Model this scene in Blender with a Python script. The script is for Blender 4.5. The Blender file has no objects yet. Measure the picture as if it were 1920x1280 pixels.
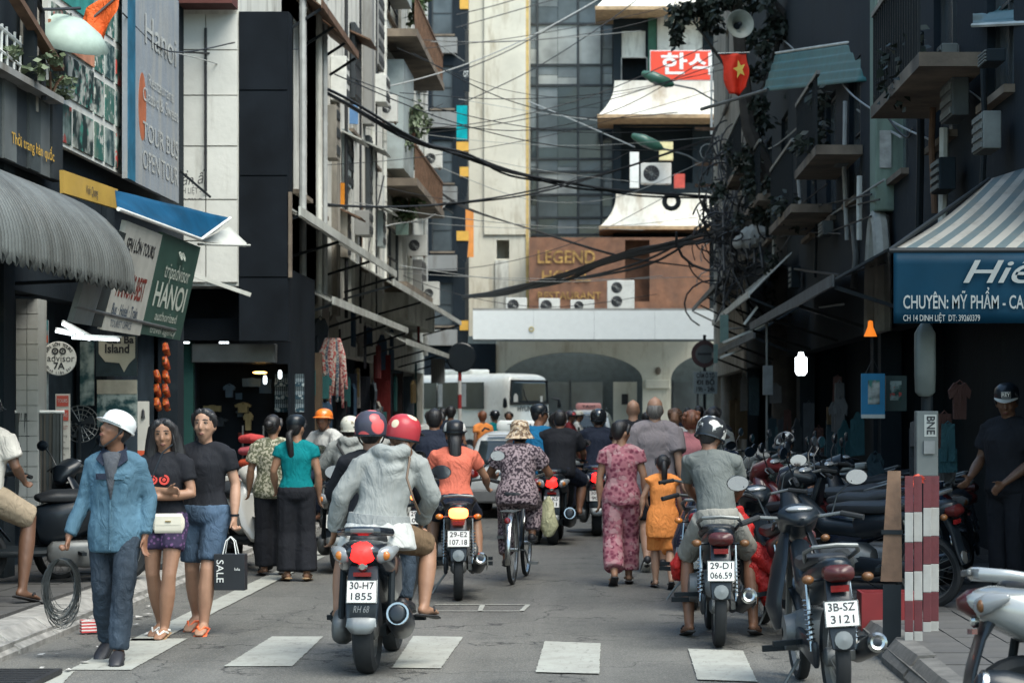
import bpy, math, random
from mathutils import Vector, Matrix
random.seed(7)
SC = bpy.context.scene
COL = SC.collection
V = Vector
R = math.radians
# ---------------------------------------------------------------- camera, sky, sun, exposure
F, CX, CY, HC = 4000.0, 1130.0, 768.0, 1.65
cam_data = bpy.data.cameras.new('camera')
cam = bpy.data.objects.new('camera', cam_data); COL.objects.link(cam)
cam.location = (0, 0, HC); cam.rotation_euler = (R(90), 0, 0)
cam_data.sensor_width = 36; cam_data.lens = 36*F/1920
cam_data.shift_x = -(CX-960)/1920; cam_data.shift_y = (CY-640)/1920
cam_data.clip_end = 2000
cam_data.dof.use_dof = True; cam_data.dof.focus_distance = 16.0; cam_data.dof.aperture_fstop = 4.5
SC.camera = cam
world = bpy.data.worlds.new('World'); SC.world = world; world.use_nodes = True
wn = world.node_tree
bg = wn.nodes['Background']
sky = wn.nodes.new('ShaderNodeTexSky'); sky.sky_type = 'NISHITA'; sky.sun_disc = False
SUN_EL, SUN_AZ = 58.0, 138.0        # azimuth clockwise from +Y: behind the camera, to the right
sky.sun_elevation = R(SUN_EL); sky.sun_rotation = R(SUN_AZ)
sky.air_density = 1.2; sky.dust_density = 2.0; sky.ozone_density = 1.0
tint = wn.nodes.new('ShaderNodeMix'); tint.data_type = 'RGBA'; tint.blend_type = 'MULTIPLY'; tint.inputs[0].default_value = 1; tint.inputs[7].default_value = (.93, 1.03, .97, 1)
wn.links.new(sky.outputs[0], tint.inputs[6]); wn.links.new(tint.outputs[2], bg.inputs[0]); bg.inputs[1].default_value = 0.11
sun_data = bpy.data.lights.new('sun', 'SUN'); sun_data.energy = 1.5; sun_data.angle = R(45); sun_data.color = (1, .96, .88)
sun = bpy.data.objects.new('sun', sun_data); COL.objects.link(sun)
sd = V((math.sin(R(SUN_AZ))*math.cos(R(SUN_EL)), math.cos(R(SUN_AZ))*math.cos(R(SUN_EL)), math.sin(R(SUN_EL))))
sun.rotation_euler = sd.to_track_quat('Z', 'Y').to_euler()
SC.view_settings.view_transform = 'Standard'; SC.view_settings.look = 'None'
SC.view_settings.exposure = 1.65; SC.view_settings.gamma = 1; SC.view_settings.use_curve_mapping = False
SC.cycles.max_bounces = 6; SC.cycles.diffuse_bounces = 3; SC.cycles.glossy_bounces = 3; SC.cycles.transparent_max_bounces = 6
SC.cycles.use_denoising = True

# ---------------------------------------------------------------- helpers
def W(px, py, s):
    """photo pixel at s pixels per metre -> world point"""
    return V(((px-CX)/s, F/s, HC+(CY-py)/s))
def Gd(px, s): return V(((px-CX)/s, F/s, 0))
def wx(px, s): return (px-CX)/s
def wz(py, s): return HC+(CY-py)/s

MATS = {}
def nd(nt, t, **kw):
    n = nt.nodes.new(t)
    for k, v in kw.items():
        if k.startswith('i_'): n.inputs[k[2:].replace('_', ' ')].default_value = v
        else: setattr(n, k, v)
    return n
def c4(c): return (c[0], c[1], c[2], 1)
def base_mat(name):
    m = bpy.data.materials.new(name); m.use_nodes = True
    nt = m.node_tree; b = nt.nodes['Principled BSDF']
    return m, nt, b
def coords(nt, sc=(1, 1, 1), rot=(0, 0, 0)):
    tc = nd(nt, 'ShaderNodeTexCoord'); mp = nd(nt, 'ShaderNodeMapping')
    mp.inputs['Scale'].default_value = sc; mp.inputs['Rotation'].default_value = rot
    nt.links.new(tc.outputs['Object'], mp.inputs['Vector']); return mp.outputs[0]
def mixc(nt, fac, a, b):
    n = nd(nt, 'ShaderNodeMix', data_type='RGBA')
    for sock, v in ((n.inputs[0], fac), (n.inputs[6], a), (n.inputs[7], b)):
        if hasattr(v, 'is_output') or isinstance(v, bpy.types.NodeSocket): nt.links.new(v, sock)
        elif isinstance(v, (int, float)): sock.default_value = v
        else: sock.default_value = c4(v)
    return n.outputs[2]
def ramp(nt, src, p0, p1):
    n = nd(nt, 'ShaderNodeMapRange'); n.inputs[1].default_value = p0; n.inputs[2].default_value = p1
    nt.links.new(src, n.inputs[0]); return n.outputs[0]
def noise_(nt, vec, scale, detail=3, rough=.55):
    n = nd(nt, 'ShaderNodeTexNoise'); n.inputs['Scale'].default_value = scale; n.inputs['Detail'].default_value = detail
    n.inputs['Roughness'].default_value = rough
    nt.links.new(vec, n.inputs['Vector']); return n.outputs[0]
def bump_(nt, b, h, strength, dist=.01):
    n = nd(nt, 'ShaderNodeBump'); n.inputs['Strength'].default_value = strength; n.inputs['Distance'].default_value = dist
    nt.links.new(h, n.inputs['Height']); nt.links.new(n.outputs[0], b.inputs['Normal'])
def mat(name, col, rough=.6, metal=0, var=.18, scale=5, bump=0, bscale=30, spec=.5, emit=0, coat=0, dirt=None, dirt_amt=.3):
    if name in MATS: return MATS[name]
    m, nt, b = base_mat(name); MATS[name] = m
    b.inputs['Roughness'].default_value = rough; b.inputs['Metallic'].default_value = metal
    b.inputs['Specular IOR Level'].default_value = spec; b.inputs['Coat Weight'].default_value = coat
    if emit:
        b.inputs['Base Color'].default_value = c4(col); b.inputs['Emission Color'].default_value = c4(col); b.inputs['Emission Strength'].default_value = emit
        return m
    vec = coords(nt)
    f = noise_(nt, vec, scale, 4)
    lo = tuple(x*(1-var) for x in col); hi = tuple(min(1, x*(1+var)) for x in col)
    out = mixc(nt, ramp(nt, f, .3, .7), lo, hi)
    if dirt:
        f2 = noise_(nt, vec, scale*.45, 6, .65); out = mixc(nt, ramp(nt, f2, .62-dirt_amt*.4, .8), out, dirt)
    nt.links.new(out, b.inputs['Base Color'])
    if bump: bump_(nt, b, noise_(nt, vec, bscale, 4), bump)
    return m
def cloth(name, col, var=.2, fold=.9, fscale=7, rough=.85):
    """fabric: soft folds plus weave"""
    if name in MATS: return MATS[name]
    m, nt, b = base_mat(name); MATS[name] = m
    b.inputs['Roughness'].default_value = rough; b.inputs['Specular IOR Level'].default_value = .2
    vec = coords(nt, (1, 1, .55))
    f = noise_(nt, vec, 4, 4)
    nt.links.new(mixc(nt, ramp(nt, f, .3, .7), tuple(x*(1-var) for x in col), tuple(min(1, x*(1+var)) for x in col)), b.inputs['Base Color'])
    n1 = nd(nt, 'ShaderNodeTexNoise'); n1.inputs['Scale'].default_value = fscale*1.2; n1.inputs['Detail'].default_value = 3
    n1.inputs['Distortion'].default_value = 2.2; nt.links.new(vec, n1.inputs['Vector'])
    bump_(nt, b, n1.outputs[0], fold*.75, .032)
    return m
def pattern(name, kind, a, b_, c=None, scale=30, thr=(.35, .45), fold=.6, rough=.85, rot=(0, 0, 0)):
    """printed fabric or paint: 'spots', 'noise', 'stripes', 'rings'"""
    if name in MATS: return MATS[name]
    m, nt, b = base_mat(name); MATS[name] = m
    b.inputs['Roughness'].default_value = rough; b.inputs['Specular IOR Level'].default_value = .3
    vec = coords(nt, rot=rot)
    if kind == 'spots':
        v = nd(nt, 'ShaderNodeTexVoronoi'); v.inputs['Scale'].default_value = scale; nt.links.new(vec, v.inputs['Vector'])
        out = mixc(nt, ramp(nt, v.outputs['Distance'], *thr), b_, a)
        if c:
            f = noise_(nt, vec, scale*.6, 2); out = mixc(nt, ramp(nt, f, .52, .58), out, c)
    elif kind == 'noise':
        f = noise_(nt, vec, scale, 3); out = mixc(nt, ramp(nt, f, *thr), a, b_)
        if c:
            f2 = noise_(nt, vec, scale*1.7, 2); out = mixc(nt, ramp(nt, f2, .58, .64), out, c)
    else:
        wv = nd(nt, 'ShaderNodeTexWave'); wv.inputs['Scale'].default_value = scale; wv.bands_direction = 'Z' if kind == 'stripes' else 'X'
        wv.inputs['Distortion'].default_value = .6; nt.links.new(vec, wv.inputs['Vector'])
        out = mixc(nt, ramp(nt, wv.outputs[1], *thr), a, b_)
    nt.links.new(out, b.inputs['Base Color'])
    if fold:
        bump_(nt, b, noise_(nt, vec, 8, 2), fold, .04)
    return m
def wallmat(name, col, dirt=(.1, .085, .065), amt=.5, rough=.85, patch=(.2, .19, .17), sc=1.0):
    """weathered render: vertical water streaks, blotches, fine grain"""
    if name in MATS: return MATS[name]
    m, nt, b = base_mat(name); MATS[name] = m
    b.inputs['Roughness'].default_value = rough; b.inputs['Specular IOR Level'].default_value = .25
    v1 = coords(nt, (1.5*sc, 1.5*sc, .28*sc)); v2 = coords(nt, (sc, sc, sc))
    out = mixc(nt, ramp(nt, noise_(nt, v2, .9, 6, .65), .35, .7), col, tuple(x*.82 for x in col))
    out = mixc(nt, ramp(nt, noise_(nt, v2, 2.2, 7, .7), .66-.12*amt, .78), out, patch)
    out = mixc(nt, ramp(nt, noise_(nt, v1, 1.6, 6, .65), .64-.2*amt, .8), out, dirt)
    nt.links.new(out, b.inputs['Base Color'])
    bump_(nt, b, noise_(nt, v2, 14, 8), .35, .012)
    return m
def glass(name, col=(.02, .03, .035), rough=.08):
    if name in MATS: return MATS[name]
    m, nt, b = base_mat(name); MATS[name] = m
    vec = coords(nt)
    nt.links.new(mixc(nt, ramp(nt, noise_(nt, vec, .8, 3), .35, .65), col, tuple(x*2.2 for x in col)), b.inputs['Base Color'])
    b.inputs['Roughness'].default_value = rough; b.inputs['Specular IOR Level'].default_value = .6
    return m

class MB:
    def __init__(s): s.v = []; s.f = []; s.mi = []; s.cur = 0
    def add(s, vs, fs):
        n = len(s.v); s.v += [tuple(p) for p in vs]
        for f in fs: s.f.append(tuple(i+n for i in f)); s.mi.append(s.cur)
        return s
    def box(s, x0, x1, y0, y1, z0, z1):
        return s.add([(x0, y0, z0), (x1, y0, z0), (x1, y1, z0), (x0, y1, z0), (x0, y0, z1), (x1, y0, z1), (x1, y1, z1), (x0, y1, z1)],
                     [(3, 2, 1, 0), (4, 5, 6, 7), (0, 1, 5, 4), (1, 2, 6, 5), (2, 3, 7, 6), (3, 0, 4, 7)])
    def obox(s, c, d, M=None):
        x, y, z = d[0]/2, d[1]/2, d[2]/2; t = MB().box(-x, x, -y, y, -z, z); M = M or Matrix()
        c = V(c); return s.add([c + (M @ V(p)) for p in t.v], t.f)
    def hexa(s, p):   # 8 corners, order of box()
        return s.add(p, [(3, 2, 1, 0), (4, 5, 6, 7), (0, 1, 5, 4), (1, 2, 6, 5), (2, 3, 7, 6), (3, 0, 4, 7)])
    def slab(s, a, b, c, d, t):   # quad a b c d thickened away from its normal
        a, b, c, d = V(a), V(b), V(c), V(d); n = (c-a).cross(d-b).normalized()*t
        return s.add([a, b, c, d, a-n, b-n, c-n, d-n], [(0, 1, 2, 3), (7, 6, 5, 4), (1, 0, 4, 5), (2, 1, 5, 6), (3, 2, 6, 7), (0, 3, 7, 4)])
    def bar(s, a, b, w, h=None, up=(0, 0, 1)):
        a, b = V(a), V(b); h = h or w; t = (b-a).normalized(); u = V(up)
        if abs(t.dot(u)) > .95: u = V((1, 0, 0))
        x = t.cross(u).normalized()*w/2; y = x.normalized().cross(t)*h/2
        return s.hexa([a-x-y, a+x-y, b+x-y, b-x-y, a-x+y, a+x+y, b+x+y, b-x+y])
    def loft(s, pts, rad, n=10, hint=(1, 0, 0), rnd=True, e=1.0):
        pts = [V(p) for p in pts]; N = len(pts)
        if not isinstance(rad, (list, tuple)): rad = [rad]*N
        rad = [(r, r) if not isinstance(r, (list, tuple)) else r for r in rad]
        T = []
        for i in range(N):
            t = (pts[min(i+1, N-1)]-pts[max(i-1, 0)])
            T.append(t.normalized() if t.length > 1e-9 else V((0, 0, 1)))
        if rnd:
            r0, r1 = rad[0], rad[-1]
            pts = [pts[0]-T[0]*min(r0)*.6] + pts + [pts[-1]+T[-1]*min(r1)*.6]
            rad = [(r0[0]*.6, r0[1]*.6)] + rad + [(r1[0]*.6, r1[1]*.6)]; T = [T[0]]+T+[T[-1]]; N += 2
        vs = []; fs = []; xh = V(hint)
        for i in range(N):
            x = xh - T[i]*xh.dot(T[i])
            if x.length < .15: x = V((0, 1, 0)) - T[i]*T[i].y
            x.normalize(); y = T[i].cross(x); xh = x
            for k in range(n):
                a = 2*math.pi*k/n; ca, sa = math.cos(a), math.sin(a)
                if e != 1.0: ca = math.copysign(abs(ca)**e, ca); sa = math.copysign(abs(sa)**e, sa)
                vs.append(pts[i] + x*rad[i][0]*ca + y*rad[i][1]*sa)
        for i in range(N-1):
            for k in range(n):
                k2 = (k+1) % n; fs.append((i*n+k, i*n+k2, (i+1)*n+k2, (i+1)*n+k))
        vs += [pts[0]-(T[0]*min(rad[0])*.25 if rnd else V((0, 0, 0))), pts[-1]+(T[-1]*min(rad[-1])*.25 if rnd else V((0, 0, 0)))]
        a, b = N*n, N*n+1
        for k in range(n):
            k2 = (k+1) % n; fs.append((a, k2, k)); fs.append((b, (N-1)*n+k, (N-1)*n+k2))
        return s.add(vs, fs)
    def tube(s, pts, r, n=6): return s.loft(pts, r, n, rnd=False)
    def ball(s, c, r, n=12, m=8, M=None):
        if not isinstance(r, (list, tuple)): r = (r, r, r)
        c = V(c); vs = []; fs = []
        for i in range(1, m):
            th = math.pi*i/m
            for k in range(n):
                a = 2*math.pi*k/n; p = V((r[0]*math.sin(th)*math.cos(a), r[1]*math.sin(th)*math.sin(a), r[2]*math.cos(th)))
                vs.append(c+(M @ p if M else p))
        top = c+(M @ V((0, 0, r[2])) if M else V((0, 0, r[2]))); bot = c-(M @ V((0, 0, r[2])) if M else V((0, 0, r[2])))
        vs += [top, bot]; t, b = len(vs)-2, len(vs)-1
        for i in range(m-2):
            for k in range(n):
                k2 = (k+1) % n; fs.append((i*n+k, (i+1)*n+k, (i+1)*n+k2, i*n+k2))
        for k in range(n):
            k2 = (k+1) % n; fs.append((t, k, k2)); fs.append((b, (m-2)*n+k2, (m-2)*n+k))
        return s.add(vs, fs)
    def lathe(s, prof, n=16, M=None, sx=1, sy=1, closed=False):   # prof [(r,z)], axis z
        M = M or Matrix(); vs = []; fs = []
        for r, z in prof:
            for k in range(n):
                a = 2*math.pi*k/n; vs.append(M @ V((r*math.cos(a)*sx, r*math.sin(a)*sy, z)))
        L = len(prof)
        for i in range(L if closed else L-1):
            j = (i+1) % L
            for k in range(n):
                k2 = (k+1) % n; fs.append((i*n+k, i*n+k2, j*n+k2, j*n+k))
        return s.add(vs, fs)
    def prism(s, poly, y0, y1, ax='y'):   # poly in (x,z) extruded along y, or (y,z) along x
        n = len(poly); P = (lambda p, d: (p[0], d, p[1])) if ax == 'y' else ((lambda p, d: (d, p[0], p[1])) if ax == 'x' else (lambda p, d: (p[0], p[1], d)))
        vs = [P(p, y0) for p in poly]+[P(p, y1) for p in poly]
        fs = [tuple(range(n)), tuple(range(2*n-1, n-1, -1))]+[(i, i+n, (i+1) % n+n, (i+1) % n) for i in range(n)]
        return s.add(vs, fs)
    def merge(s, o, M=None):
        return s.add([(M @ V(p)) if M else p for p in o.v], o.f)
    def mesh(s, name, mats=(), smooth=False, ang=40):
        me = bpy.data.meshes.new(name); me.from_pydata(s.v, [], s.f)
        for m in (mats if isinstance(mats, (list, tuple)) else [mats]): me.materials.append(m)
        if any(s.mi): me.polygons.foreach_set('material_index', s.mi)
        if smooth:
            me.polygons.foreach_set('use_smooth', [True]*len(me.polygons)); me.set_sharp_from_angle(angle=R(ang))
        me.update(); return me
    def build(s, name, mats, parent=None, smooth=False, ang=40, bevel=0, loc=None, rz=0):
        o = bpy.data.objects.new(name, s.mesh(name, mats, smooth, ang)); COL.objects.link(o)
        if parent: o.parent = parent
        if loc is not None: o.location = loc
        if rz: o.rotation_euler = (0, 0, rz)
        if bevel:
            b = o.modifiers.new('bevel', 'BEVEL'); b.width = bevel; b.segments = 2; b.limit_method = 'ANGLE'; b.angle_limit = R(40)
        return o

def tag(o, label, cat, group=None, kind=None):
    if label: o['label'] = label
    if cat: o['category'] = cat
    if group: o['group'] = group
    if kind: o['kind'] = kind
    return o
def thing(name, label, cat, loc=(0, 0, 0), rz=0, group=None):
    o = bpy.data.objects.new(name, None); COL.objects.link(o); o.empty_display_size = .2
    o.location = loc; o.rotation_euler = (0, 0, R(rz)); return tag(o, label, cat, group)
def structure(o): o['kind'] = 'structure'; return o
def copy_tree(o, parent=None):
    c = o.copy(); COL.objects.link(c)
    if parent: c.parent = parent
    for ch in list(o.children): copy_tree(ch, c)
    return c
CACHE = {}
def shared(key, make, name, m, parent, smooth=True, ang=40, bevel=0):
    """a part whose mesh is shared between alike things, the material set per object"""
    if key not in CACHE: CACHE[key] = make().mesh(name, [m], smooth, ang)
    o = bpy.data.objects.new(name, CACHE[key]); COL.objects.link(o); o.parent = parent
    if CACHE[key].materials[0] != m:
        o.material_slots[0].link = 'OBJECT'; o.material_slots[0].material = m
    if bevel:
        b = o.modifiers.new('bevel', 'BEVEL'); b.width = bevel; b.segments = 2; b.limit_method = 'ANGLE'; b.angle_limit = R(40)
    return o
TXT = {}
def text2d(body, size=1.0, shear=0, sp=1.0, bold=0, align='CENTER'):
    k = (body, shear, sp, bold, align)
    if k not in TXT:
        cu = bpy.data.curves.new('lettering', 'FONT'); cu.body = body; cu.align_x = align; cu.align_y = 'CENTER'
        cu.shear = shear; cu.space_character = sp; cu.offset = bold; cu.resolution_u = 3
        ob = bpy.data.objects.new('lettering', cu); COL.objects.link(ob)
        me = bpy.data.meshes.new_from_object(ob.evaluated_get(bpy.context.evaluated_depsgraph_get()))
        TXT[k] = ([tuple(v.co) for v in me.vertices], [tuple(p.vertices) for p in me.polygons])
        bpy.data.objects.remove(ob); bpy.data.curves.remove(cu); bpy.data.meshes.remove(me)
    vs, fs = TXT[k]; return [(v[0]*size, v[1]*size) for v in vs], fs
def put_text(body, size, o, ux, uz, m, parent, name='lettering', wide=None, off=.004, **kw):
    """lettering on a plane: origin o (its middle), ux along the line, uz up; a flat print standing off by some mm"""
    vs, fs = text2d(body, size, **kw); ux, uz = V(ux), V(uz); n = ux.cross(uz).normalized(); o = V(o)
    if wide and vs:
        w = max(v[0] for v in vs)-min(v[0] for v in vs); f = wide/max(w, 1e-6); cx = (max(v[0] for v in vs)+min(v[0] for v in vs))/2
        vs = [((v[0]-cx)*f, v[1]) for v in vs]
    mb = MB(); mb.add([o+ux*v[0]+uz*v[1]+n*off for v in vs], fs)
    return mb.build(name, [m], parent)

# common materials
M_BLACK = mat('black_paint', (.007, .011, .016), .38, var=.2, spec=.35, coat=.15)
M_DARK = mat('dark_plastic', (.008, .012, .015), .6, var=.2, spec=.25)
M_RUB = mat('tyre_rubber', (.009, .011, .013), .8, var=.2, bump=.2)
M_CHROME = mat('chrome', (.42, .43, .42), .25, 1, var=.1)
M_STEEL = mat('worn_steel', (.16, .17, .17), .45, .7, var=.25)
M_ALU = mat('cast_aluminium', (.13, .135, .135), .5, .5, var=.25)
M_WHITE = mat('white_paint', (.72, .73, .7), .5, var=.08)
M_WIRE = mat('cable_black', (.012, .014, .017), .6, var=.1)
M_WIREG = mat('cable_grey', (.3, .31, .3), .6, var=.1)
M_INK = mat('ink_black', (.015, .016, .02), .6, var=.1)
M_TAIL = mat('tail_lamp_lit', (.9, .012, .01), emit=1.5)
M_TAILHOT = mat('brake_lamp_hot', (1, .16, .04), emit=3.0)
M_REDL = mat('red_lens', (.16, .008, .008), .15, var=.1, coat=.5)
M_AMBER = mat('amber_lens', (.42, .13, .015), .2, var=.15, coat=.5)
M_LENS = mat('clear_lens', (.2, .21, .215), .1, var=.1, coat=.6)
M_SEAT = mat('seat_vinyl', (.009, .011, .014), .55, var=.25, bump=.15)
M_MIRROR = mat('mirror_glass', (.85, .88, .9), .05, 1, var=.02)
M_PLATE = mat('plate_white', (.68, .68, .64), .45, var=.08)
# ---------------------------------------------------------------- ground, road, kerbs, markings
def asphalt():
    m, nt, b = base_mat('asphalt'); v = coords(nt)
    o = mixc(nt, ramp(nt, noise_(nt, v, .45, 7, .65), .35, .65), (.1, .099, .09), (.16, .155, .14))
    o = mixc(nt, ramp(nt, noise_(nt, v, 2.1, 8, .75), .52, .7), o, (.07, .07, .066))
    vv = coords(nt, (1.7, .1, 1)); o = mixc(nt, ramp(nt, noise_(nt, vv, 1.3, 5), .48, .8), o, (.2, .193, .175))
    o = mixc(nt, ramp(nt, noise_(nt, v, 5.5, 9, .8), .64, .72), o, (.05, .05, .048))
    cr = nd(nt, 'ShaderNodeTexVoronoi', feature='DISTANCE_TO_EDGE'); cr.inputs['Scale'].default_value = .55; dv = nd(nt, 'ShaderNodeVectorMath', operation='ADD')
    nz = nd(nt, 'ShaderNodeTexNoise'); nz.inputs['Scale'].default_value = 1.7; nz.inputs['Detail'].default_value = 6; nt.links.new(v, nz.inputs['Vector']); nt.links.new(v, dv.inputs[0]); nt.links.new(nz.outputs['Color'], dv.inputs[1]); nt.links.new(dv.outputs[0], cr.inputs['Vector'])
    o = mixc(nt, ramp(nt, cr.outputs['Distance'], .008, .001), o, (.025, .025, .025))
    vo = nd(nt, 'ShaderNodeTexVoronoi'); vo.inputs['Scale'].default_value = 70; nt.links.new(v, vo.inputs['Vector'])
    o2 = mixc(nt, ramp(nt, vo.outputs['Distance'], .15, .5), (.32, .31, .28), (.03, .03, .03))
    mm = nd(nt, 'ShaderNodeMix', data_type='RGBA'); mm.inputs[0].default_value = .3; nt.links.new(o, mm.inputs[6]); nt.links.new(o2, mm.inputs[7])
    nt.links.new(mm.outputs[2], b.inputs['Base Color']); b.inputs['Roughness'].default_value = .75; b.inputs['Specular IOR Level'].default_value = .3
    bump_(nt, b, vo.outputs['Distance'], .8, .008); return m
def road_paint():
    m, nt, b = base_mat('road_paint'); v = coords(nt, (1, 1, 1)); vs = coords(nt, (2.2, .5, 1))
    w = noise_(nt, v, 4, 8, .75); o = mixc(nt, ramp(nt, w, .42, .7), (.33, .335, .3), (.24, .236, .21))
    o = mixc(nt, ramp(nt, noise_(nt, vs, 9, 9, .8), .55, .68), o, (.15, .146, .13))
    o = mixc(nt, ramp(nt, noise_(nt, v, 45, 4, .8), .6, .7), o, (.15, .145, .13))
    nt.links.new(o, b.inputs['Base Color']); b.inputs['Roughness'].default_value = .75; bump_(nt, b, w, .4, .004); return m
M_ASPH = asphalt(); M_RPAINT = road_paint()
M_CONC = mat('kerb_concrete', (.27, .26, .24), .85, var=.25, scale=9, bump=.5, bscale=60, dirt=(.08, .075, .07), dirt_amt=.4)
M_PAVE = mat('pavement_tile', (.075, .073, .07), .8, var=.3, scale=4, bump=.3, dirt=(.05, .05, .05), dirt_amt=.5)
M_IRON = mat('drain_iron', (.03, .03, .032), .6, .4, var=.3, bump=.4)
g = MB(); g.add([(-900, -300, -.02), (900, -300, -.02), (900, 1500, -.02), (-900, 1500, -.02)], [(0, 1, 2, 3)])
structure(g.build('ground', M_ASPH))
road = MB(); NX, NY = 24, 120
for j in range(NY+1):
    for i in range(NX+1):
        x = -20+40*i/NX; y = -15+115*j/NY
        road.v.append((x, y, .003*math.sin(x*.9+1)*math.sin(y*.35)))
for j in range(NY):
    for i in range(NX):
        a = j*(NX+1)+i; road.f.append((a, a+1, a+NX+2, a+NX+1)); road.mi.append(0)
structure(road.build('road', M_ASPH, smooth=True))
KL, KR = -4.0, 1.85     # kerb lines
def painted(pts, m=M_RPAINT):
    Q = []; rj = random.Random(len(MATS)+int(pts[0][0]*100))
    for i in range(len(pts)):
        p, q = V((*pts[i][:2], 0)), V((*pts[(i+1) % len(pts)][:2], 0)); n = max(1, int((q-p).length/.035)); n = min(n, 60); d = V((-(q-p).y, (q-p).x, 0)).normalized()
        for k in range(n): Q.append(p.lerp(q, k/n)+d*(rj.gauss(0, .0025) if k else 0))
    pm = MB(); pm.add([(p.x, p.y, .008) for p in Q], [tuple(range(len(Q)))]); return structure(pm.build('road_marking', m))
def gy(py): return F*HC/(py-CY)
def gp(px, py): y = gy(py); return ((px-CX)*y/F, y)
painted([gp(420, 1250), gp(548, 1250), gp(606, 1194), gp(510, 1194)])
painted([gp(735, 1253), gp(826, 1254), gp(869, 1195), gp(775, 1193)])
painted([gp(1004, 1261), gp(1124, 1264), gp(1126, 1207), gp(1021, 1203)])
painted([gp(1308, 1275), gp(1420, 1279), gp(1393, 1221), gp(1290, 1217)])
painted([gp(130, 1257), gp(245, 1257), gp(352, 1198), gp(245, 1198)])
painted([gp(-10, 1310), gp(90, 1310), gp(140, 1259), gp(55, 1259)])
# edge line along the kerb
el = [(-3.42, 11), (-3.2, 11)]; painted([(-3.38, 15.2), (-3.16, 15.2), (-3.12, 24.0), (-3.32, 24.0)]); painted([(-3.32, 24.3), (-3.12, 24.3), (-3.1, 46), (-3.3, 46)])
# a patched trench outlined in old paint
for a, b in (((815, 1134), (990, 1134)), ((990, 1134), (978, 1146)), ((978, 1146), (820, 1146)), ((905, 1134), (900, 1146))):
    p, q = V((*gp(*a), .02)), V((*gp(*b), .02)); d = (q-p).normalized(); n = V((-d.y, d.x, 0))*.02
    painted([p-n, q-n, q+n, p+n])
# pavements with single tiles near the camera
def pavement(x0, x1, y0, y1, name, tiles):
    p = MB(); p.box(x0, x1, y0, y1, -.1, .128); o = structure(p.build(name, M_PAVE))
    tm = MB().box(-.145, .145, -.29, .29, 0, .022).mesh('paving_tile', [M_PAVE])
    nx = int((x1-x0)/.3); k = 0
    for j in range(int((tiles-y0)/.6)):
        for i in range(nx):
            if k > 290: break
            t = bpy.data.objects.new('paving_tile', tm); COL.objects.link(t); t.parent = o
            t.location = (x0+.16+i*.3, y0+.3+j*.6+(.3 if i % 2 else 0), .126+random.uniform(-.003, .005)); k += 1
    return o
pavement(-8, KL-.28, 13.0, 62, 'pavement', 27)
pavement(KR+.15, 5.0, 9.0, 64, 'pavement', 28)
# bevelled kerb stones, each its own piece
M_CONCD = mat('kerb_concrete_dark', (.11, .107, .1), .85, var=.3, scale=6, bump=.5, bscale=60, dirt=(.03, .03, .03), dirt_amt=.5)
def kerb(xa, xb, y0, y1, n, name, km=M_CONC):
    base = MB(); base.box(min(xa, xb)+.03, max(xa, xb)-.03, y0, y1, -.1, .09); o = structure(base.build(name, km))
    L = (y1-y0)/n
    st = MB(); st.prism([(xa, -.08), (xb, -.08), (xb, .155), (xa+(xb-xa)*.45, .15), (xa, .035)], -L/2+.014, L/2-.014)
    me = st.mesh('kerb_stone', [km])
    for k in range(n):
        t = bpy.data.objects.new('kerb_stone', me); COL.objects.link(t); t.parent = o
        t.location = (random.uniform(-.012, .012), y0+L*(k+.5), random.uniform(-.006, .006)); t.rotation_euler = (0, 0, random.uniform(-.012, .012))
kerb(KL+.06, KL-.3, 12.4, 62.4, 50, 'kerb')
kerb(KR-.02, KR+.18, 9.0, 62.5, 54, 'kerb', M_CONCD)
# gutter drain by the kerb
dr = thing('drain_grate', 'black iron drain grate sunk in the gutter beside the sloping kerb', 'drain grate', (-3.66, 12.65, .014))
fr = MB(); fr.box(-.3, .3, -.62, -.58, 0, .03); fr.box(-.3, .3, .58, .62, 0, .03); fr.box(-.3, -.26, -.58, .58, 0, .03); fr.box(.26, .3, -.58, .58, 0, .03); fr.box(-.26, .26, -.58, .58, 0, .004)
fr.build('grate_frame', M_IRON, dr)
bar = MB().box(-.255, .255, -.022, .022, .005, .028).mesh('grate_bar', [M_IRON])
for i in range(13):
    o = bpy.data.objects.new('grate_bar', bar); COL.objects.link(o); o.parent = dr; o.location = (0, -.52+i*.087, 0)
# litter by the kerb
lt = MB()
for k in range(26):
    x = random.uniform(-3.85, -3.3); y = random.uniform(13.2, 18); a = random.uniform(0, 6); r = random.uniform(.015, .05)
    lt.add([(x+r*math.cos(a+q)*(1 if i % 2 else .6), y+r*math.sin(a+q), .018+random.uniform(0, .012)) for i, q in enumerate((0, 1.5, 3.1, 4.6))], [(0, 1, 2, 3)])
tag(lt.build('litter', mat('paper_scrap', (.45, .43, .4), .8, var=.5)), 'scraps of paper and leaves lying in the gutter', 'litter', kind='stuff')
pk = MB(); pk.obox((0, 0, .05), (.13, .09, .09), Matrix.Rotation(.4, 3, 'Z')); pk.obox((.11, .02, .03), (.11, .07, .05), Matrix.Rotation(-.3, 3, 'Z'))
p = gp(168, 1188); tag(pk.build('snack_packet', pattern('red_white_wrap', 'stripes', (.6, .58, .55), (.45, .05, .05), scale=14, fold=.8), loc=(p[0], p[1], .01)), 'crumpled red and white packet lying in the gutter by the kerb', 'packet')
# backdrop: tiny debris and manhole
mh = MB(); mh.lathe([(0, .022), (.26, .022), (.28, .018), (.3, .012)], 24); structure(mh.build('manhole_cover', M_IRON, loc=(-.2, 29, 0)))
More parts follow.
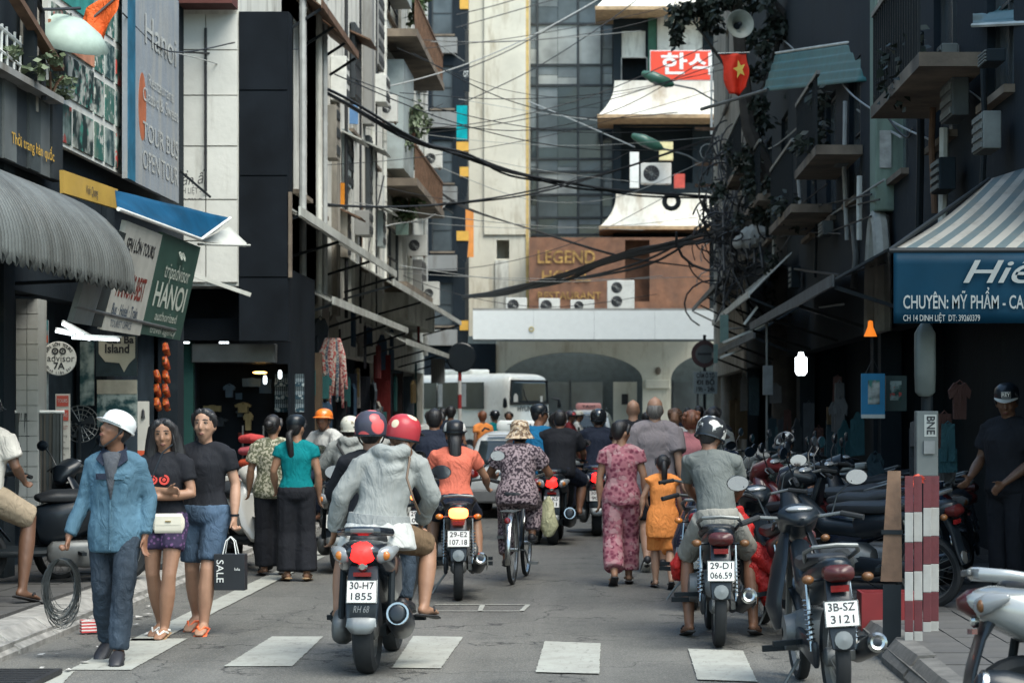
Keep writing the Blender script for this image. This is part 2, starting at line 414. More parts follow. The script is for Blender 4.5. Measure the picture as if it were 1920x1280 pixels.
# ---------------------------------------------------------------- buildings
WHITEW = wallmat('render_white', (.68, .68, .62), amt=.85); WHITEW2 = wallmat('render_white_streaked', (.68, .67, .61), (.1, .085, .07), .75); CREAMW = wallmat('render_cream', (.68, .65, .55), (.3, .24, .15), .55, patch=(.5, .46, .36))
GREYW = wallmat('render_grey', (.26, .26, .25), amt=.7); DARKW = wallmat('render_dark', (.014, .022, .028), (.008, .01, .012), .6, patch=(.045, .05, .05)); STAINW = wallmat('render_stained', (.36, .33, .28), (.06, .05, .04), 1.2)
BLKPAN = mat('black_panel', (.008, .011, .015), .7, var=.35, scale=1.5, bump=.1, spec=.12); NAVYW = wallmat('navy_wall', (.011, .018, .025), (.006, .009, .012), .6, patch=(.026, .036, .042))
PALEG = wallmat('pale_green_render', (.2, .27, .22), (.05, .06, .05), .8, patch=(.13, .16, .14)); TEALW = wallmat('teal_wall', (.03, .1, .09), amt=.4, patch=(.04, .08, .075))
BROWNSLAB = mat('weathered_concrete', (.2, .16, .12), .9, var=.4, scale=2, bump=.4, dirt=(.04, .035, .03), dirt_amt=.6)
PANE = glass('window_glass'); PANEG = glass('window_glass_grey', (.05, .06, .065), .2); FRAMEW = mat('frame_white', (.6, .6, .56), .6, var=.15); FRAMED = mat('frame_dark', (.03, .036, .04), .5, var=.25); SHUT = mat('shutter_pale_blue', (.33, .38, .38), .7, var=.15, scale=2, dirt=(.15, .15, .14), dirt_amt=.3)
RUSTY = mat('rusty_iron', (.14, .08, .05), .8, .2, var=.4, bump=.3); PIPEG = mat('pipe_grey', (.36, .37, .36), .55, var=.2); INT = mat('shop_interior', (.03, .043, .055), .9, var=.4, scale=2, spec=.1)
def wall_cells(mb, w, h, ops, t=.22, x0=0, z0=0):
    xs = sorted({x0, x0+w, *[o[0] for o in ops], *[o[1] for o in ops]}); zs = sorted({z0, z0+h, *[o[2] for o in ops], *[o[3] for o in ops]})
    for i in range(len(xs)-1):
        for j in range(len(zs)-1):
            cx, cz = (xs[i]+xs[i+1])/2, (zs[j]+zs[j+1])/2
            if any(o[0] < cx < o[1] and o[2] < cz < o[3] for o in ops): continue
            mb.add([(xs[i], 0, zs[j]), (xs[i+1], 0, zs[j]), (xs[i+1], 0, zs[j+1]), (xs[i], 0, zs[j+1])], [(0, 1, 2, 3)])
    for a, b, c, d in ops:
        mb.add([(a, 0, c), (b, 0, c), (b, 0, d), (a, 0, d), (a, t, c), (b, t, c), (b, t, d), (a, t, d)], [(0, 4, 5, 1), (1, 5, 6, 2), (2, 6, 7, 3), (3, 7, 4, 0)])
def window(par, a, b, c, d, nx=2, nz=2, fm=None, pm=None, y=.1, fw=.045, sill=True):
    fm = fm or FRAMEW; pm = pm or PANE; m = MB()
    m.box(a, b, y-.03, y+.03, c, c+fw); m.box(a, b, y-.03, y+.03, d-fw, d); m.box(a, a+fw, y-.03, y+.03, c+fw, d-fw); m.box(b-fw, b, y-.03, y+.03, c+fw, d-fw)
    for i in range(1, nx): x = a+(b-a)*i/nx; m.box(x-fw*.4, x+fw*.4, y-.025, y+.025, c+fw, d-fw)
    for j in range(1, nz): z = c+(d-c)*j/nz; m.box(a+fw, b-fw, y-.02, y+.02, z-fw*.35, z+fw*.35)
    o = m.build('window', [fm], par)
    for i in range(nx):
        for j in range(nz):
            x0, x1 = a+(b-a)*i/nx+.01, a+(b-a)*(i+1)/nx-.01; z0, z1 = c+(d-c)*j/nz+.01, c+(d-c)*(j+1)/nz-.01
            p = MB(); tl = random.uniform(-.006, .006); p.slab((x0, y+.004+tl, z0), (x1, y+.004-tl, z0), (x1, y+.004-tl, z1), (x0, y+.004+tl, z1), .006); p.build('pane', [pm], o)
    if sill: MB().box(a-.06, b+.06, -.09, y-.035, c-.07, c-.004).build('sill', [BROWNSLAB], o)
    return o
def building(label, loc, rz, w, h, depth, wall, ops, base=0, name='building', group=None, wins=True, **kw):
    b = thing(name, label, 'building', loc, rz, group); m = MB(); wall_cells(m, w, h-base, ops, .25, 0, base)
    m.add([(0, 0, base), (0, depth, base), (0, depth, h), (0, 0, h), (w, 0, base), (w, depth, base), (w, depth, h), (w, 0, h)], [(0, 1, 2, 3), (7, 6, 5, 4), (3, 2, 6, 7), (5, 1, 2, 6)] if False else [(1, 0, 3, 2), (4, 5, 6, 7), (3, 7, 6, 2), (1, 2, 6, 5)])
    m.add([(.02, .8, base+.01), (w-.02, .8, base+.01), (w-.02, .8, h-.01), (.02, .8, h-.01)], [(0, 1, 2, 3)])
    m.build('wall', [wall], b); return b
def strip_part(par, name, m, x0, x1, y0, y1, z0, z1, bevel=0): return MB().box(x0, x1, y0, y1, z0, z1).build(name, [m], par, bevel=bevel)
def pipe(par, x, y, z0, z1, r=.05, m=None, name='drainpipe'):
    p = MB(); p.tube([(x, y, z0), (x+random.uniform(-.02, .02), y, (z0+z1)/2), (x, y, z1)], r, 8)
    for q in range(int((z1-z0)/1.4)): p.lathe([(r*1.02, -.02), (r*1.12, -.02), (r*1.12, .02), (r*1.02, .02)], 8, Matrix.Translation((x, y, z0+.5+q*1.4)))
    return p.build(name, [m or PIPEG], par, True)
# ======================= left row (local x runs up the street, -y faces the street)
def YL(px, X): return F*X/(px-CX)
# near shop house behind the tin awning
XA = -5.4
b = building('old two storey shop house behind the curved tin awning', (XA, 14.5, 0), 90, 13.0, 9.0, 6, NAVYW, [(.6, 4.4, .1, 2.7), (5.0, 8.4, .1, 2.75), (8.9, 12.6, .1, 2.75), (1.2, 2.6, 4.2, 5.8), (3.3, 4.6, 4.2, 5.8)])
for a, q, c, d in ((1.2, 2.6, 4.2, 5.8), (3.3, 4.6, 4.2, 5.8)): window(b, a, q, c, d, 2, 2, FRAMED)
MB().box(0, 13, -.25, 0, 8.6, 9.0).build('cornice', [BROWNSLAB], b)
for x in (.3, 4.7, 8.65): strip_part(b, 'pillar', DARKW, x-.18, x+.18, -.06, -.003, 0, 4)
MB().box(.6, 12.6, .3, .5, .0, 2.8).build('shop_back_wall', [INT], b)
# black clad shop with the white side wall, face towards the camera
YB = F/145
b = building('narrow building with white tiled side wall above a black shop front', (-12, YB, 0), 0, 7.3, 12, 8, WHITEW, [], base=wz(536, 145))
xl, xr = wx(322, 145)+12, wx(447, 145)+12
zc = [wz(530, 145), wz(452, 145), wz(375, 145), wz(275, 145), wz(180, 145), wz(95, 145), wz(27, 145)]
xc = [xl, wx(387, 145)+12, xr]
WPAN = wallmat('white_panel', (.68, .68, .63), (.3, .28, .24), .35, patch=(.5, .49, .45))
for j in range(6):
    for i in range(2):
        k = random.uniform(.012, .028); MB().box(xc[i]+.008, xc[i+1]-.008, -k-.03, -.004, zc[j]+.008, zc[j+1]-.008).build('wall_panel', [WPAN], b)
MB().box(xl-.3, xr, -.5, -.035, zc[6]+.05, zc[6]+.18).build('eave', [mat('eave_red', (.1, .03, .025), .8, var=.3)], b)
MB().box(0, 7.3, -.04, -.002, zc[6]+.3, 12).build('upper_cladding', [DARKW], b)
pipe(b, wx(388, 145)+12, -.09, wz(360, 145), wz(55, 145), .018, M_WIRE, 'conduit'); pipe(b, wx(325, 145)+12, -.09, wz(400, 145), wz(30, 145), .016, M_WIRE, 'conduit'); pipe(b, wx(312, 145)+12, -.12, 5.5, 7.4, .05, PIPEG)
INKP = mat('painted_script', (.05, .05, .055), .8)
put_text('quần ấm', .2, (wx(360, 145)+12, -.045, wz(338, 145)), (1, 0, .08), (-.06, 0, 1), INKP, b, shear=.3, wide=.55); put_text('ĐINH LIỆT -', .11, (wx(352, 145)+12, -.045, wz(359, 145)), (1, 0, 0), (0, 0, 1), INKP, b, wide=.36)
put_text('09050 922 D', .1, (wx(352, 145)+12, -.045, wz(378, 145)), (1, 0, 0), (0, 0, 1), INKP, b, wide=.4); put_text('cốc sốu', .18, (wx(418, 145)+12, -.045, wz(315, 145)), (1, 0, .35), (-.2, 0, 1), INKP, b, shear=.3, wide=.34)
# projecting black sign box
x0, x1 = wx(447, 145), wx(541, 145)
sg = thing('sign_box', 'tall black panelled sign box jutting out over the pavement', 'sign', (x0, YB, 0))
w_ = x1-x0; zz = [wz(640, 145), wz(520, 145), wz(330, 145), wz(170, 145), wz(22, 145)]
MB().box(.004, w_, 0, .35, zz[0], zz[-1]).build('sign_frame', [BLKPAN], sg)
for j in range(4): MB().box(.015, w_-.015, -.02-.005*(j % 2), -.002, zz[j]+.01, zz[j+1]-.01).build('sign_panel', [BLKPAN], sg)
MB().box(w_, w_+.04, -.02, .06, wz(520, 145), wz(360, 145)).build('sign_edge', [BROWNSLAB], sg)
# shop below: lintel box, canopy lip, pillar, interior
sh = building('dark clothes shop under the black sign with a grey steel canopy lip', (wx(330, 140), F/140, 0), 0, wx(545, 140)-wx(330, 140), wz(505, 140), 2.4, BLKPAN, [(.27, 1.5, .13, wz(682, 140))], name='shop')
W0 = wx(330, 140)
strip_part(sh, 'pillar', TEALW, 0, wx(365, 140)-W0, -.12, -.004, .13, wz(640, 140))
strip_part(sh, 'canopy_lip', mat('brushed_zinc', (.2, .21, .21), .4, .5, var=.3, scale=2), wx(366, 140)-W0, wx(520, 140)-W0, -.25, -.004, wz(680, 140), wz(645, 140), .01)
MB().box(wx(355, 140)-W0, wx(545, 140)-W0, -.5, -.26, wz(640, 140), wz(600, 140)).build('soffit', [BLKPAN], sh)
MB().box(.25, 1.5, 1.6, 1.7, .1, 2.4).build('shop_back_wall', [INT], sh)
lampw = mat('lamp_warm', (1, .55, .15), emit=2); lampc = mat('lamp_cool', (.85, .95, 1), emit=1.1)
for px, py, m, r, g_ in ((485, 698, lampw, (.1, .06, .02), 'warm lit ceiling lamp inside the clothes shop'), ):
    tag(MB().ball((0, 0, 0), r, 12, 6).build('ceiling_lamp', [lampw], None, True, loc=W(px, py, 139)-V((0, -.1, .0))), g_, 'lamp')
for px, py, lab in ((525, 702, 'glowing white lamp shade hung in front of the patterned textile'), (497, 712, 'smaller glowing white lamp shade deeper in the shop')):
    tag(MB().lathe([(0, .06), (.018, .055), (.026, .03), (.026, -.03), (.016, -.055), (0, -.06)], 12).build('hanging_lamp', [lampc], None, True, loc=W(px, py, 141)), lab, 'lamp')
for px, lab in ((352, 'lit spot tube over the teal pillar'), (425, 'lit spot tube over the steel canopy lip')):
    tag(MB().box(-.06, .06, -.015, .015, -.012, .012).build('tube_light', [lampc], None, loc=W(px, 643, 143)+V((0, -.2, 0))), lab, 'lamp')
# building A: windows and pipes
def left_building(label, X, Y0, Y1, h, wall, wins, fm=FRAMEW, pm=PANE, gf=True):
    ops = [(max(.05, YL(a, X)-Y0), YL(b_, X)-Y0, c, d) for a, b_, c, d in wins]
    o2 = ops+([(.3, Y1-Y0-.3, .1, 2.7)] if gf else [])
    b = building(label, (X, Y0, 0), 90, Y1-Y0, h, 6, wall, o2)
    for o in ops: window(b, *o, 2 if o[1]-o[0] > .8 else 1, 3 if o[3]-o[2] > 1.8 else 2, fm, pm)
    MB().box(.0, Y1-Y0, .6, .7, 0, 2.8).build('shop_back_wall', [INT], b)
    return b
zA = lambda px, py, X: HC+(CY-py)*YL(px, X)/F
bA = left_building('dark stained tenement hung with vertical drainpipes', -4.7, 31.2, 36.4, 13, STAINW, [(550, 575, 5.0, 7.6), (593, 606, 4.9, 8.3), (550, 575, 8.0, 10), (593, 606, 8.6, 10.6)], FRAMED, PANEG)
for px, r, m in ((546, .055, PIPEG), (578, .05, WHITEW), (584, .03, STAINW), (589, .05, PIPEG), (592, .025, RUSTY)): pipe(bA, YL(px, -4.7)-31.2, -.12-r, 3.0, 9.6, r, m)
bB = left_building('tall white rendered tenement streaked with damp', -5.0, 36.4, 48.4, 15, WHITEW2, [(640, 648, 5.4, 6.6), (655, 668, 7.2, 9.3), (676, 684, 4.6, 5.9), (700, 708, 7.0, 10.2), (655, 668, 10.5, 12)], FRAMEW, PANE)
for px, z0, z1, d, m in ((682, 7.6, 15, .2, GREYW), (625, 3.4, 8, .1, STAINW), (650, 3.4, 7, .12, WHITEW)):
    y = YL(px, -5.0)-36.4; strip_part(bB, 'pilaster', m, y-.25, y+.25, -d, -.004, z0, z1)
for px, r in ((640, .035), (668, .025), (690, .05), (697, .03)): pipe(bB, YL(px, -5.0)-36.4, -.06-r, 3.4, 13, r, WHITEW if r > .04 else M_WIRE)
bC = left_building('white balconied tenement with brown balcony slabs', -5.2, 48.4, 62.0, 18, WHITEW, [(705, 714, 6.2, 8.2), (722, 752, 7.8, 10.2), (722, 752, 11.2, 13), (764, 775, 7.8, 9.6), (764, 775, 11.2, 13.4), (725, 752, 4.7, 6.2)], FRAMED, PANE)
def left_box(par, name, m, X, Y0, pa, pb, out, za, zb, zt=None, bevel=0):
    y0, y1 = YL(pa, X)-Y0, YL(pb, X)-Y0; return strip_part(par, name, m, y0, y1, -out, -.004, za, zb, bevel)
for za in (6.9, 10.4, 13.9):
    left_box(bC, 'balcony', BROWNSLAB, -5.2, 48.4, 714, 775, .85, za, za+.18)
    rl = MB(); y0, y1 = YL(714, -5.2)-48.4, YL(775, -5.2)-48.4
    for i in range(34): y = y0+.06+(y1-y0-.12)*i/33; rl.bar((y, -.8, za+.19), (y, -.8, za+.95), .025)
    rl.bar((y0, -.8, za+.96), (y1, -.8, za+.96), .05); rl.build('balcony_railing', [RUSTY], bC)
left_box(bC, 'balcony', BROWNSLAB, -5.2, 48.4, 706, 762, .7, 4.35, 4.6); left_box(bC, 'parapet', WHITEW, -5.2, 48.4, 706, 764, .72, 3.7, 4.35)
for pa, pb, za, zb in ((721, 742, 7.4, 10.0), (716, 738, 11.6, 13.6)): left_box(bC, 'shutter', SHUT, -5.2, 48.4, pa, pb, .45, za, zb)
for px in (710, 760, 790): pipe(bC, YL(px, -5.2)-48.4, -.12, 3.2, 16, .07, WHITEW if px != 790 else PIPEG)
# ======================= far end of the street: block across the junction
YE = 77.0; SE = F/YE
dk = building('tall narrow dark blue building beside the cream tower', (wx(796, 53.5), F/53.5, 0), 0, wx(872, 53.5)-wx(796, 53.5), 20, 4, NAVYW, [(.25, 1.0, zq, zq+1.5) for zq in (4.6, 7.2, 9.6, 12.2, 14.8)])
for zq in (4.6, 7.2, 9.6, 12.2, 14.8):
    window(dk, .25, 1.0, zq, zq+1.5, 1, 2, FRAMED, PANEG); strip_part(dk, 'ledge', GREYW, .1, 1.15, -.28, -.004, zq-.7, zq-.15)
tw = building('windowless cream concrete tower at the end of the street', (wx(873, 52), F/52, 0), 0, wx(992, 52)-wx(873, 52), 24, 5, CREAMW, [(wx(931, 52)-wx(873, 52), wx(955, 52)-wx(873, 52), wz(485, 52), wz(450, 52))], base=0)
wt0 = wx(873, 52)
strip_part(tw, 'shaft', WHITEW, wx(929, 52)-wt0, wx(954, 52)-wt0, -.12, -.004, 4.5, wz(488, 52)); strip_part(tw, 'pilaster', CREAMW, wx(908, 52)-wt0, wx(986, 52)-wt0, -.09, -.003, wz(440, 52), 24); strip_part(tw, 'edge_strip', mat('ochre_paint', (.5, .36, .14), .8, var=.2), wx(986, 52)-wt0, wx(991.5, 52)-wt0, -.05, -.003, 5, 24)
# glass curtain wall
gx0, gx1 = wx(992, 51), wx(1180, 51)
gw = thing('building', 'grimy glass curtain wall block between the cream tower and the balconies', 'building', (gx0, F/51, 0))
MB().box(0, gx1-gx0, .1, 4, 2, 20).build('wall', [DARKW], gw)
cols = [992, 1008, 1084, 1128, 1150, 1180]; rows = [452, 440, 408, 365, 322, 298, 242, 160, 122, 45, -30, -110]
PG = [glass('pane_dark', (.012, .018, .022), .12), glass('pane_mid', (.045, .055, .06), .25), glass('pane_pale', (.2, .21, .2), .45), glass('pane_fog', (.1, .115, .12), .35)]
rp = random.Random(4)
for i in range(len(cols)-1):
    for j in range(len(rows)-1):
        x0, x1 = wx(cols[i], 51)-gx0+.03, wx(cols[i+1], 51)-gx0-.03; z0, z1 = wz(rows[j], 51)+.03, wz(rows[j+1], 51)-.03
        pale = (rows[j] in (160, 122, 365)) and rp.random() < .75
        nsub = 2 if x1-x0 > 1 else 1
        for q in range(nsub):
            a = x0+(x1-x0)*q/nsub; b_ = x0+(x1-x0)*(q+1)/nsub-.015; zs = z0+(z1-z0)*(rp.uniform(.3, .6) if rp.random() < .5 else 1)
            MB().slab((a, .05, z0), (b_, .05+rp.uniform(-.012, .012), z0), (b_, .05, zs), (a, .05, zs), .01).build('pane', [PG[2 if pale else rp.choice((0, 0, 1, 1, 3))]], gw)
            if zs < z1: MB().slab((a, .05, zs+.015), (b_, .05, zs+.015), (b_, .05+rp.uniform(-.012, .012), z1), (a, .05, z1), .01).build('pane', [PG[3 if pale else rp.choice((0, 1, 3))]], gw)
mu = MB()
for c in cols: x = wx(c, 51)-gx0; mu.box(x-.035, x+.035, -.05, .06, 3, 20)
for r_ in rows: z = wz(r_, 51); mu.box(0, gx1-gx0, -.028, .058, z-.04, z+.04)
mu.build('mullion', [FRAMED], gw)
# pagoda balconies on the corner block
SB = 53.0; bx0 = wx(1150, SB)
pb = building('corner block with flared white pagoda balconies', (bx0, F/SB+.6, 0), 0, 9, 20, 5, DARKW, [(wx(1165, SB)-bx0, wx(1212, SB)-bx0, wz(150, SB), wz(50, SB)), (wx(1165, SB)-bx0, wx(1300, SB)-bx0, wz(340, SB), wz(232, SB)), (wx(1175, SB)-bx0, wx(1220, SB)-bx0, wz(545, SB), wz(440, SB))])
MB().box(wx(1166, SB)-bx0, wx(1211, SB)-bx0, .12, .16, wz(102, SB), wz(52, SB)).build('blind', [WHITEW], pb)
strip_part(pb, 'wall_panel', WHITEW, wx(1233, SB)-bx0, wx(1318, SB)-bx0, -.2, -.004, wz(100, SB), wz(28, SB))
strip_part(pb, 'green_trim', mat('trim_green', (.02, .1, .06), .6), wx(1216, SB)-bx0, wx(1232, SB)-bx0, -.12, -.004, wz(150, SB), wz(28, SB))
def flare(z0, z1, xl, xr):
    m = MB(); xl -= bx0; xr -= bx0; n = 9
    prof = [((t**2.2), 1-t) for t in [i/(n-1) for i in range(n)]]   # (out, height)
    for nm, fn in (('front', 0),):
        vs = []; fs = []
        for o, hh in prof:
            z = z0+(z1-z0)*hh; e = .55*o
            vs += [(xl-e, 1.2, z), (xl-e, -1.05-e, z), (xr+e, -1.05-e, z), (xr+e, 1.2, z)]
        for i in range(n-1):
            for k in range(3): fs.append((i*4+k, (i+1)*4+k, (i+1)*4+k+1, i*4+k+1))
        m.add(vs, fs)
    m.add([(xl-.55, 1.2, z0), (xl-.55, -1.6, z0), (xr+.55, -1.6, z0), (xr+.55, 1.2, z0)], [(3, 2, 1, 0)]); m.add([(xl, 1.2, z1), (xl, -1.05, z1), (xr, -1.05, z1), (xr, 1.2, z1)], [(0, 1, 2, 3)])
    o = m.build('balcony', [wallmat('balcony_white', (.7, .68, .61), (.32, .25, .17), .75, patch=(.5, .47, .4))], pb, True, 50)
    MB().box(xl-.6, xr+.6, -1.66, 1.2, z0-.13, z0-.003).build('balcony_edge', [mat('edge_ochre', (.42, .29, .17), .8, var=.3)], o)
flare(wz(222, SB), wz(155, SB), wx(1152, SB), wx(1345, SB)); flare(wz(428, SB), wz(365, SB), wx(1155, SB), wx(1345, SB)); flare(wz(22, SB), wz(-45, SB), wx(1148, SB), wx(1345, SB))
rl = MB(); z = wz(112, SB); x0 = wx(1165, SB)-bx0; rl.tube([(x0, -1.0, z), (x0+.9, -1.0, z)], .02); rl.tube([(x0, -1.0, wz(155, SB)), (x0, -1, z)], .02); rl.tube([(x0+.9, -1.0, wz(155, SB)), (x0+.9, -1, z)], .02); rl.build('railing', [M_STEEL], pb)
# brick sign band, terrace, ground floor arcade
BRK = mat('brick_orange', (.2, .095, .055), .85, var=.3, scale=3, bump=.3, dirt=(.1, .06, .045), dirt_amt=.5)
bw = building('terracotta upper floor with rusted gold lettering above the terrace', (wx(992, 54), F/54, 0), 0, wx(1330, 54)-wx(992, 54), wz(445, 54), 3, BRK, [(wx(1172, 54)-wx(992, 54), wx(1218, 54)-wx(992, 54), wz(565, 54), wz(450, 54))], base=4.4)
bo = wx(992, 54)
GOLD = mat('gold_letters_rusted', (.42, .25, .08), .55, .4, var=.5, scale=9, dirt=(.09, .05, .03), dirt_amt=.6)
for t, px, py, h_, wd in (('LEGEND', 1062, 483, .62, 2.0), ('HOTEL', 1062, 519, .55, 1.7), ('RESTAURANT', 1068, 555, .36, 2.2)): put_text(t, h_, (wx(px, 54)-bo, -.05, wz(py, 54)), (1, 0, 0), (0, 0, 1), GOLD, bw, wide=wd, bold=.02)
ARCI = mat('arcade_interior', (.06, .08, .085), .8, var=.2)
fz = thing('building', 'cream arcade with a wide arch and white fascia facing the street end', 'building', (wx(872, 55), F/55, 0))
AO = wx(872, 55); awd = wx(1345, 55)-AO
def arch_wall():
    m = MB(); top = wz(580, 55); cx = wx(1073, 55)-AO; rw = wx(1205, 55)-wx(1073, 55); zs = wz(712, 55); za = wz(660, 55); n = 20
    L = [(cx+rw*math.cos(math.pi-i*math.pi/n), zs+(za-zs)*math.sin(i*math.pi/n)) for i in range(n+1)]
    for i in range(n): m.add([(L[i][0], 0, L[i][1]), (L[i+1][0], 0, L[i+1][1]), (L[i+1][0], 0, top), (L[i][0], 0, top), (L[i][0], .5, L[i][1]), (L[i+1][0], .5, L[i+1][1])], [(0, 1, 2, 3), (0, 4, 5, 1)])
    a, b_ = cx-rw, cx+rw; m.box(wx(930, 55)-AO, a, 0, .5, 0, top) if a > wx(930, 55)-AO+.05 else None
    m.box(b_, wx(1258, 55)-AO, 0, .5, 0, top)
    cx2 = wx(1350, 55)-AO; rw2 = cx2-(wx(1258, 55)-AO)
    L = [(cx2+rw2*math.cos(math.pi-i*math.pi/n), zs+(za-zs)*math.sin(i*math.pi/n)) for i in range(n+1)]
    for i in range(n): m.add([(L[i][0], 0, L[i][1]), (L[i+1][0], 0, L[i+1][1]), (L[i+1][0], 0, top), (L[i][0], 0, top), (L[i][0], .5, L[i][1]), (L[i+1][0], .5, L[i+1][1])], [(0, 1, 2, 3), (0, 4, 5, 1)])
    return m
arch_wall().build('wall', [CREAMW], fz); MB().box(wx(874, 55)-AO, wx(930, 55)-AO-.01, -.1, .5, 0, 3.9).build('pier', [NAVYW], fz)
MB().box(0, awd+6, 1.2, 1.4, 0, 4.2).build('shop_back_wall', [ARCI], fz)
for px, wd in ((1040, 60), (1100, 60), (1290, 50)):
    q = MB(); q.box(wx(px, 55)-AO-wd/110, wx(px, 55)-AO+wd/110, 1.0, 1.1, .1, wz(715, 55)); q.build('shop_window', [PANEG], fz)
    strip_part(fz, 'window_frame', FRAMED, wx(px, 55)-AO-wd/110-.06, wx(px, 55)-AO-wd/110, .95, 1.12, .1, wz(712, 55))
MB().box(wx(1150, 55)-AO, wx(1195, 55)-AO, .8, .9, .0, wz(715, 55)).build('door', [CREAMW], fz); MB().box(wx(1166, 55)-AO, wx(1178, 55)-AO, .77, .797, wz(758, 55), wz(738, 55)).build('door_notice', [M_INK], fz)
cap = MB(); cap.box(wx(1210, 55)-AO, wx(1256, 55)-AO, -.12, -.004, wz(728, 55), wz(712, 55)); cap.build('pier_capital', [CREAMW], fz, bevel=.02)
orn = MB(); orn.ball((wx(1234, 55)-AO, -.04, wz(695, 55)), (.1, .05, .14), 10, 6); orn.build('ornament', [BROWNSLAB], fz, True)
fa = thing('fascia_board', 'long plain white fascia board over the arcade', 'fascia', (wx(890, 57), F/57-1.0, 0)); s57 = F/(F/57-1.0)
fl = wx(1345, s57)-wx(890, s57)
for i in range(4): MB().box(fl*i/4+.003, fl*(i+1)/4-.003, -.03, .0, wz(636, s57), wz(582, s57)).build('fascia_panel', [mat('fascia_white', (.74, .76, .75), .35, var=.03)], fa)
MB().box(0, fl, .005, 3.3, wz(585, s57), wz(578, s57)).build('canopy_top', [GREYW], fa); MB().box(.0, fl, .003, .06, wz(640, s57), wz(586, s57)).build('canopy_frame', [M_STEEL], fa)
MB().lathe([(.05, 0), (.09, 0), (.09, .02), (.05, .02)], 14, Matrix.Translation((wx(1000, s57)-wx(890, s57), -.035, wz(617, s57))) @ Matrix.Rotation(R(90), 4, 'X'), closed=True).build('emblem', [mat('emblem_gold', (.5, .42, .2), .5)], fa)
# background masses closing the view
b = building('plain grey tenement rising behind the cream tower', (-30, F/SE+6, 0), 0, 60, 30, 8, GREYW, [], name='building')
b = building('pale corrugated clad house above the white tiled side wall', (-14, 40, 0), 0, 7.5, 16, 2, wallmat('old_white', (.45, .46, .43), amt=.8), [], name='building')
# ======================= right row (local x runs towards the camera)
def right_building(label, X, Y0, Y1, h, wall, ops):
    b = building(label, (X, Y1, 0), -90, Y1-Y0, h, 7, wall, ops+[(.3, Y1-Y0-.3, .1, 2.6)])
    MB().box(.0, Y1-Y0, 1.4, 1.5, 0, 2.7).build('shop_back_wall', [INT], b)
    for o in ops: window(b, *o, 2, 2, FRAMED, PANEG)
    return b
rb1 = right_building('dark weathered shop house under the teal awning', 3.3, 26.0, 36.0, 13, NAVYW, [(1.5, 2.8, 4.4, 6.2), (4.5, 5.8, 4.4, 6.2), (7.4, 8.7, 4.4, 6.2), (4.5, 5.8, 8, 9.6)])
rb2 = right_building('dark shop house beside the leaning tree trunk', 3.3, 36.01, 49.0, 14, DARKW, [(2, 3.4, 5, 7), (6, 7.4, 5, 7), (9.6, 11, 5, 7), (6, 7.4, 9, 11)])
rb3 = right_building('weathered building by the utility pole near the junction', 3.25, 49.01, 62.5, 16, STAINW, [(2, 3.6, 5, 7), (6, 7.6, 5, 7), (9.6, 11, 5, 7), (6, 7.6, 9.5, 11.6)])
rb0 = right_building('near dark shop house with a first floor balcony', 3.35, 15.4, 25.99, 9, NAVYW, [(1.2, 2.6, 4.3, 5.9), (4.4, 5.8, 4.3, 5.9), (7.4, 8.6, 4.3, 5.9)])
gp_ = thing('pillar', 'tall pale green rendered pier standing between the dark shops', 'pillar', (wx(1641, 163), F/163, 0)); wd = wx(1708, 163)-wx(1641, 163)
MB().box(0, wd, 0, .5, wz(395, 163), 7.5).build('pier_shaft', [PALEG], gp_, bevel=.02); MB().box(wd, wd+.03, -.02, .1, wz(380, 163), 7.4).build('pier_edge', [TEALW], gp_)
for px, py, w2, h2 in ((1655, 30, 20, 60), (1678, 120, 12, 110), (1648, 160, 16, 100), (1660, 280, 22, 70)): MB().box(wx(px-w2/2, 163)-wx(1641, 163), wx(px+w2/2, 163)-wx(1641, 163), -.02, -.003, wz(py+h2/2, 163), wz(py-h2/2, 163)).build('torn_poster', [mat('torn_paper', (.36, .36, .33), .8, var=.3, scale=9)], gp_)
ar = thing('arch_ornament', 'pale plaster arch on the dark shop front above the awnings', 'arch', (3.2, F/158, 0)); sA = F/158
am = MB(); rr = [V((0, -.72+.72*math.cos(R(a))*1.0, 2.95+1.0*math.sin(R(a)))) for a in range(0, 181, 12)]
pts = [V((0, .0, 2.55))]+[V((0, -.5+.5*math.cos(R(a)), 2.75+1.15*math.sin(R(a)))) for a in range(0, 181, 12)]+[V((0, -1.0, 2.55))]
am.loft(pts, [(.1, .09)]*len(pts), 8, (1, 0, 0), rnd=False); am.build('arch_moulding', [mat('arch_plaster', (.3, .3, .27), .8, var=.2, dirt=(.1, .1, .09))], ar, True); MB().prism([(p.y, p.z) for p in pts], .01, .08, 'x').build('arch_infill', [GREYW], ar)
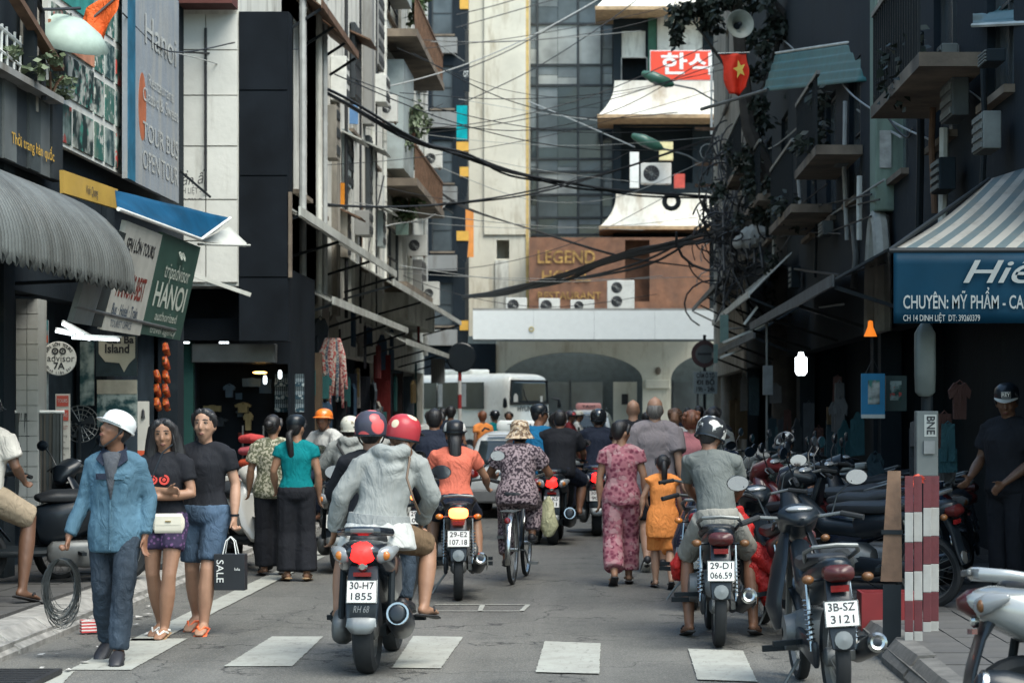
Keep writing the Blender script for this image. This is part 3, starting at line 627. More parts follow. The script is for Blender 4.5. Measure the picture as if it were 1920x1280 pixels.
# ---------------------------------------------------------------- motorbikes, bicycle
def wheel(parent, key, y, r, w, spokes=True, steer=0):
    wt = shared(key+'tyre', lambda: MB().lathe([(r-w*.75, -w*.36), (r-w*.35, -w*.5), (r-w*.08, -w*.38), (r, -w*.12), (r, w*.12), (r-w*.08, w*.38), (r-w*.35, w*.5), (r-w*.75, w*.36)], 28, Matrix.Rotation(R(90), 4, 'Y'), closed=True), 'wheel', M_RUB, parent)
    wt.location = (0, y, r)
    shared(key+'rim', lambda: MB().lathe([(r-w*.78, -w*.34), (r-w*.62, -w*.38), (r-w*.7, -w*.2), (r-w*.85, 0), (r-w*.7, w*.2), (r-w*.62, w*.38), (r-w*.78, w*.34), (r-w*.95, 0)], 24, Matrix.Rotation(R(90), 4, 'Y'), closed=True), 'rim', M_ALU, wt)
    shared(key+'hub', lambda: MB().lathe([(0, -.07), (.03, -.07), (.055, -.05), (.055, .05), (.03, .07), (0, .07)], 14, Matrix.Rotation(R(90), 4, 'Y')), 'hub', M_ALU, wt)
    def sp():
        m = MB()
        if spokes:
            for i in range(24):
                a = 2*math.pi*i/24; a2 = a+.35*(1 if i % 2 else -1); x = .035*(1 if i % 4 < 2 else -1)
                m.tube([(x, .05*math.cos(a2), .05*math.sin(a2)), (0, (r-w*.8)*math.cos(a), (r-w*.8)*math.sin(a))], .0022, 3)
        else:
            for i in range(5):
                a = 2*math.pi*i/5
                for d in (-.16, .16): m.bar((0, .05*math.cos(a), .05*math.sin(a)), (0, (r-w*.7)*math.cos(a+d), (r-w*.7)*math.sin(a+d)), .03, .022)
        return m
    shared(key+'spokes', sp, 'spokes', M_STEEL, wt)
    return wt
def plate_part(root, lines, c, tilt=18, m=M_PLATE, w=.19, h=.145, name='number_plate'):
    a = R(tilt); ux, uz = V((1, 0, 0)), V((0, math.sin(a), math.cos(a))); n = ux.cross(uz); c = V(c)
    mb = MB(); q = [c-ux*w/2-uz*h/2, c+ux*w/2-uz*h/2, c+ux*w/2+uz*h/2, c-ux*w/2+uz*h/2]; mb.slab(*q, .006)
    o = mb.build(name, [m], root, bevel=.003)
    e = MB(); off = n*.002
    for p0, p1 in ((0, 1), (1, 2), (2, 3), (3, 0)): e.bar(q[p0].lerp(c, .035)+off, q[p1].lerp(c, .035)+off, .003, .003)
    e.build('plate_border', [M_INK], o)
    for i, t in enumerate(lines):
        put_text(t, .062, c+uz*(.034-.067*i), ux, uz, M_INK, o, wide=(.15 if len(t) > 4 else .13)*w/.19, off=.003, bold=.012)
    return o
def motorbike(name, label, loc, rz=0, style='scooter', body=M_BLACK, body2=None, plate=None, lean=0, group='motorbikes and scooters in the street', lit=False, mirrors=True, plate_m=M_PLATE, sx=1.0, stand=False, tailm=None, blue=None, steer=0, cat='motorbike', dull=False):
    AMB = mat('amber_dull', (.12, .05, .015), .4) if dull else M_AMBER; tailm = tailm or (mat('red_lens_dull', (.05, .006, .006), .35) if dull else None)
    root = thing(name, label, cat, loc, rz, group); root.rotation_euler = (0, R(lean), R(rz)); root.scale = (sx, sx, sx)
    sc = style == 'scooter'; r, w = (.265, .135) if sc else (.285, .085); wb = .63
    K = style; b2 = body2 or M_DARK
    wheel(root, K+'r', -wb, r, w, not sc)
    # front assembly
    fk = shared(K+'fork', lambda: (lambda m: (m.tube([(-.065, wb, r), (-.06, wb-.17, .7), (-.02, wb-.2, .86)], .02, 8), m.tube([(.065, wb, r), (.06, wb-.17, .7), (.02, wb-.2, .86)], .02, 8), m)[-1])(MB()), 'front_fork', M_STEEL, root)
    wheel(root, K+'f', wb, r, w*.85, not sc)
    shared(K+'ff', lambda: (lambda m: (m.loft([(0, wb+(r+.045)*math.cos(a), r+(r+.045)*math.sin(a)) for a in [R(x) for x in (35, 65, 95, 125, 155)]], [(.055, .012), (.07, .014), (.075, .014), (.07, .014), (.05, .012)], 10), m)[-1])(MB()), 'front_mudguard', body, root)
    hz = 1.02
    def bars():
        m = MB(); m.tube([(-.34, .28, hz-.02), (-.25, .34, hz), (-.1, .42, hz-.02), (0, .44, hz-.04), (.1, .42, hz-.02), (.25, .34, hz), (.34, .28, hz-.02)], .012, 8); return m
    hb = shared(K+'hb', bars, 'handlebar', M_STEEL, root)
    for s in (-1, 1):
        shared(K+'gr%d' % s, lambda: MB().tube([(s*.25, .34, hz), (s*.37, .26, hz-.028)], .018, 8), 'grip', M_RUB, hb); shared(K+'lv%d' % s, lambda: MB().tube([(s*.22, .375, hz), (s*.28, .37, hz-.01), (s*.38, .31, hz-.025)], .006, 5), 'brake_lever', M_STEEL, hb)
    if mirrors:
        for s in (-1, 1):
            st = MB(); st.tube([(s*.2, .37, hz), (s*.24, .39, hz+.11), (s*.33, .37, hz+.19)], .006, 6); mo = st.build('mirror', [M_BLACK], root, True)
            Mm = Matrix.Rotation(R(90), 4, 'X'); h = MB(); h.lathe([(0, -.03), (.04, -.024), (.06, -.004), (.058, .006)], 16, Matrix.Translation((s*.36, .37, hz+.21)) @ Mm, 1.15, .8); h.build('mirror_shell', [M_BLACK], mo, True)
            h = MB(); h.lathe([(0, .002), (.056, .002)], 16, Matrix.Translation((s*.36, .368, hz+.21)) @ Mm, 1.15, .8); h.build('mirror_glass', [M_MIRROR], mo)
    shared(K+'hs', lambda: (lambda m: (m.loft([(0, .3, hz-.03), (0, .4, hz-.0), (0, .5, hz-.06), (0, .55, hz-.12)], [(.06, .04), (.13, .07), (.12, .09), (.07, .06)], 14), m)[-1])(MB()), 'headlamp_cowl', body, root)
    shared(K+'hl', lambda: MB().ball((0, .545, hz-.1), (.075, .035, .055), 14, 8), 'headlight', M_LENS, root)
    shared(K+'dash', lambda: MB().ball((0, .36, hz+.035), (.085, .05, .022), 14, 8), 'speedometer', M_LENS, root)
    if sc:
        shared(K+'shield', lambda: (lambda m: (m.loft([(0, .62, .33), (0, .53, .48), (0, .49, .68), (0, .42, .95)], [(.13, .05), (.2, .04), (.22, .04), (.1, .035)], 16, e=.7), m)[-1])(MB()), 'leg_shield', body, root)
        shared(K+'floor', lambda: MB().loft([(0, -.05, .31), (0, .1, .3), (0, .45, .3), (0, .56, .33)], [(.17, .04), (.16, .035), (.16, .035), (.12, .04)], 12, e=.5), 'footboard', b2, root)
        shared(K+'tail', lambda: MB().loft([(0, .06, .5), (0, -.1, .56), (0, -.38, .65), (0, -.62, .72), (0, -.8, .765), (0, -.87, .78)], [(.12, .2), (.165, .19), (.185, .165), (.185, .13), (.15, .085), (.1, .05)], 20, e=.8), 'rear_body', body, root)
        shared(K+'seat', lambda: MB().loft([(0, .12, .76), (0, -.02, .775), (0, -.25, .775), (0, -.33, .8), (0, -.6, .83), (0, -.72, .84)], [(.09, .03), (.13, .055), (.14, .055), (.135, .055), (.12, .055), (.08, .03)], 16, e=.7), 'seat', M_SEAT, root)
        shared(K+'rail', lambda: MB().loft([(-.15, -.5, .86), (-.165, -.72, .89), (-.1, -.84, .9), (0, -.865, .905), (.1, -.84, .9), (.165, -.72, .89), (.15, -.5, .86)], [(.02, .012), (.024, .014), (.028, .016), (.028, .018), (.028, .016), (.024, .014), (.02, .012)], 8, (0, 0, 1)), 'grab_rail', body, root)
        shared(K+'insert', lambda: MB().box(-.075, .075, -.897, -.875, .89, .92), 'rail_insert', M_ALU, root, bevel=.008)
        shared(K+'tl', lambda: MB().loft([(0, -.8, .77), (0, -.875, .768), (0, -.9, .765)], [(.088, .07), (.08, .062), (.062, .045)], 18, e=.75), 'tail_light', tailm or (M_TAIL if lit else M_REDL), root)
        for s in (-1, 1):
            shared(K+'in%d' % s, lambda: MB().loft([(s*.1, -.85, .745), (s*.155, -.815, .765), (s*.2, -.74, .79)], [(.045, .03), (.048, .035), (.02, .015)], 12, (0, 0, 1)), 'indicator', M_LENS, root)
            shared(K+'ia%d' % s, lambda: MB().ball((s*.142, -.85, .752), (.028, .02, .03), 10, 6), 'indicator_bulb', AMB, root)
        py = .55
        shared(K+'hang', lambda: MB().loft([(0, -.78, .7), (0, -.83, .6), (0, -.87, .47), (0, -.9, .32)], [(.09, .03), (.1, .015), (.105, .014), (.095, .012)], 12, e=.5), 'plate_bracket', M_BLACK, root)
        shared(K+'refl', lambda: MB().box(-.055, .055, -.875, -.85, .625, .65), 'reflector', M_REDL, root)
        shared(K+'lock', lambda: MB().lathe([(0, -.02), (.028, -.02), (.032, 0), (.02, .015), (0, .015)], 12, Matrix.Translation((0, -.855, .685)) @ Matrix.Rotation(R(90), 4, 'X')), 'seat_lock', M_CHROME, root)
        shared(K+'flap', lambda: MB().loft([(0, -.905, .37), (0, -.925, .32), (0, -.93, .28)], [(.088, .01), (.095, .01), (.06, .01)], 10, e=.6), 'mudflap', M_STEEL if plate else M_BLACK, root)
        ex = shared(K+'ex', lambda: MB().loft([(.12, -.15, .24), (.17, -.3, .28), (.2, -.5, .3), (.215, -.78, .37), (.218, -.86, .39)], [.04, (.07, .085), (.085, .1), (.082, .098), (.07, .08)], 16), 'exhaust', M_BLACK, root)
        shared(K+'exr', lambda: MB().lathe([(.06, 0), (.07, 0), (.074, .02), (.07, .03), (.058, .03), (.058, .01)], 18, Matrix.Translation((.22, -.855, .393)) @ Matrix.Rotation(R(78), 4, 'X'), closed=True), 'exhaust_cap', M_CHROME, ex)
        shared(K+'eng', lambda: MB().loft([(-.15, .02, .3), (-.17, -.25, .29), (-.175, -.5, .28), (-.17, -.68, .28)], [(.06, .1), (.07, .12), (.065, .115), (.05, .085)], 14, e=.7), 'engine_cover', M_ALU, root)
        shared(K+'swing', lambda: (lambda m: (m.bar((.12, -.2, .28), (.1, -wb, r), .04, .06), m.tube([(-.16, -.68, .31), (-.15, -.62, .66)], .022, 8), m.tube([(.15, -.66, .31), (.15, -.6, .66)], .022, 8), m)[-1])(MB()), 'rear_shock', M_DARK, root)
        for s in (-1, 1): shared(K+'pg%d' % s, lambda: MB().bar((s*.17, -.2, .31), (s*.32, -.22, .31), .045, .03), 'footpeg', M_DARK, root)
    else:
        shared(K+'shield', lambda: (lambda m: [m.loft([(s*.07, .5, .92), (s*.13, .42, .72), (s*.19, .33, .5), (s*.17, .3, .36)], [(.05, .02), (.1, .02), (.1, .018), (.05, .015)], 12, (.3*s, 1, 0)) for s in (-1, 1)] and m)(MB()), 'leg_shield', body, root)
        shared(K+'spine', lambda: MB().loft([(0, .42, .82), (0, .2, .62), (0, -.1, .6), (0, -.3, .66)], [(.06, .07), (.075, .07), (.08, .07), (.1, .09)], 12, e=.8), 'frame_cover', body, root)
        shared(K+'tail', lambda: MB().loft([(0, -.1, .62), (0, -.35, .67), (0, -.6, .73), (0, -.8, .79), (0, -.86, .81)], [(.1, .1), (.125, .1), (.12, .085), (.09, .06), (.06, .035)], 16, e=.8), 'rear_body', body, root)
        shared(K+'seat', lambda: MB().loft([(0, .16, .76), (0, 0, .77), (0, -.3, .775), (0, -.55, .81), (0, -.7, .83)], [(.06, .03), (.105, .045), (.13, .05), (.12, .045), (.08, .025)], 14, e=.7), 'seat', M_SEAT, root)
        shared(K+'rail', lambda: MB().loft([(-.12, -.5, .81), (-.15, -.68, .87), (-.12, -.8, .905), (0, -.84, .915), (.12, -.8, .905), (.15, -.68, .87), (.12, -.5, .81)], .013, 8, (0, 0, 1)), 'grab_rail', M_STEEL, root)
        shared(K+'tl', lambda: MB().loft([(0, -.82, .765), (0, -.895, .765), (0, -.91, .765)], [(.085, .05), (.085, .048), (.06, .035)], 16, e=.7), 'tail_light', tailm or (M_TAIL if lit else M_REDL), root)
        shared(K+'refl', lambda: MB().box(-.05, .05, -.895, -.87, .665, .7), 'reflector', M_REDL, root)
        for s in (-1, 1):
            shared(K+'is%d' % s, lambda: MB().tube([(s*.08, -.8, .73), (s*.15, -.83, .73)], .01, 6), 'indicator_stalk', M_BLACK, root)
            shared(K+'in%d' % s, lambda: MB().ball((s*.165, -.84, .735), (.035, .03, .026), 10, 6), 'indicator', AMB, root)
        shared(K+'hang', lambda: MB().loft([(0, -.8, .72), (0, -.86, .6), (0, -.9, .45), (0, -.93, .36)], [(.07, .03), (.075, .02), (.075, .015), (.065, .012)], 12, e=.5), 'rear_mudguard', M_BLACK, root)
        shared(K+'flapr', lambda: MB().lathe([(0, -.012), (.055, -.01), (.05, .01), (0, .014)], 14, Matrix.Translation((0, -.925, .405)) @ Matrix.Rotation(R(80), 4, 'X')), 'mudguard_reflector', M_STEEL, root)
        shared(K+'eng', lambda: (lambda m: (m.loft([(0, .26, .36), (0, .1, .36), (0, -.12, .37)], [(.11, .08), (.15, .13), (.13, .12)], 14, e=.7), m.lathe([(.03, -.19), (.1, -.18), (.11, -.13), (.1, .16), (.05, .18)], 16, Matrix.Translation((0, .02, .36)) @ Matrix.Rotation(R(90), 4, 'Y')), m)[-1])(MB()), 'engine', M_ALU, root)
        shared(K+'chain', lambda: MB().loft([(-.11, -.02, .35), (-.115, -.3, .33), (-.11, -.66, .3)], [(.02, .07), (.02, .06), (.02, .075)], 10, e=.6), 'chain_guard', M_BLACK, root)
        ex = shared(K+'ex', lambda: MB().loft([(.09, .2, .22), (.13, 0, .2), (.15, -.2, .24), (.17, -.4, .27), (.19, -.8, .36), (.192, -.86, .372)], [.02, .024, (.03, .03), (.058, .058), (.062, .062), (.05, .05)], 14), 'exhaust', M_BLACK, root)
        shared(K+'exr', lambda: MB().lathe([(.024, 0), (.052, 0), (.056, .02), (.04, .035), (.024, .03)], 16, Matrix.Translation((.192, -.86, .373)) @ Matrix.Rotation(R(78), 4, 'X'), closed=True), 'exhaust_tip', M_CHROME, ex)
        shared(K+'exs', lambda: MB().slab((.245, -.42, .24), (.25, -.74, .31), (.25, -.74, .38), (.245, -.42, .31), .006), 'exhaust_shield', M_CHROME, ex)
        for s in (-1, 1):
            def shock(s=s):
                m = MB(); m.tube([(s*.125, -wb+.02, r+.03), (s*.12, -.5, .7)], .013, 8)
                for i in range(9): m.lathe([(.02, -.006), (.028, 0), (.02, .006)], 10, Matrix.Translation((s*.125, -wb+.03+i*.011, r+.1+i*.026)), closed=True)
                return m
            shared(K+'sh%d' % s, shock, 'rear_shock', M_CHROME, root)
            shared(K+'pg%d' % s, lambda: MB().bar((s*.1, .05, .27), (s*.31, .05, .27), .035, .035), 'footpeg', M_DARK, root); shared(K+'pp%d' % s, lambda: MB().bar((s*.12, -.3, .34), (s*.3, -.34, .34), .03, .03), 'pillion_footpeg', M_DARK, root)
        shared(K+'swing', lambda: (lambda m: [m.bar((s*.1, -.1, .34), (s*.1, -wb, r), .03, .05) for s in (-1, 1)] and m)(MB()), 'swingarm', M_STEEL, root)
        if style == 'underbone': shared(K+'stnd', lambda: MB().tube([(-.1, .02, .2), (-.19, -.02, .08), (-.23, -.03, .01)], .01, 6), 'kickstand', M_STEEL, root)
    if sc and lit and plate[0] == '30-H7': put_text('RH 68', .06, (0, -.912, .425), (1, 0, 0), (0, 0, 1), M_LENS, root, shear=.3, wide=.1, off=.004)
    if plate: plate_part(root, plate, (0, -.893 if sc else -.918, .535 if sc else .55), 14, plate_m)
    return root
def bicycle(label, loc, rz=0):
    root = thing('bicycle', label, 'bicycle', loc, rz); r = .33; wb = .53; mt = mat('bicycle_paint', (.04, .06, .08), .35, var=.1, coat=.4)
    for y in (-wb, wb):
        t = MB().lathe([(r-.03, -.012), (r-.012, -.02), (r, 0), (r-.012, .02), (r-.03, .012)], 32, Matrix.Rotation(R(90), 4, 'Y'), closed=True).build('wheel', [M_RUB], root, True); t.location = (0, y, r)
        MB().lathe([(r-.04, -.012), (r-.028, -.015), (r-.028, .015), (r-.04, .012)], 32, Matrix.Rotation(R(90), 4, 'Y'), closed=True).build('rim', [M_CHROME], t, True)
        MB().lathe([(0, -.05), (.02, -.05), (.02, .05), (0, .05)], 10, Matrix.Rotation(R(90), 4, 'Y')).build('hub', [M_CHROME], t, True)
        sp = MB()
        for i in range(28):
            a = 2*math.pi*i/28; sp.tube([(.03*(1 if i % 2 else -1), .02*math.cos(a+.8), .02*math.sin(a+.8)), (0, (r-.035)*math.cos(a), (r-.035)*math.sin(a))], .0016, 3)
        sp.build('spokes', [M_STEEL], t)
        g_ = MB(); g_.loft([(0, y+(r+.03)*math.cos(R(a)), r+(r+.03)*math.sin(R(a))) for a in ((200, 170, 140, 110, 80, 50) if y < 0 else (150, 120, 90, 60, 35))], [(.026, .006)]*(6 if y < 0 else 5), 8); g_.build('mudguard', [M_CHROME], root, True)
    f = MB(); f.tube([(0, -.12, .3), (0, -.22, .78)], .016, 8); f.tube([(0, -.12, .3), (0, .1, .36), (0, .36, .78)], .018, 8); f.tube([(0, .34, .72), (0, .38, .92)], .018, 8)
    for s in (-1, 1):
        f.tube([(s*.05, -.12, .3), (s*.055, -wb, r)], .009, 6); f.tube([(s*.012, -.21, .72), (s*.055, -wb, r)], .008, 6); f.tube([(s*.05, wb, r), (s*.05, .42, .62), (0, .37, .7)], .011, 6)
    f.build('frame', [mt], root, True)
    MB().loft([(0, -.4, .84), (0, -.3, .85), (0, -.1, .845)], [(.11, .04), (.1, .04), (.03, .025)], 12, e=.8).build('saddle', [M_SEAT], root, True)
    MB().tube([(-.28, .2, 1.0), (-.2, .34, 1.02), (0, .38, .95), (.2, .34, 1.02), (.28, .2, 1.0)], .012, 8).build('handlebar', [M_CHROME], root, True)
    rk = MB()
    for x in (-.07, -.025, .025, .07): rk.tube([(x, -.36, .7), (x, -.82, .705)], .006, 5)
    rk.tube([(-.075, -.82, .705), (.075, -.82, .705)], .007, 5); rk.tube([(-.075, -.5, .7), (.075, -.5, .7)], .006, 5)
    for s in (-1, 1): rk.tube([(s*.07, -.78, .7), (s*.06, -wb, r)], .006, 5)
    rk.build('luggage_rack', [M_STEEL], root, True)
    MB().lathe([(0, -.012), (.028, -.01), (.03, .0), (.02, .012), (0, .014)], 12, Matrix.Translation((0, -.89, .62)) @ Matrix.Rotation(R(80), 4, 'X')).build('rear_reflector', [M_REDL], root, True)
    for s in (-1, 1):
        p = MB(); p.bar((s*.07, -.12, .3), (s*.09, -.12+s*.1, .3-s*.13), .014); p.obox((s*.14, -.12+s*.1, .3-s*.13), (.09, .08, .025)); p.build('pedal', [M_STEEL], root)
    return root
# ---------------------------------------------------------------- people
SK = mat('skin', (.27, .145, .09), .5, var=.12, scale=9, bump=.08, bscale=60, spec=.4)
SK2 = mat('skin_tanned', (.19, .092, .055), .5, var=.15, scale=9, bump=.08, bscale=60, spec=.4)
SK3 = mat('skin_fair', (.34, .195, .13), .5, var=.12, scale=9, spec=.4)
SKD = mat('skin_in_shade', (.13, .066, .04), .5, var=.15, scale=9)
def hairmat(name, col):
    if name in MATS: return MATS[name]
    m, nt, b = base_mat(name); MATS[name] = m
    v = coords(nt, (60, 60, 4)); f = noise_(nt, v, 1.5, 3)
    nt.links.new(mixc(nt, ramp(nt, f, .3, .7), tuple(x*.6 for x in col), tuple(x*1.7 for x in col)), b.inputs['Base Color'])
    b.inputs['Roughness'].default_value = .42; bump_(nt, b, f, .6, .01); return m
HB = hairmat('hair_black', (.012, .011, .012)); HBR = hairmat('hair_brown', (.09, .042, .022)); HRED = hairmat('hair_auburn', (.16, .06, .03)); HGR = hairmat('hair_grey', (.12, .11, .1))
EYEW = mat('eye_white', (.26, .22, .19), .4, var=.03); EYEB = mat('eye_iris', (.02, .012, .008), .2, var=.05)
LIP = mat('lips_tint', (.17, .062, .047), .5, var=.1); STRAP = mat('strap_black', (.015, .016, .018), .6)

STAND = dict(pel=(0, 0, .90), wst=(0, .0, 1.04), chs=(0, .01, 1.22), nck=(0, -.012, 1.385), hd=(0, .015, 1.535),
    lsh=(-.17, -.005, 1.345), lel=(-.215, -.03, 1.08), lwr=(-.225, .03, .85), rsh=(.17, -.005, 1.345), rel=(.215, -.03, 1.08), rwr=(.225, .03, .85),
    lhp=(-.085, 0, .87), lkn=(-.09, .015, .48), lan=(-.09, -.02, .085), lto=(-.115, .13, .035), rhp=(.085, 0, .87), rkn=(.09, .015, .48), ran=(.09, -.02, .085), rto=(.115, .13, .035))
def pose(base=STAND, **kw): d = dict(base); d.update(kw); return d
WALK = pose(lkn=(-.085, .13, .49), lan=(-.08, .12, .09), lto=(-.09, .27, .045), rkn=(.085, -.01, .47), ran=(.08, -.25, .13), rto=(.09, -.12, .03),
    lwr=(-.25, -.1, .86), lel=(-.22, -.09, 1.09), rwr=(.25, .14, .88), rel=(.22, .0, 1.09))
WALK2 = pose(rkn=(.085, .13, .49), ran=(.08, .12, .09), rto=(.09, .27, .045), lkn=(-.085, -.01, .47), lan=(-.08, -.25, .13), lto=(-.09, -.12, .03),
    rwr=(.25, -.1, .86), rel=(.22, -.09, 1.09), lwr=(-.25, .14, .88), lel=(-.22, .0, 1.09))
# seated on a saddle 0.78 m up
RIDE = pose(pel=(0, 0, .88), wst=(0, .03, 1.02), chs=(0, .075, 1.19), nck=(0, .095, 1.345), hd=(0, .135, 1.49),
    lsh=(-.17, .085, 1.31), rsh=(.17, .085, 1.31), lel=(-.29, .2, 1.09), rel=(.29, .2, 1.09), lwr=(-.29, .43, 1.0), rwr=(.29, .43, 1.0),
    lhp=(-.09, .02, .85), rhp=(.09, .02, .85), lkn=(-.19, .38, .72), rkn=(.19, .38, .72), lan=(-.17, .33, .36), ran=(.17, .33, .36), lto=(-.19, .47, .31), rto=(.19, .47, .31))
PILL = pose(RIDE, lkn=(-.27, .26, .68), rkn=(.27, .26, .68), lan=(-.27, .12, .33), ran=(.27, .12, .33), lto=(-.31, .25, .27), rto=(.31, .25, .27))

def lerp(a, b, t): return V(a)*(1-t)+V(b)*t
def limb(mb, a, b, c, ra, rb, rc, t0, t1, add=0, n=10, hint=(1, 0, 0), mid=None, rnd=True):
    """a piece of a two-bone limb a-b-c from t0 to t1 (0..2) with tapering radii"""
    a, b, c = V(a), V(b), V(c)
    def P(t): return lerp(a, b, t) if t <= 1 else lerp(b, c, t-1)
    def Rr(t):
        r = ra+(rb-ra)*t if t <= 1 else rb+(rc-rb)*(t-1)
        if mid and 1 < t < 2: r += mid*math.sin((t-1)*math.pi)**2*(1.5-(t-1))
        return r
    ts = sorted({t0, t1, *[t for t in (.25, .5, .85, 1, 1.15, 1.35, 1.6, 1.85) if t0 < t < t1]})
    ad = add if callable(add) else (lambda t: add)
    mb.loft([P(t) for t in ts], [Rr(t)+ad(t) for t in ts], n, hint, rnd)
def hand(mb, wr, d, across, curl=25, side=1, k=1.0, spread=0):
    """palm, four fingers and a thumb; across points to the thumb side"""
    wr, d = V(wr), V(d).normalized(); ac = V(across); ac = (ac-d*ac.dot(d)).normalized(); nrm = d.cross(ac)*side
    kn = wr+d*.085*k
    mb.loft([wr-d*.02, wr+d*.02*k, wr+d*.055*k, kn], [(.024, .019), (.03*k, .018*k), (.04*k, .016*k), (.038*k, .012*k)], 10, ac)
    for i, L in enumerate((.92, 1.05, .98, .78)):
        p = kn+ac*(.028-.0187*i)*k-d*.012*k-(d*.004*i*k); dd = V(d); q = [p]; rr = [.0095*k]
        for j, l in enumerate((.043, .027, .022)):
            dd = Matrix.Rotation(R(curl*(.75 if j == 0 else 1.1))*-side, 3, ac) @ dd
            q.append(q[-1]+dd*l*L*k); rr.append((.0088, .008, .0065)[j]*k)
        mb.loft(q, rr, 6, ac)
    th = (d*.6+ac*.75-nrm*-.25).normalized(); p = wr+d*.025*k+ac*.02*k
    p2 = p+th*.036*k; d2 = (th+d*.5).normalized(); mb.loft([p, p2, p2+d2*.03*k, p2+(d2+d*.3-nrm*.1*(curl/60)).normalized()*.052*k], [.014*k, .0115*k, .0095*k, .0075*k], 6, d)
def finish(o, vox, it=3, fac=.5):
    m = o.modifiers.new('fuse', 'REMESH'); m.mode = 'VOXEL'; m.voxel_size = vox; m.use_smooth_shade = True
    sm = o.modifiers.new('soften', 'SMOOTH'); sm.factor = fac; sm.iterations = it
def folds(o, strength=.02, size=.16, seed=0):
    key = 'fold_noise%g' % size
    t = bpy.data.textures.get(key) or bpy.data.textures.new(key, 'CLOUDS'); t.noise_scale = size; t.noise_depth = 2
    d = o.modifiers.new('folds', 'DISPLACE'); d.texture = t; d.strength = strength; d.mid_level = .3; d.texture_coords = 'LOCAL'
def head_matrix(J, yaw=0, pitch=0, roll=0): return Matrix.Translation(V(J['hd'])) @ Matrix.Rotation(R(-yaw), 4, 'Z') @ Matrix.Rotation(R(pitch), 4, 'X') @ Matrix.Rotation(R(roll), 4, 'Y')

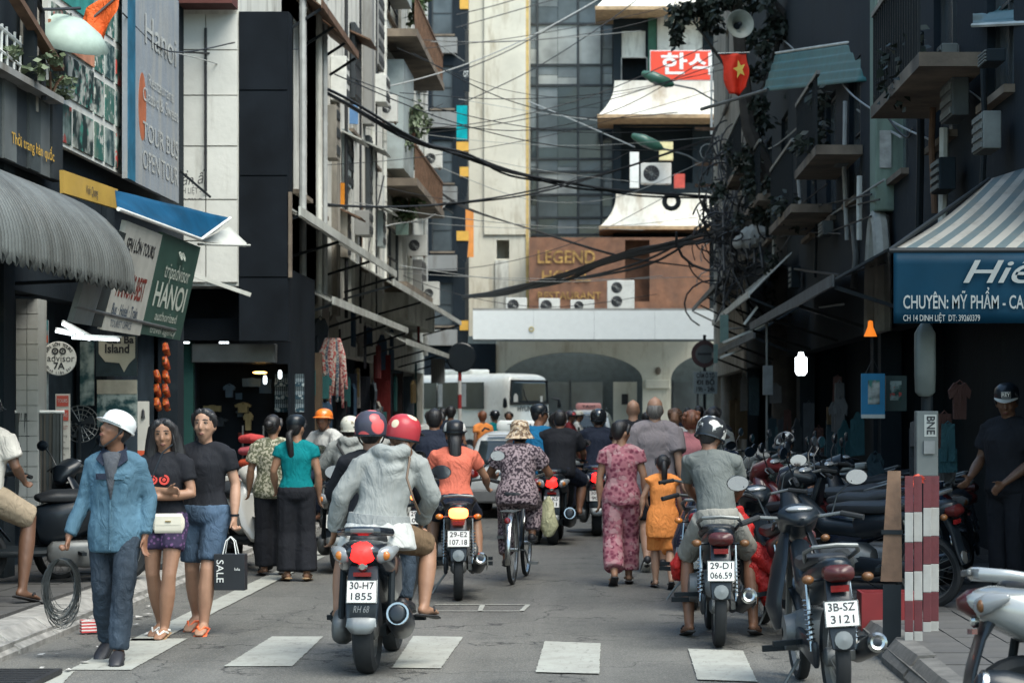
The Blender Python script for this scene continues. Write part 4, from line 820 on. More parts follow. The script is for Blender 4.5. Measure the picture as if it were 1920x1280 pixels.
def person(label, loc, rz=0, J=STAND, k=1.0, skin=SK, bulk=1.0, fem=True, shirt=None, legs=None, feet=None, hair=('cap', HB), hat=None,
           head=(0, 0, 0), face=False, vox=.014, group=None, curl=(25, 25), hands=(None, None), acr=(None, None), folds_amt=.012):
    J = dict(J)
    if fem:
        c_ = (J['lsh'][0]+J['rsh'][0])/2
        for q in ('lsh', 'rsh'): J[q] = (c_+(J[q][0]-c_)*.9, J[q][1], J[q][2])
    root = thing('person', label, 'person', loc, rz, group); root.scale = (k, k, k)
    M = head_matrix(J, *head); b = bulk
    tr = (lambda n, a=0: V(J[n])+V((0, 0, a)))
    sh = (V(J['lsh'])+V(J['rsh']))/2; up = (V(J['nck'])-V(J['chs'])).normalized(); xh = (V(J['rsh'])-V(J['lsh'])).normalized()
    hipx = (V(J['rhp'])-V(J['lhp'])).normalized()
    wb, hb, cb = (.122, .165, .148) if fem else (.138, .155, .165)
    def torso(mb, add=0, hem=None, top=True, flare=0, n=14, topr=0):
        pel, wst, chs, nck = (V(J[x]) for x in ('pel', 'wst', 'chs', 'nck'))
        dn = (pel-wst).normalized(); h = hem if hem is not None else .09
        P = [pel+dn*h, pel+dn*h*.45, pel+(wst-pel)*.3, wst, lerp(wst, chs, .55), chs+up*.02, sh-up*.035, sh+up*.012]
        rr = [(hb*b-.02+add+flare, .1*b+add+flare), (hb*b+add+flare*.7, .118*b+add+flare*.6), (hb*b*.96+add+flare*.4, .112*b+add+flare*.3), (wb*b+add*1.25, .095*b+add*1.2),
              (.5*(wb+cb)*b+add, .106*b+add), (cb*b+add, .112*b+add), (cb*b*1.0+add, .088*b+add*.8), (.1*b+add*.6+topr, .064+add*.5)]
        mb.loft(P, rr, n, xh, rnd=False)
        if top: mb.loft([V(J['lsh'])-up*.02, V(J['lsh'])+(sh-V(J['lsh']))*.5+up*.012, sh+up*.016, V(J['rsh'])+(sh-V(J['rsh']))*.5+up*.012, V(J['rsh'])-up*.02], [.046*b+add, .05*b+add*.8, .052+add*.6, .05*b+add*.8, .046*b+add], 10, up)
    # one continuous body
    mb = MB(); torso(mb)
    nk = V(J['nck']); hd = V(J['hd'])
    mb.loft([nk-up*.05, nk, lerp(nk, hd, .55)], [(.062*b, .06), (.052 if fem else .06, .052), (.05 if fem else .057, .053)], 10, xh)
    hp = [(0, .03, -.118), (0, .034, -.1), (0, .022, -.07), (0, .01, -.03), (0, .0, .02), (0, -.008, .06), (0, -.012, .095), (0, -.012, .112)]
    hr = [(.02, .018), (.036, .036), (.055, .066), (.068, .086), (.074, .097), (.074, .096), (.055, .072), (.025, .03)]
    if fem: hr[1] = (.034, .033); hr[2] = (.055, .063); hr[3] = (.07, .085)
    mb.loft([M @ V(p) for p in hp], hr, 14, M.to_3x3() @ V((1, 0, 0)))
    for s_ in (-1, 1): mb.ball(M @ V((s_*.077, -.005, -.015)), (.011, .02, .031), 8, 6, M.to_3x3() @ Matrix.Rotation(.25*s_, 3, 'Z'))
    mb.loft([M @ V(p) for p in ((0, .093, .022), (0, .099, 0), (0, .105, -.022), (0, .096, -.034))], [(.007, .008), (.009, .01), (.0145, .012), (.0145, .008)], 8, M.to_3x3() @ V((1, 0, 0)))
    mb.ball(M @ V((0, .082, -.064)), (.022, .014, .013), 8, 6, M.to_3x3())
    for s_ in (-1, 1): mb.ball(M @ V((s_*.036, .066, -.022)), (.022, .02, .02), 8, 6)
    for sd_, cu in (('l', curl[0]), ('r', curl[1])):
        a, e, w = J[sd_+'sh'], J[sd_+'el'], J[sd_+'wr']; side = -1 if sd_ == 'l' else 1
        limb(mb, a, e, w, .047*b, .037*b, .026, 0, 2, mid=.009)
        i = 0 if sd_ == 'l' else 1
        d = hands[i] or (V(w)-V(e)).normalized()
        hand(mb, w, d, acr[i] or V((side*-.35, 1, .15)), cu, side)
        h_, kn_, an, to = J[sd_+'hp'], J[sd_+'kn'], J[sd_+'an'], J[sd_+'to']
        limb(mb, h_, kn_, an, .084*b, .055*b, .037, 0, 2, mid=.014)
        hl = V(an)+V((0, 0, -.035))-(V(to)-V(an)).normalized()*.045
        mb.loft([hl, V(an)+V((0, 0, -.03)), lerp(an, to, .5)+V((0, 0, -.012)), V(to), V(to)+(V(to)-V(an)).normalized()*.055], [(.03, .032), (.037, .036), (.042, .027), (.046, .02), (.036, .013)], 10, (1, 0, 0))
    o = mb.build('body', [skin], root); finish(o, vox*.78 if face else vox, 2)
    # face
    if face:
        for s_ in (-1, 1):
            e = MB().ball(M @ V((s_*.031, .0815, .016)), (.012, .0065, .0036), 10, 6, M.to_3x3()); eo = e.build('eye', [EYEW], root, True)
            MB().ball(M @ V((s_*.031-.001, .086, .016)), (.0065, .004, .0042), 8, 6, M.to_3x3()).build('iris', [EYEB], eo, True)
            MB().loft([M @ V((s_*q, y, z)) for q, y, z in ((.015, .086, .0175), (.03, .0885, .0215), (.046, .077, .017))], [.0025, .0042, .0025], 6).build('eyelid', [EYEB], root, True)
            MB().loft([M @ V((s_*q, y, z)) for q, y, z in ((.014, .0915, .038), (.03, .0895, .042), (.05, .076, .037))], [(.003, .0025), (.0042, .003), (.002, .002)], 6).build('eyebrow', [HB], root, True)
            MB().ball(M @ V((s_*.007, .103, -.034)), (.003, .002, .002), 6, 4).build('nostril', [EYEB], root, True)
        MB().loft([M @ V(p) for p in ((-.02, .083, -.064), (-.011, .0905, -.061), (0, .0925, -.062), (.011, .0905, -.061), (.023, .083, -.064))], [.0015, .0035, .0035, .0035, .0015], 6).build('upper_lip', [LIP], root, True)
        MB().loft([M @ V(p) for p in ((-.02, .083, -.067), (0, .092, -.0695), (.02, .083, -.067))], [.0015, .0045, .0015], 6).build('lower_lip', [LIP], root, True)
    # hair
    kind, hm = hair; T = (lambda *p: M @ V(p)); HX = M.to_3x3() @ V((1, 0, 0)); h = MB()
    if kind not in ('bald', 'none'):
        h.ball(T(0, -.014, .043), (.083, .1, .087), 16, 10, M.to_3x3())
        h.loft([T(0, -.03, .06), T(0, -.05, .0), T(0, -.05, -.045)], [(.08, .085), (.079, .064), (.06, .045)], 14, HX)
        for s_ in (-1, 1): h.loft([T(s_*.06, .04, .075), T(s_*.078, .015, .03), T(s_*.078, .01, -.012)], [(.02, .03), (.012, .026), (.008, .012)], 8, (0, 1, 0))
    if kind == 'cap': pass
    if kind == 'thick': h.ball(T(0, -.03, .03), (.1, .115, .115), 14, 10, M.to_3x3()); [h.ball(T(random.uniform(-.09, .09), -.03+random.uniform(-.09, .06), random.uniform(-.07, .1)), random.uniform(.03, .045), 8, 6) for _ in range(14)]
    if kind == 'bun': h.ball(T(0, -.14, .02), (.045, .04, .045), 12, 8)
    if kind in ('pony', 'ponylow'):
        z0 = .05 if kind == 'pony' else -.03
        h.loft([T(0, -.1, z0), T(0, -.15, z0-.03), T(.005, -.145, z0-.12), T(.01, -.12, z0-.25), T(.005, -.105, z0-.33)], [(.025, .025), (.034, .03), (.04, .03), (.032, .024), (.01, .01)], 10, HX)
    if kind == 'tail':   # long loose hair under a helmet
        h.loft([T(0, -.06, .0), T(0, -.09, -.1), T(.01, -.105, -.22), T(.0, -.1, -.34), T(-.005, -.09, -.42)], [(.07, .05), (.062, .04), (.055, .032), (.04, .024), (.014, .01)], 10, HX)
    if kind == 'long':
        for s_ in (-1, 1):
            h.loft([T(s_*.03, .055, .1), T(s_*.075, .03, .05), T(s_*.09, .01, -.04), T(s_*.105, -.005, -.14), T(s_*.115, .02, -.25), T(s_*.1, .045, -.34)], [(.03, .035), (.025, .04), (.028, .05), (.035, .055), (.035, .045), (.014, .02)], 10, (0, 1, 0))
        h.loft([T(0, -.06, .06), T(0, -.085, -.06), T(0, -.1, -.2), T(0, -.1, -.33)], [(.075, .05), (.085, .05), (.11, .045), (.09, .02)], 12, HX)
    if kind == 'tied':
        for s_ in (-1, 1): h.loft([T(s_*.008, .062, .1), T(s_*.042, .06, .082), T(s_*.068, .03, .045), T(s_*.076, -.01, .0)], [(.03, .014), (.028, .014), (.02, .012), (.012, .02)], 10)
    if kind == 'tied':   # drawn back from the forehead, tail behind
        h.loft([T(.03, -.08, -.02), T(.07, -.08, -.1), T(.09, -.05, -.2)], [(.035, .04), (.035, .03), (.015, .015)], 8)
    if kind == 'bald': h.loft([T(0, -.04, .02), T(0, -.05, -.03), T(0, -.045, -.06)], [(.079, .068), (.078, .062), (.06, .045)], 14, HX)
    if face and kind == 'long':
        for i in range(46):
            a = random.uniform(-2.6, 2.6); x, y = .085*math.sin(a), -.012-.1*math.cos(a); L = random.uniform(.1, .32) if kind == 'long' else random.uniform(.05, .12)
            if y > .05: continue
            h.tube([T(x*.85, y*.85, .09), T(x*1.05, y*1.04, .02), T(x*1.15+random.uniform(-.012, .012), y*1.1, .02-L*.6), T(x*1.2+random.uniform(-.02, .02), y*1.1+random.uniform(-.01, .02), .02-L)], [.004, .0035, .003, .001], 4)
    if kind != 'none' and h.v: h.build('hair', [hm], root, True, 60)
    # helmet or hat
    if hat:
        kind, hm = hat[0], hat[1]; m2 = hat[2] if len(hat) > 2 else M_BLACK
        Mh = M @ Matrix.Translation((0, -.012, .04)) @ Matrix.Scale({'half': .84, 'open': .86}.get(kind, .93), 4)
        if kind in ('half', 'open'):
            dn = 0 if kind == 'half' else -.055
            pr = [(.098, dn-.012), (.118, dn-.018), (.124, dn), (.127, .02), (.122, .05), (.105, .085), (.075, .11), (.038, .123), (0, .127)]
            h = MB(); h.lathe(pr, 22, Mh, 1, 1.16)
            ho = h.build('helmet', [hm], root, True, 60)
            r_ = MB(); r_.lathe([(.12, dn-.024), (.131, dn-.022), (.131, dn-.008), (.121, dn-.006)], 22, Mh, 1, 1.16, True); r_.build('helmet_rim', [m2], ho, True)
            vz = MB()
            for i in range(-5, 5):
                a0, a1 = R(90+i*13), R(90+(i+1)*13)
                q = [V((.127*math.cos(a)*rr, .147*math.sin(a)*rr, zz)) for a, rr, zz in ((a0, 1, .008), (a1, 1, .008), (a1, 1.32-.012*(abs(i+1)), -.012), (a0, 1.32-.012*abs(i), -.012))]
                vz.slab(*[Mh @ p for p in q], .004)
            vz.build('visor', [m2 if kind == 'open' or hm != M_WHITE else M_WHITE], ho, True)
            st = MB(); st.tube([Mh @ V((-.112, .02, dn)), M @ V((-.075, .03, -.06)), M @ V((-.02, .045, -.13)), M @ V((.02, .045, -.13)), M @ V((.075, .03, -.06)), Mh @ V((.112, .02, dn))], .006, 5); st.build('chin_strap', [STRAP], ho, True)
        if kind == 'bucket':
            h = MB(); h.lathe([(0, .125), (.06, .122), (.09, .1), (.105, .04), (.108, .0), (.15, -.055), (.165, -.075), (.16, -.078), (.145, -.058), (.1, -.003)], 22, Mh, 1, 1.1)
            h.build('sun_hat', [hm], root, True, 60)
        if kind == 'cap':
            h = MB(); h.lathe([(.094, -.005), (.1, -.005), (.103, .03), (.094, .07), (.06, .1), (.02, .108), (0, .11)], 20, Mh, 1, 1.15); ho = h.build('baseball_cap', [hm], root, True, 60)
            bz = MB()
            for i in range(-5, 5):
                a0, a1 = R(90+i*13), R(90+(i+1)*13)
                f = lambda a, i_: 1+.72*max(0, math.cos((i_)*13*math.pi/180*1.15))
                q = [V((.1*math.cos(a0), .115*math.sin(a0), .002)), V((.1*math.cos(a1), .115*math.sin(a1), .002)), V((.1*math.cos(a1)*1.02, .115*math.sin(a1)*f(a1, i+1), -.008)), V((.1*math.cos(a0)*1.02, .115*math.sin(a0)*f(a0, i), -.008))]
                bz.slab(*[Mh @ p for p in q], .004)
            bz.build('cap_brim', [m2], ho, True)
    # shirt
    if shirt:
        s_ = dict(sleeve=.55, hem=.06, loose=.016, flare=0, fold=folds_amt); s_.update(shirt); c = MB(); torso(c, s_['loose'], s_['hem'], True, s_['flare'], topr=s_.get('collar', 0))
        for q in 'lr':
            if s_['sleeve'] > 0:
                sl = s_['sleeve']
                limb(c, J[q+'sh'], J[q+'el'], J[q+'wr'], .047*b, .037*b, .026, 0, sl, lambda t: .006+(s_['loose']*(1+.35*min(1, t)) if sl < 1 else s_['loose']*.7), rnd=False)
        if s_.get('hood'):
            c.loft([lerp(J['nck'], J['lsh'], .75)+V((0, .03, .05)), V(J['nck'])+V((-.075, -.075, .03)), V(J['nck'])+V((0, -.115, .0)), V(J['nck'])+V((.075, -.075, .03)), lerp(J['nck'], J['rsh'], .75)+V((0, .03, .05))], [.03, .045, .055, .045, .03], 10)
            c.loft([V(J['nck'])+V((-.04, -.1, -.03)), V(J['nck'])+V((0, -.13, -.1)), V(J['nck'])+V((0, -.11, -.16))], [(.07, .03), (.085, .035), (.03, .02)], 10)
        o = c.build('hoodie' if s_.get('hood') else s_.get('name', 'shirt'), [s_['m']], root); finish(o, max(.011, vox), 3)
        if s_['fold']: folds(o, s_['fold'], .1 if face else .13)
    # trousers, shorts or skirt
    if legs:
        l_ = dict(len=1.93, loose=.012, top=.05, flare=0); l_.update(legs); c = MB()
        pel, wst = V(J['pel']), V(J['wst']); upv = (wst-pel).normalized(); lo = l_['loose']
        c.loft([pel+upv*l_['top'], pel, pel-upv*.07, pel-upv*.115], [(hb*b*.93+lo, .107*b+lo), (hb*b+lo, .122*b+lo), (hb*b*.9+lo, .115*b+lo), (.09, .08)], 14, hipx, rnd=False)
        for q in 'lr':
            limb(c, J[q+'hp'], J[q+'kn'], J[q+'an'], .086*b, .056*b, .04, 0, l_['len'], lambda t: lo*(1+.3*t)+l_['flare']*t, mid=.008, rnd=False)
        nm = 'shorts' if l_['len'] < 1.3 else 'trousers'
        o = c.build(nm, [l_['m']], root); finish(o, max(.011, vox), 2); folds(o, l_.get('fold', folds_amt*.9), .09 if face else .12)
    # footwear
    if feet:
        for q in 'lr':
            an, to = V(J[q+'an']), V(J[q+'to']); d = (to-an); d.normalize(); fl = V((d.x, d.y, d.z)); c = MB(); dz = V((0, 0, 1))
            if feet[0] == 'shoe':
                c.loft([an-d*.06+dz*-.035, an+dz*-.03, lerp(an, to, .5)+dz*-.008, to+dz*.002, to+d*.075+dz*-.004], [(.036, .042), (.044, .046), (.047, .036), (.05, .03), (.036, .018)], 12, (1, 0, 0)); o = c.build('shoe', [feet[1]], root, True, 60)
                c2 = MB(); c2.loft([an-d*.07+dz*-.074, lerp(an, to, .5)+dz*-.04, to+dz*-.028, to+d*.09+dz*-.018], [(.04, .012), (.044, .012), (.052, .012), (.036, .01)], 10, (1, 0, 0)); c2.build('sole', [feet[2] if len(feet) > 2 else M_RUB], o, True)
            else:
                c.loft([an-d*.085+dz*-.078, lerp(an, to, .5)+dz*-.045, to+dz*-.03, to+d*.08+dz*-.022], [(.036, .01), (.04, .01), (.05, .01), (.036, .009)], 10, (1, 0, 0)); o = c.build('sandal', [feet[2] if len(feet) > 2 else feet[1]], root, True)
                c2 = MB(); fw = lerp(an, to, .95)
                c2.tube([fw+d*.03+dz*.01, fw+V((-.025, 0, .022))-d*.02, lerp(an, to, .45)+V((-.045, 0, -.012))], .009, 5); c2.tube([fw+d*.03+dz*.01, fw+V((.025, 0, .022))-d*.02, lerp(an, to, .45)+V((.045, 0, -.012))], .009, 5)
                if feet[0] == 'sandal': c2.tube([an+V((-.042, 0, -.02)), an+d*.045+dz*.005, an+V((.042, 0, -.02))], .01, 5)
                c2.build('sandal_strap', [feet[1]], o, True)
    return root
# ---------------------------------------------------------------- people and bikes, placed
def at(px, s, dy=0): return V(((px-CX)/s, F/s+dy, 0))
GB = 'scooters and motorbikes riding up the street'
JEANS = cloth('denim_dark', (.03, .042, .058), .5, 1.0, 9); DENIM = cloth('denim_shorts', (.055, .09, .14), .4, .8, 10)
BLKC = cloth('black_cotton', (.013, .014, .018), .2, .6); NAVY = cloth('navy_cotton', (.015, .02, .035), .2, .7)
CHAMB = cloth('chambray_blue', (.065, .13, .18), .25, 1.0, 8); GREYM = cloth('grey_marl', (.24, .25, .24), .12, 1.0, 6)
GREYT = cloth('grey_tee', (.115, .125, .12), .15, .9); CORAL = cloth('coral_cotton', (.56, .14, .09), .1, 1.0, 7); TEAL = cloth('teal_cotton', (.0, .155, .17), .15, .8)
ORG = cloth('orange_cotton', (.8, .27, .07), .1, .8); WHITC = cloth('white_cotton', (.45, .45, .43), .08, .8); KHAKI = cloth('khaki_cotton', (.3, .24, .17), .15, .8); STONEC = cloth('stone_cotton', (.23, .22, .195), .12, .8)
GREYSH = cloth('mauve_grey_shirt', (.22, .19, .195), .1, .9); PINKT = cloth('pink_top', (.5, .19, .2), .15, .7)
LEOP = pattern('leopard_print', 'noise', (.3, .23, .245), (.04, .027, .036), scale=42, thr=(.47, .53)); PINKF = pattern('pink_floral', 'spots', (.33, .125, .15), (.16, .035, .06), (.38, .21, .22), scale=22, thr=(.3, .55))
OLIVEF = pattern('olive_floral', 'noise', (.1, .105, .065), (.36, .34, .26), scale=38, thr=(.48, .54)); PURPF = pattern('purple_print', 'spots', (.035, .025, .06), (.14, .07, .17), scale=30, thr=(.25, .4)); HATF = pattern('hat_floral', 'noise', (.5, .38, .26), (.13, .08, .05), (.62, .55, .45), scale=26, thr=(.46, .54))
H_WHITE = mat('helmet_white', (.66, .68, .68), .25, var=.05, coat=.6); H_RED = pattern('helmet_red_flowers', 'spots', (.36, .035, .045), (.6, .5, .36), scale=9, thr=(.3, .36), fold=0, rough=.3)
H_PINK = pattern('helmet_pink_petals', 'spots', (.05, .05, .07), (.62, .1, .1), scale=8, thr=(.38, .44), fold=0, rough=.3); H_CREAM = pattern('helmet_cream_vine', 'noise', (.58, .57, .5), (.24, .2, .14), scale=16, thr=(.6, .64), fold=0, rough=.35)
H_BLK = mat('helmet_black', (.014, .016, .02), .2, var=.1, coat=.7); H_MARB = pattern('helmet_marbled', 'noise', (.02, .022, .026), (.5, .5, .48), scale=11, thr=(.53, .57), fold=0, rough=.3); H_ORG = mat('helmet_orange', (.8, .2, .03), .3, var=.05, coat=.5)
SHOE = mat('shoe_black', (.02, .02, .024), .5, var=.2); RUBR = mat('flipflop_black', (.02, .02, .022), .7); OSAND = mat('sandal_orange', (.75, .13, .04), .5); WSAND = mat('sandal_white', (.65, .63, .58), .5); TAN = mat('sandal_tan', (.3, .19, .1), .6)

# --- man in the blue shirt, walking towards the camera
J = pose(WALK, lsh=(-.138, -.005, 1.335), rsh=(.138, -.005, 1.335), rel=(.21, -.035, 1.08), rwr=(.3, .05, .83), lel=(-.215, -.05, 1.09), lwr=(-.205, .03, .83), lkn=(-.085, .14, .49), lan=(-.06, .17, .085), lto=(-.08, .32, .04), rkn=(.085, -.0, .47), ran=(.09, -.2, .12), rto=(.11, -.07, .03))
p = person('man in pale blue shirt and white helmet looking up while carrying a coil of wire', at(216, 285), 180, J, .985, SK2, .94, False, shirt=dict(m=CHAMB, sleeve=1.93, hem=.17, loose=.02, flare=.026, fold=.016), legs=dict(m=JEANS, loose=.014, len=1.97, fold=.02), feet=('shoe', SHOE), hair=('cap', HB), hat=('half', H_WHITE, H_WHITE), head=(38, 24, -8), face=True, vox=.0125, curl=(22, 75), hands=(None, (.05, .2, -1)))
def shirt_trim(p, J):
    ck = (J['chs'][2]+J['nck'][2])/2
    col = MB()
    for s in (-1, 1): col.slab((s*.018, .07, 1.385), (s*.05, .128, 1.3), (s*.105, .09, 1.345), (s*.075, .01, 1.42), .008)
    col.loft([(-.075, .01, 1.41), (-.055, -.065, 1.425), (0, -.085, 1.43), (.055, -.065, 1.425), (.075, .01, 1.41)], [(.02, .009)]*5, 8, (0, 0, 1))
    col.build('collar', [NAVY], p, True)
    inner = MB(); inner.loft([(0, .098, 1.385), (0, .126, 1.31), (0, .137, 1.19), (0, .136, 1.08)], [(.062, .018), (.045, .018), (.024, .012), (.004, .006)], 10); inner.build('undershirt', [cloth('charcoal_tee', (.06, .065, .075))], p, True)
    for s in (-1, 1):
        q = MB(); q.slab((s*.055-.043, .139, 1.255), (s*.055+.043, .139, 1.255), (s*.055+.043, .142, 1.215), (s*.055-.043, .142, 1.215), .008)
        q.build('pocket_flap', [NAVY if s > 0 else CHAMB], p)
    pl = MB(); pl.tube([(0, .142, 1.08), (.004, .14, .98), (.0, .15, .86), (.003, .155, .75)], [.006, .007, .006, .005], 6); pl.build('placket', [CHAMB], p, True)
shirt_trim(p, J)
coil = MB()
cx, cy_, cz = (120-CX)/282, F/282-.06, wz(1052, 282)-.005
for i in range(46):
    rw, rh = random.uniform(.085, .115), random.uniform(.17, .235); tw = random.uniform(-.25, .25); ox = random.uniform(-.012, .012); top = .03
    pts = []
    for k in range(19):
        a = 2*math.pi*k/18; x = rw*math.sin(a); z = -rh+rh*math.cos(a); y = .05*math.sin(a+tw*6)+random.uniform(-.006, .006)
        pts.append((ox+x*math.cos(tw)+z*.08*tw, y+x*math.sin(tw), z+top))
    coil.tube(pts, .0022, 4)
c = coil.build('wire_coil', [mat('wire_dark', (.07, .075, .075), .45, .6, var=.3)], None, True, loc=(cx, cy_, cz)); tag(c, 'loose coil of thin dark wire hanging from the helmeted man\'s hand', 'wire coil')
# --- two women
J = pose(WALK, lel=(-.225, .03, 1.09), lwr=(.04, .21, 1.07), rel=(.225, .03, 1.1), rwr=(-.07, .185, 1.12), lkn=(-.07, .12, .48), lan=(-.03, .1, .085), lto=(-.03, .24, .035), rkn=(.085, .02, .48), ran=(.06, -.13, .1), rto=(.08, 0, .035))
p = person('woman in black tee with red print, arms crossed, long loose hair and purple shorts', at(308, 258), 176, J, .955, SK, 1.0, True, shirt=dict(m=BLKC, sleeve=.62, hem=.1, loose=.014), legs=dict(m=PURPF, len=.52, loose=.02), feet=('sandal', WSAND, TAN), hair=('long', HB), head=(-8, -4, 3), face=True, vox=.013, curl=(35, 35), hands=((.75, .12, .05), (-.75, .1, .02)), acr=((0, .5, .8), (0, .5, .8)))
pr = MB()
for (x, z, r) in ((.05, 1.2, .036), (-.035, 1.2, .04)):
    pr.lathe([(r*.55, -.003), (r, -.002), (r*.97, .004), (r*.6, .004)], 18, Matrix.Translation((x, .13, z)) @ Matrix.Rotation(R(-84), 4, 'X')); pr.lathe([(0, .005), (r*.35, .004), (r*.38, 0)], 12, Matrix.Translation((x, .13, z)) @ Matrix.Rotation(R(-84), 4, 'X'))
pr.build('shirt_print', [mat('print_red', (.55, .05, .035), .7)], p)
J = pose(WALK, lel=(-.225, -.01, 1.1), lwr=(-.235, .07, .85), rel=(.2, -.05, 1.1), rwr=(.2, -.05, .86), lkn=(-.05, .13, .48), lan=(-.02, .12, .085), lto=(-.03, .26, .035), rkn=(.1, .0, .47), ran=(.11, -.17, .12), rto=(.13, -.05, .04))
p = person('tall woman in plain black tee and denim shorts with orange sandals', at(385, 253), 176, J, 1.0, SK3, 1.02, True, shirt=dict(m=BLKC, sleeve=.6, hem=.06, loose=.014), legs=dict(m=DENIM, len=.86, loose=.022), feet=('slip', OSAND, OSAND), hair=('tied', HB), head=(4, 2, 0), face=True, vox=.013, curl=(65, 25))
wb_ = MB(); wb_.lathe([(.03, -.008), (.035, -.008), (.035, .008), (.03, .008)], 14, Matrix.Translation((-.234, .06, .875)), closed=True); wb_.build('wristwatch', [M_BLACK], p, True)
# bags
bg_ = thing('handbag', 'small cream handbag with gold edge hanging at the long haired woman\'s hip', 'handbag', (wx(318, 263), F/263-.04, wz(980, 263)), 6)
mcream = mat('cream_leather', (.62, .58, .48), .4, var=.06, bump=.1)
MB().loft([(-.1, 0, 0), (-.094, 0, 0), (.094, 0, 0), (.1, 0, 0)], [(.02, .055), (.032, .07), (.032, .07), (.02, .055)], 16, (0, 1, 0), e=.5).build('bag_body', [mcream], bg_, True)
MB().slab((-.085, -.034, -.012), (.085, -.034, -.012), (.09, -.036, .052), (-.09, -.036, .052), .006).build('bag_flap', [mcream], bg_)
MB().tube([(-.1, 0, .05), (-.13, .05, .3), (-.05, .09, .5), (.02, .1, .56)], .006, 6).build('bag_strap', [M_BLACK], bg_, True); MB().box(-.02, .02, -.042, -.036, .012, .02).build('bag_clasp', [mat('brass', (.6, .42, .15), .3, 1)], bg_)
sb = thing('shopping_bag', 'black paper carrier bag lettered SALE held by the woman in denim shorts', 'shopping bag', (wx(437, 254), F/254-.1, wz(1103, 254)), -4)
MB().box(-.115, .115, -.045, .045, 0, .265).build('bag_body', [mat('black_card', (.014, .016, .02), .45)], sb, bevel=.004)
for y in (-.04, .04): MB().tube([(-.05, y, .26), (-.03, y*.6, .36), (0, y*.3, .39), (.03, y*.6, .36), (.05, y, .26)], .004, 5).build('bag_cord', [M_WHITE], sb, True)
put_text('SALE', .075, (-.07, -.047, .14), (0, 0, -1), (1, 0, 0), M_WHITE, sb, wide=.165); put_text('lulu', .03, (.06, -.047, .155), (1, 0, 0), (0, 0, 1), M_WHITE, sb)

# --- scooter 30-H7 with two riders, nearest
B = V((wx(694, 299), F/299+.63, 0))
motorbike('scooter', 'black scooter with lit red tail lamp and plate 30-H7 1855 carrying two riders', B, -1.5, 'scooter', mat('scooter_black', (.012, .015, .02), .22, var=.15, coat=.6), None, ['30-H7', '1855'], 0, GB, lit=True)
root_ = [o for o in SC.objects if o.name.startswith('scooter')][-1] if False else None
J = pose(RIDE, hd=(-.03, .12, 1.5), nck=(-.02, .09, 1.35))
person('scooter driver in black jacket and pink petalled helmet in front of the passenger', B+V((-.06, .12, 0)), 0, J, 1.0, SK2, 1.0, False, shirt=dict(m=BLKC, sleeve=1.93, hem=.1, loose=.025), legs=dict(m=JEANS, len=1.95), feet=('shoe', SHOE), hair=('cap', HB), hat=('open', H_PINK), vox=.015)
J = pose(PILL, pel=(.0, 0, .9), wst=(.02, .02, 1.04), chs=(.05, .05, 1.2), nck=(.085, .075, 1.36), hd=(.145, .12, 1.475), lsh=(-.125, .04, 1.31), rsh=(.255, .07, 1.31), lel=(-.24, .02, 1.09), lwr=(-.3, .13, .86), rel=(.32, .14, 1.09), rwr=(.25, .32, .92),
    lkn=(-.25, .22, .7), rkn=(.3, .24, .77), lan=(-.27, .1, .37), ran=(.28, .1, .39), lto=(-.29, .22, .32), rto=(.32, .22, .345))
p = person('scooter passenger in light grey hooded top and red flowered helmet seen from behind', B+V((.03, -.4, 0)), 0, J, 1.0, SK, 1.0, True, shirt=dict(m=GREYM, sleeve=1.9, hem=.0, loose=.026, flare=-.004, hood=True, fold=.024), legs=dict(m=cloth('brown_shorts', (.13, .085, .05)), len=.95, loose=.02), feet=('slip', RUBR), hair=('tied', HBR), hat=('open', H_RED), head=(12, -6, 8), vox=.013, curl=(30, 40))
wb2 = MB(); wb2.loft([(0.0, .005, .935), (.0, .0, .88), (-.01, -.01, .8), (-.01, -.015, .76)], [(.2, .155), (.225, .17), (.25, .185), (.255, .19)], 18, rnd=False); o = wb2.build('undershirt', [WHITC], p); finish(o, .013, 2); folds(o, .015, .1)
wb3 = MB(); wb3.loft([(0.0, .0, .925), (.005, .0, .985)], [(.206, .162), (.196, .15)], 18, rnd=False); o = wb3.build('hoodie_waistband', [cloth('grey_rib', (.24, .25, .245), .1)], p, True)
wb3.v = []; 
st = MB(); st.tube([(.16, .09, 1.36), (.2, -.02, 1.345), (.19, -.125, 1.22), (.235, -.135, 1.08), (.265, -.06, .99)], .008, 6); st.build('bag_strap', [mat('strap_brown', (.1, .06, .035), .6)], p, True)

# --- scooter and rider in grey hooded top, white helmet
B = V((wx(648, 182), F/182+.3, 0))
motorbike('scooter', 'dark scooter half hidden behind the nearest scooter, ridden by the cream helmet rider', B, -2, 'scooter', mat('scooter_navy', (.015, .02, .03), .3, coat=.5), None, ['29-F1', '4482'], 0, GB)
p = person('rider in grey hooded top and cream helmet with a black cross body strap', B, 0, pose(RIDE, lel=(-.3, .12, 1.1), lwr=(-.31, .36, .98)), .97, SK, 1.05, True, shirt=dict(m=GREYM, sleeve=1.95, hem=.1, loose=.03, hood=True, fold=.022), legs=dict(m=NAVY, len=1.95), feet=('shoe', SHOE), hair=('cap', HB), hat=('open', H_CREAM, H_CREAM), vox=.015)
st = MB(); st.tube([(-.1, .09, 1.38), (-.12, -.05, 1.33), (-.02, -.085, 1.18), (.12, -.09, 1.03), (.19, -.02, .94)], .014, 6); st.build('bag_strap', [STRAP], p, True)
MB().loft([(.19, -.06, 1.0), (.2, -.07, .93), (.2, -.06, .86)], [(.05, .03), (.09, .04), (.06, .03)], 10).build('crossbody_bag', [STRAP], p, True)

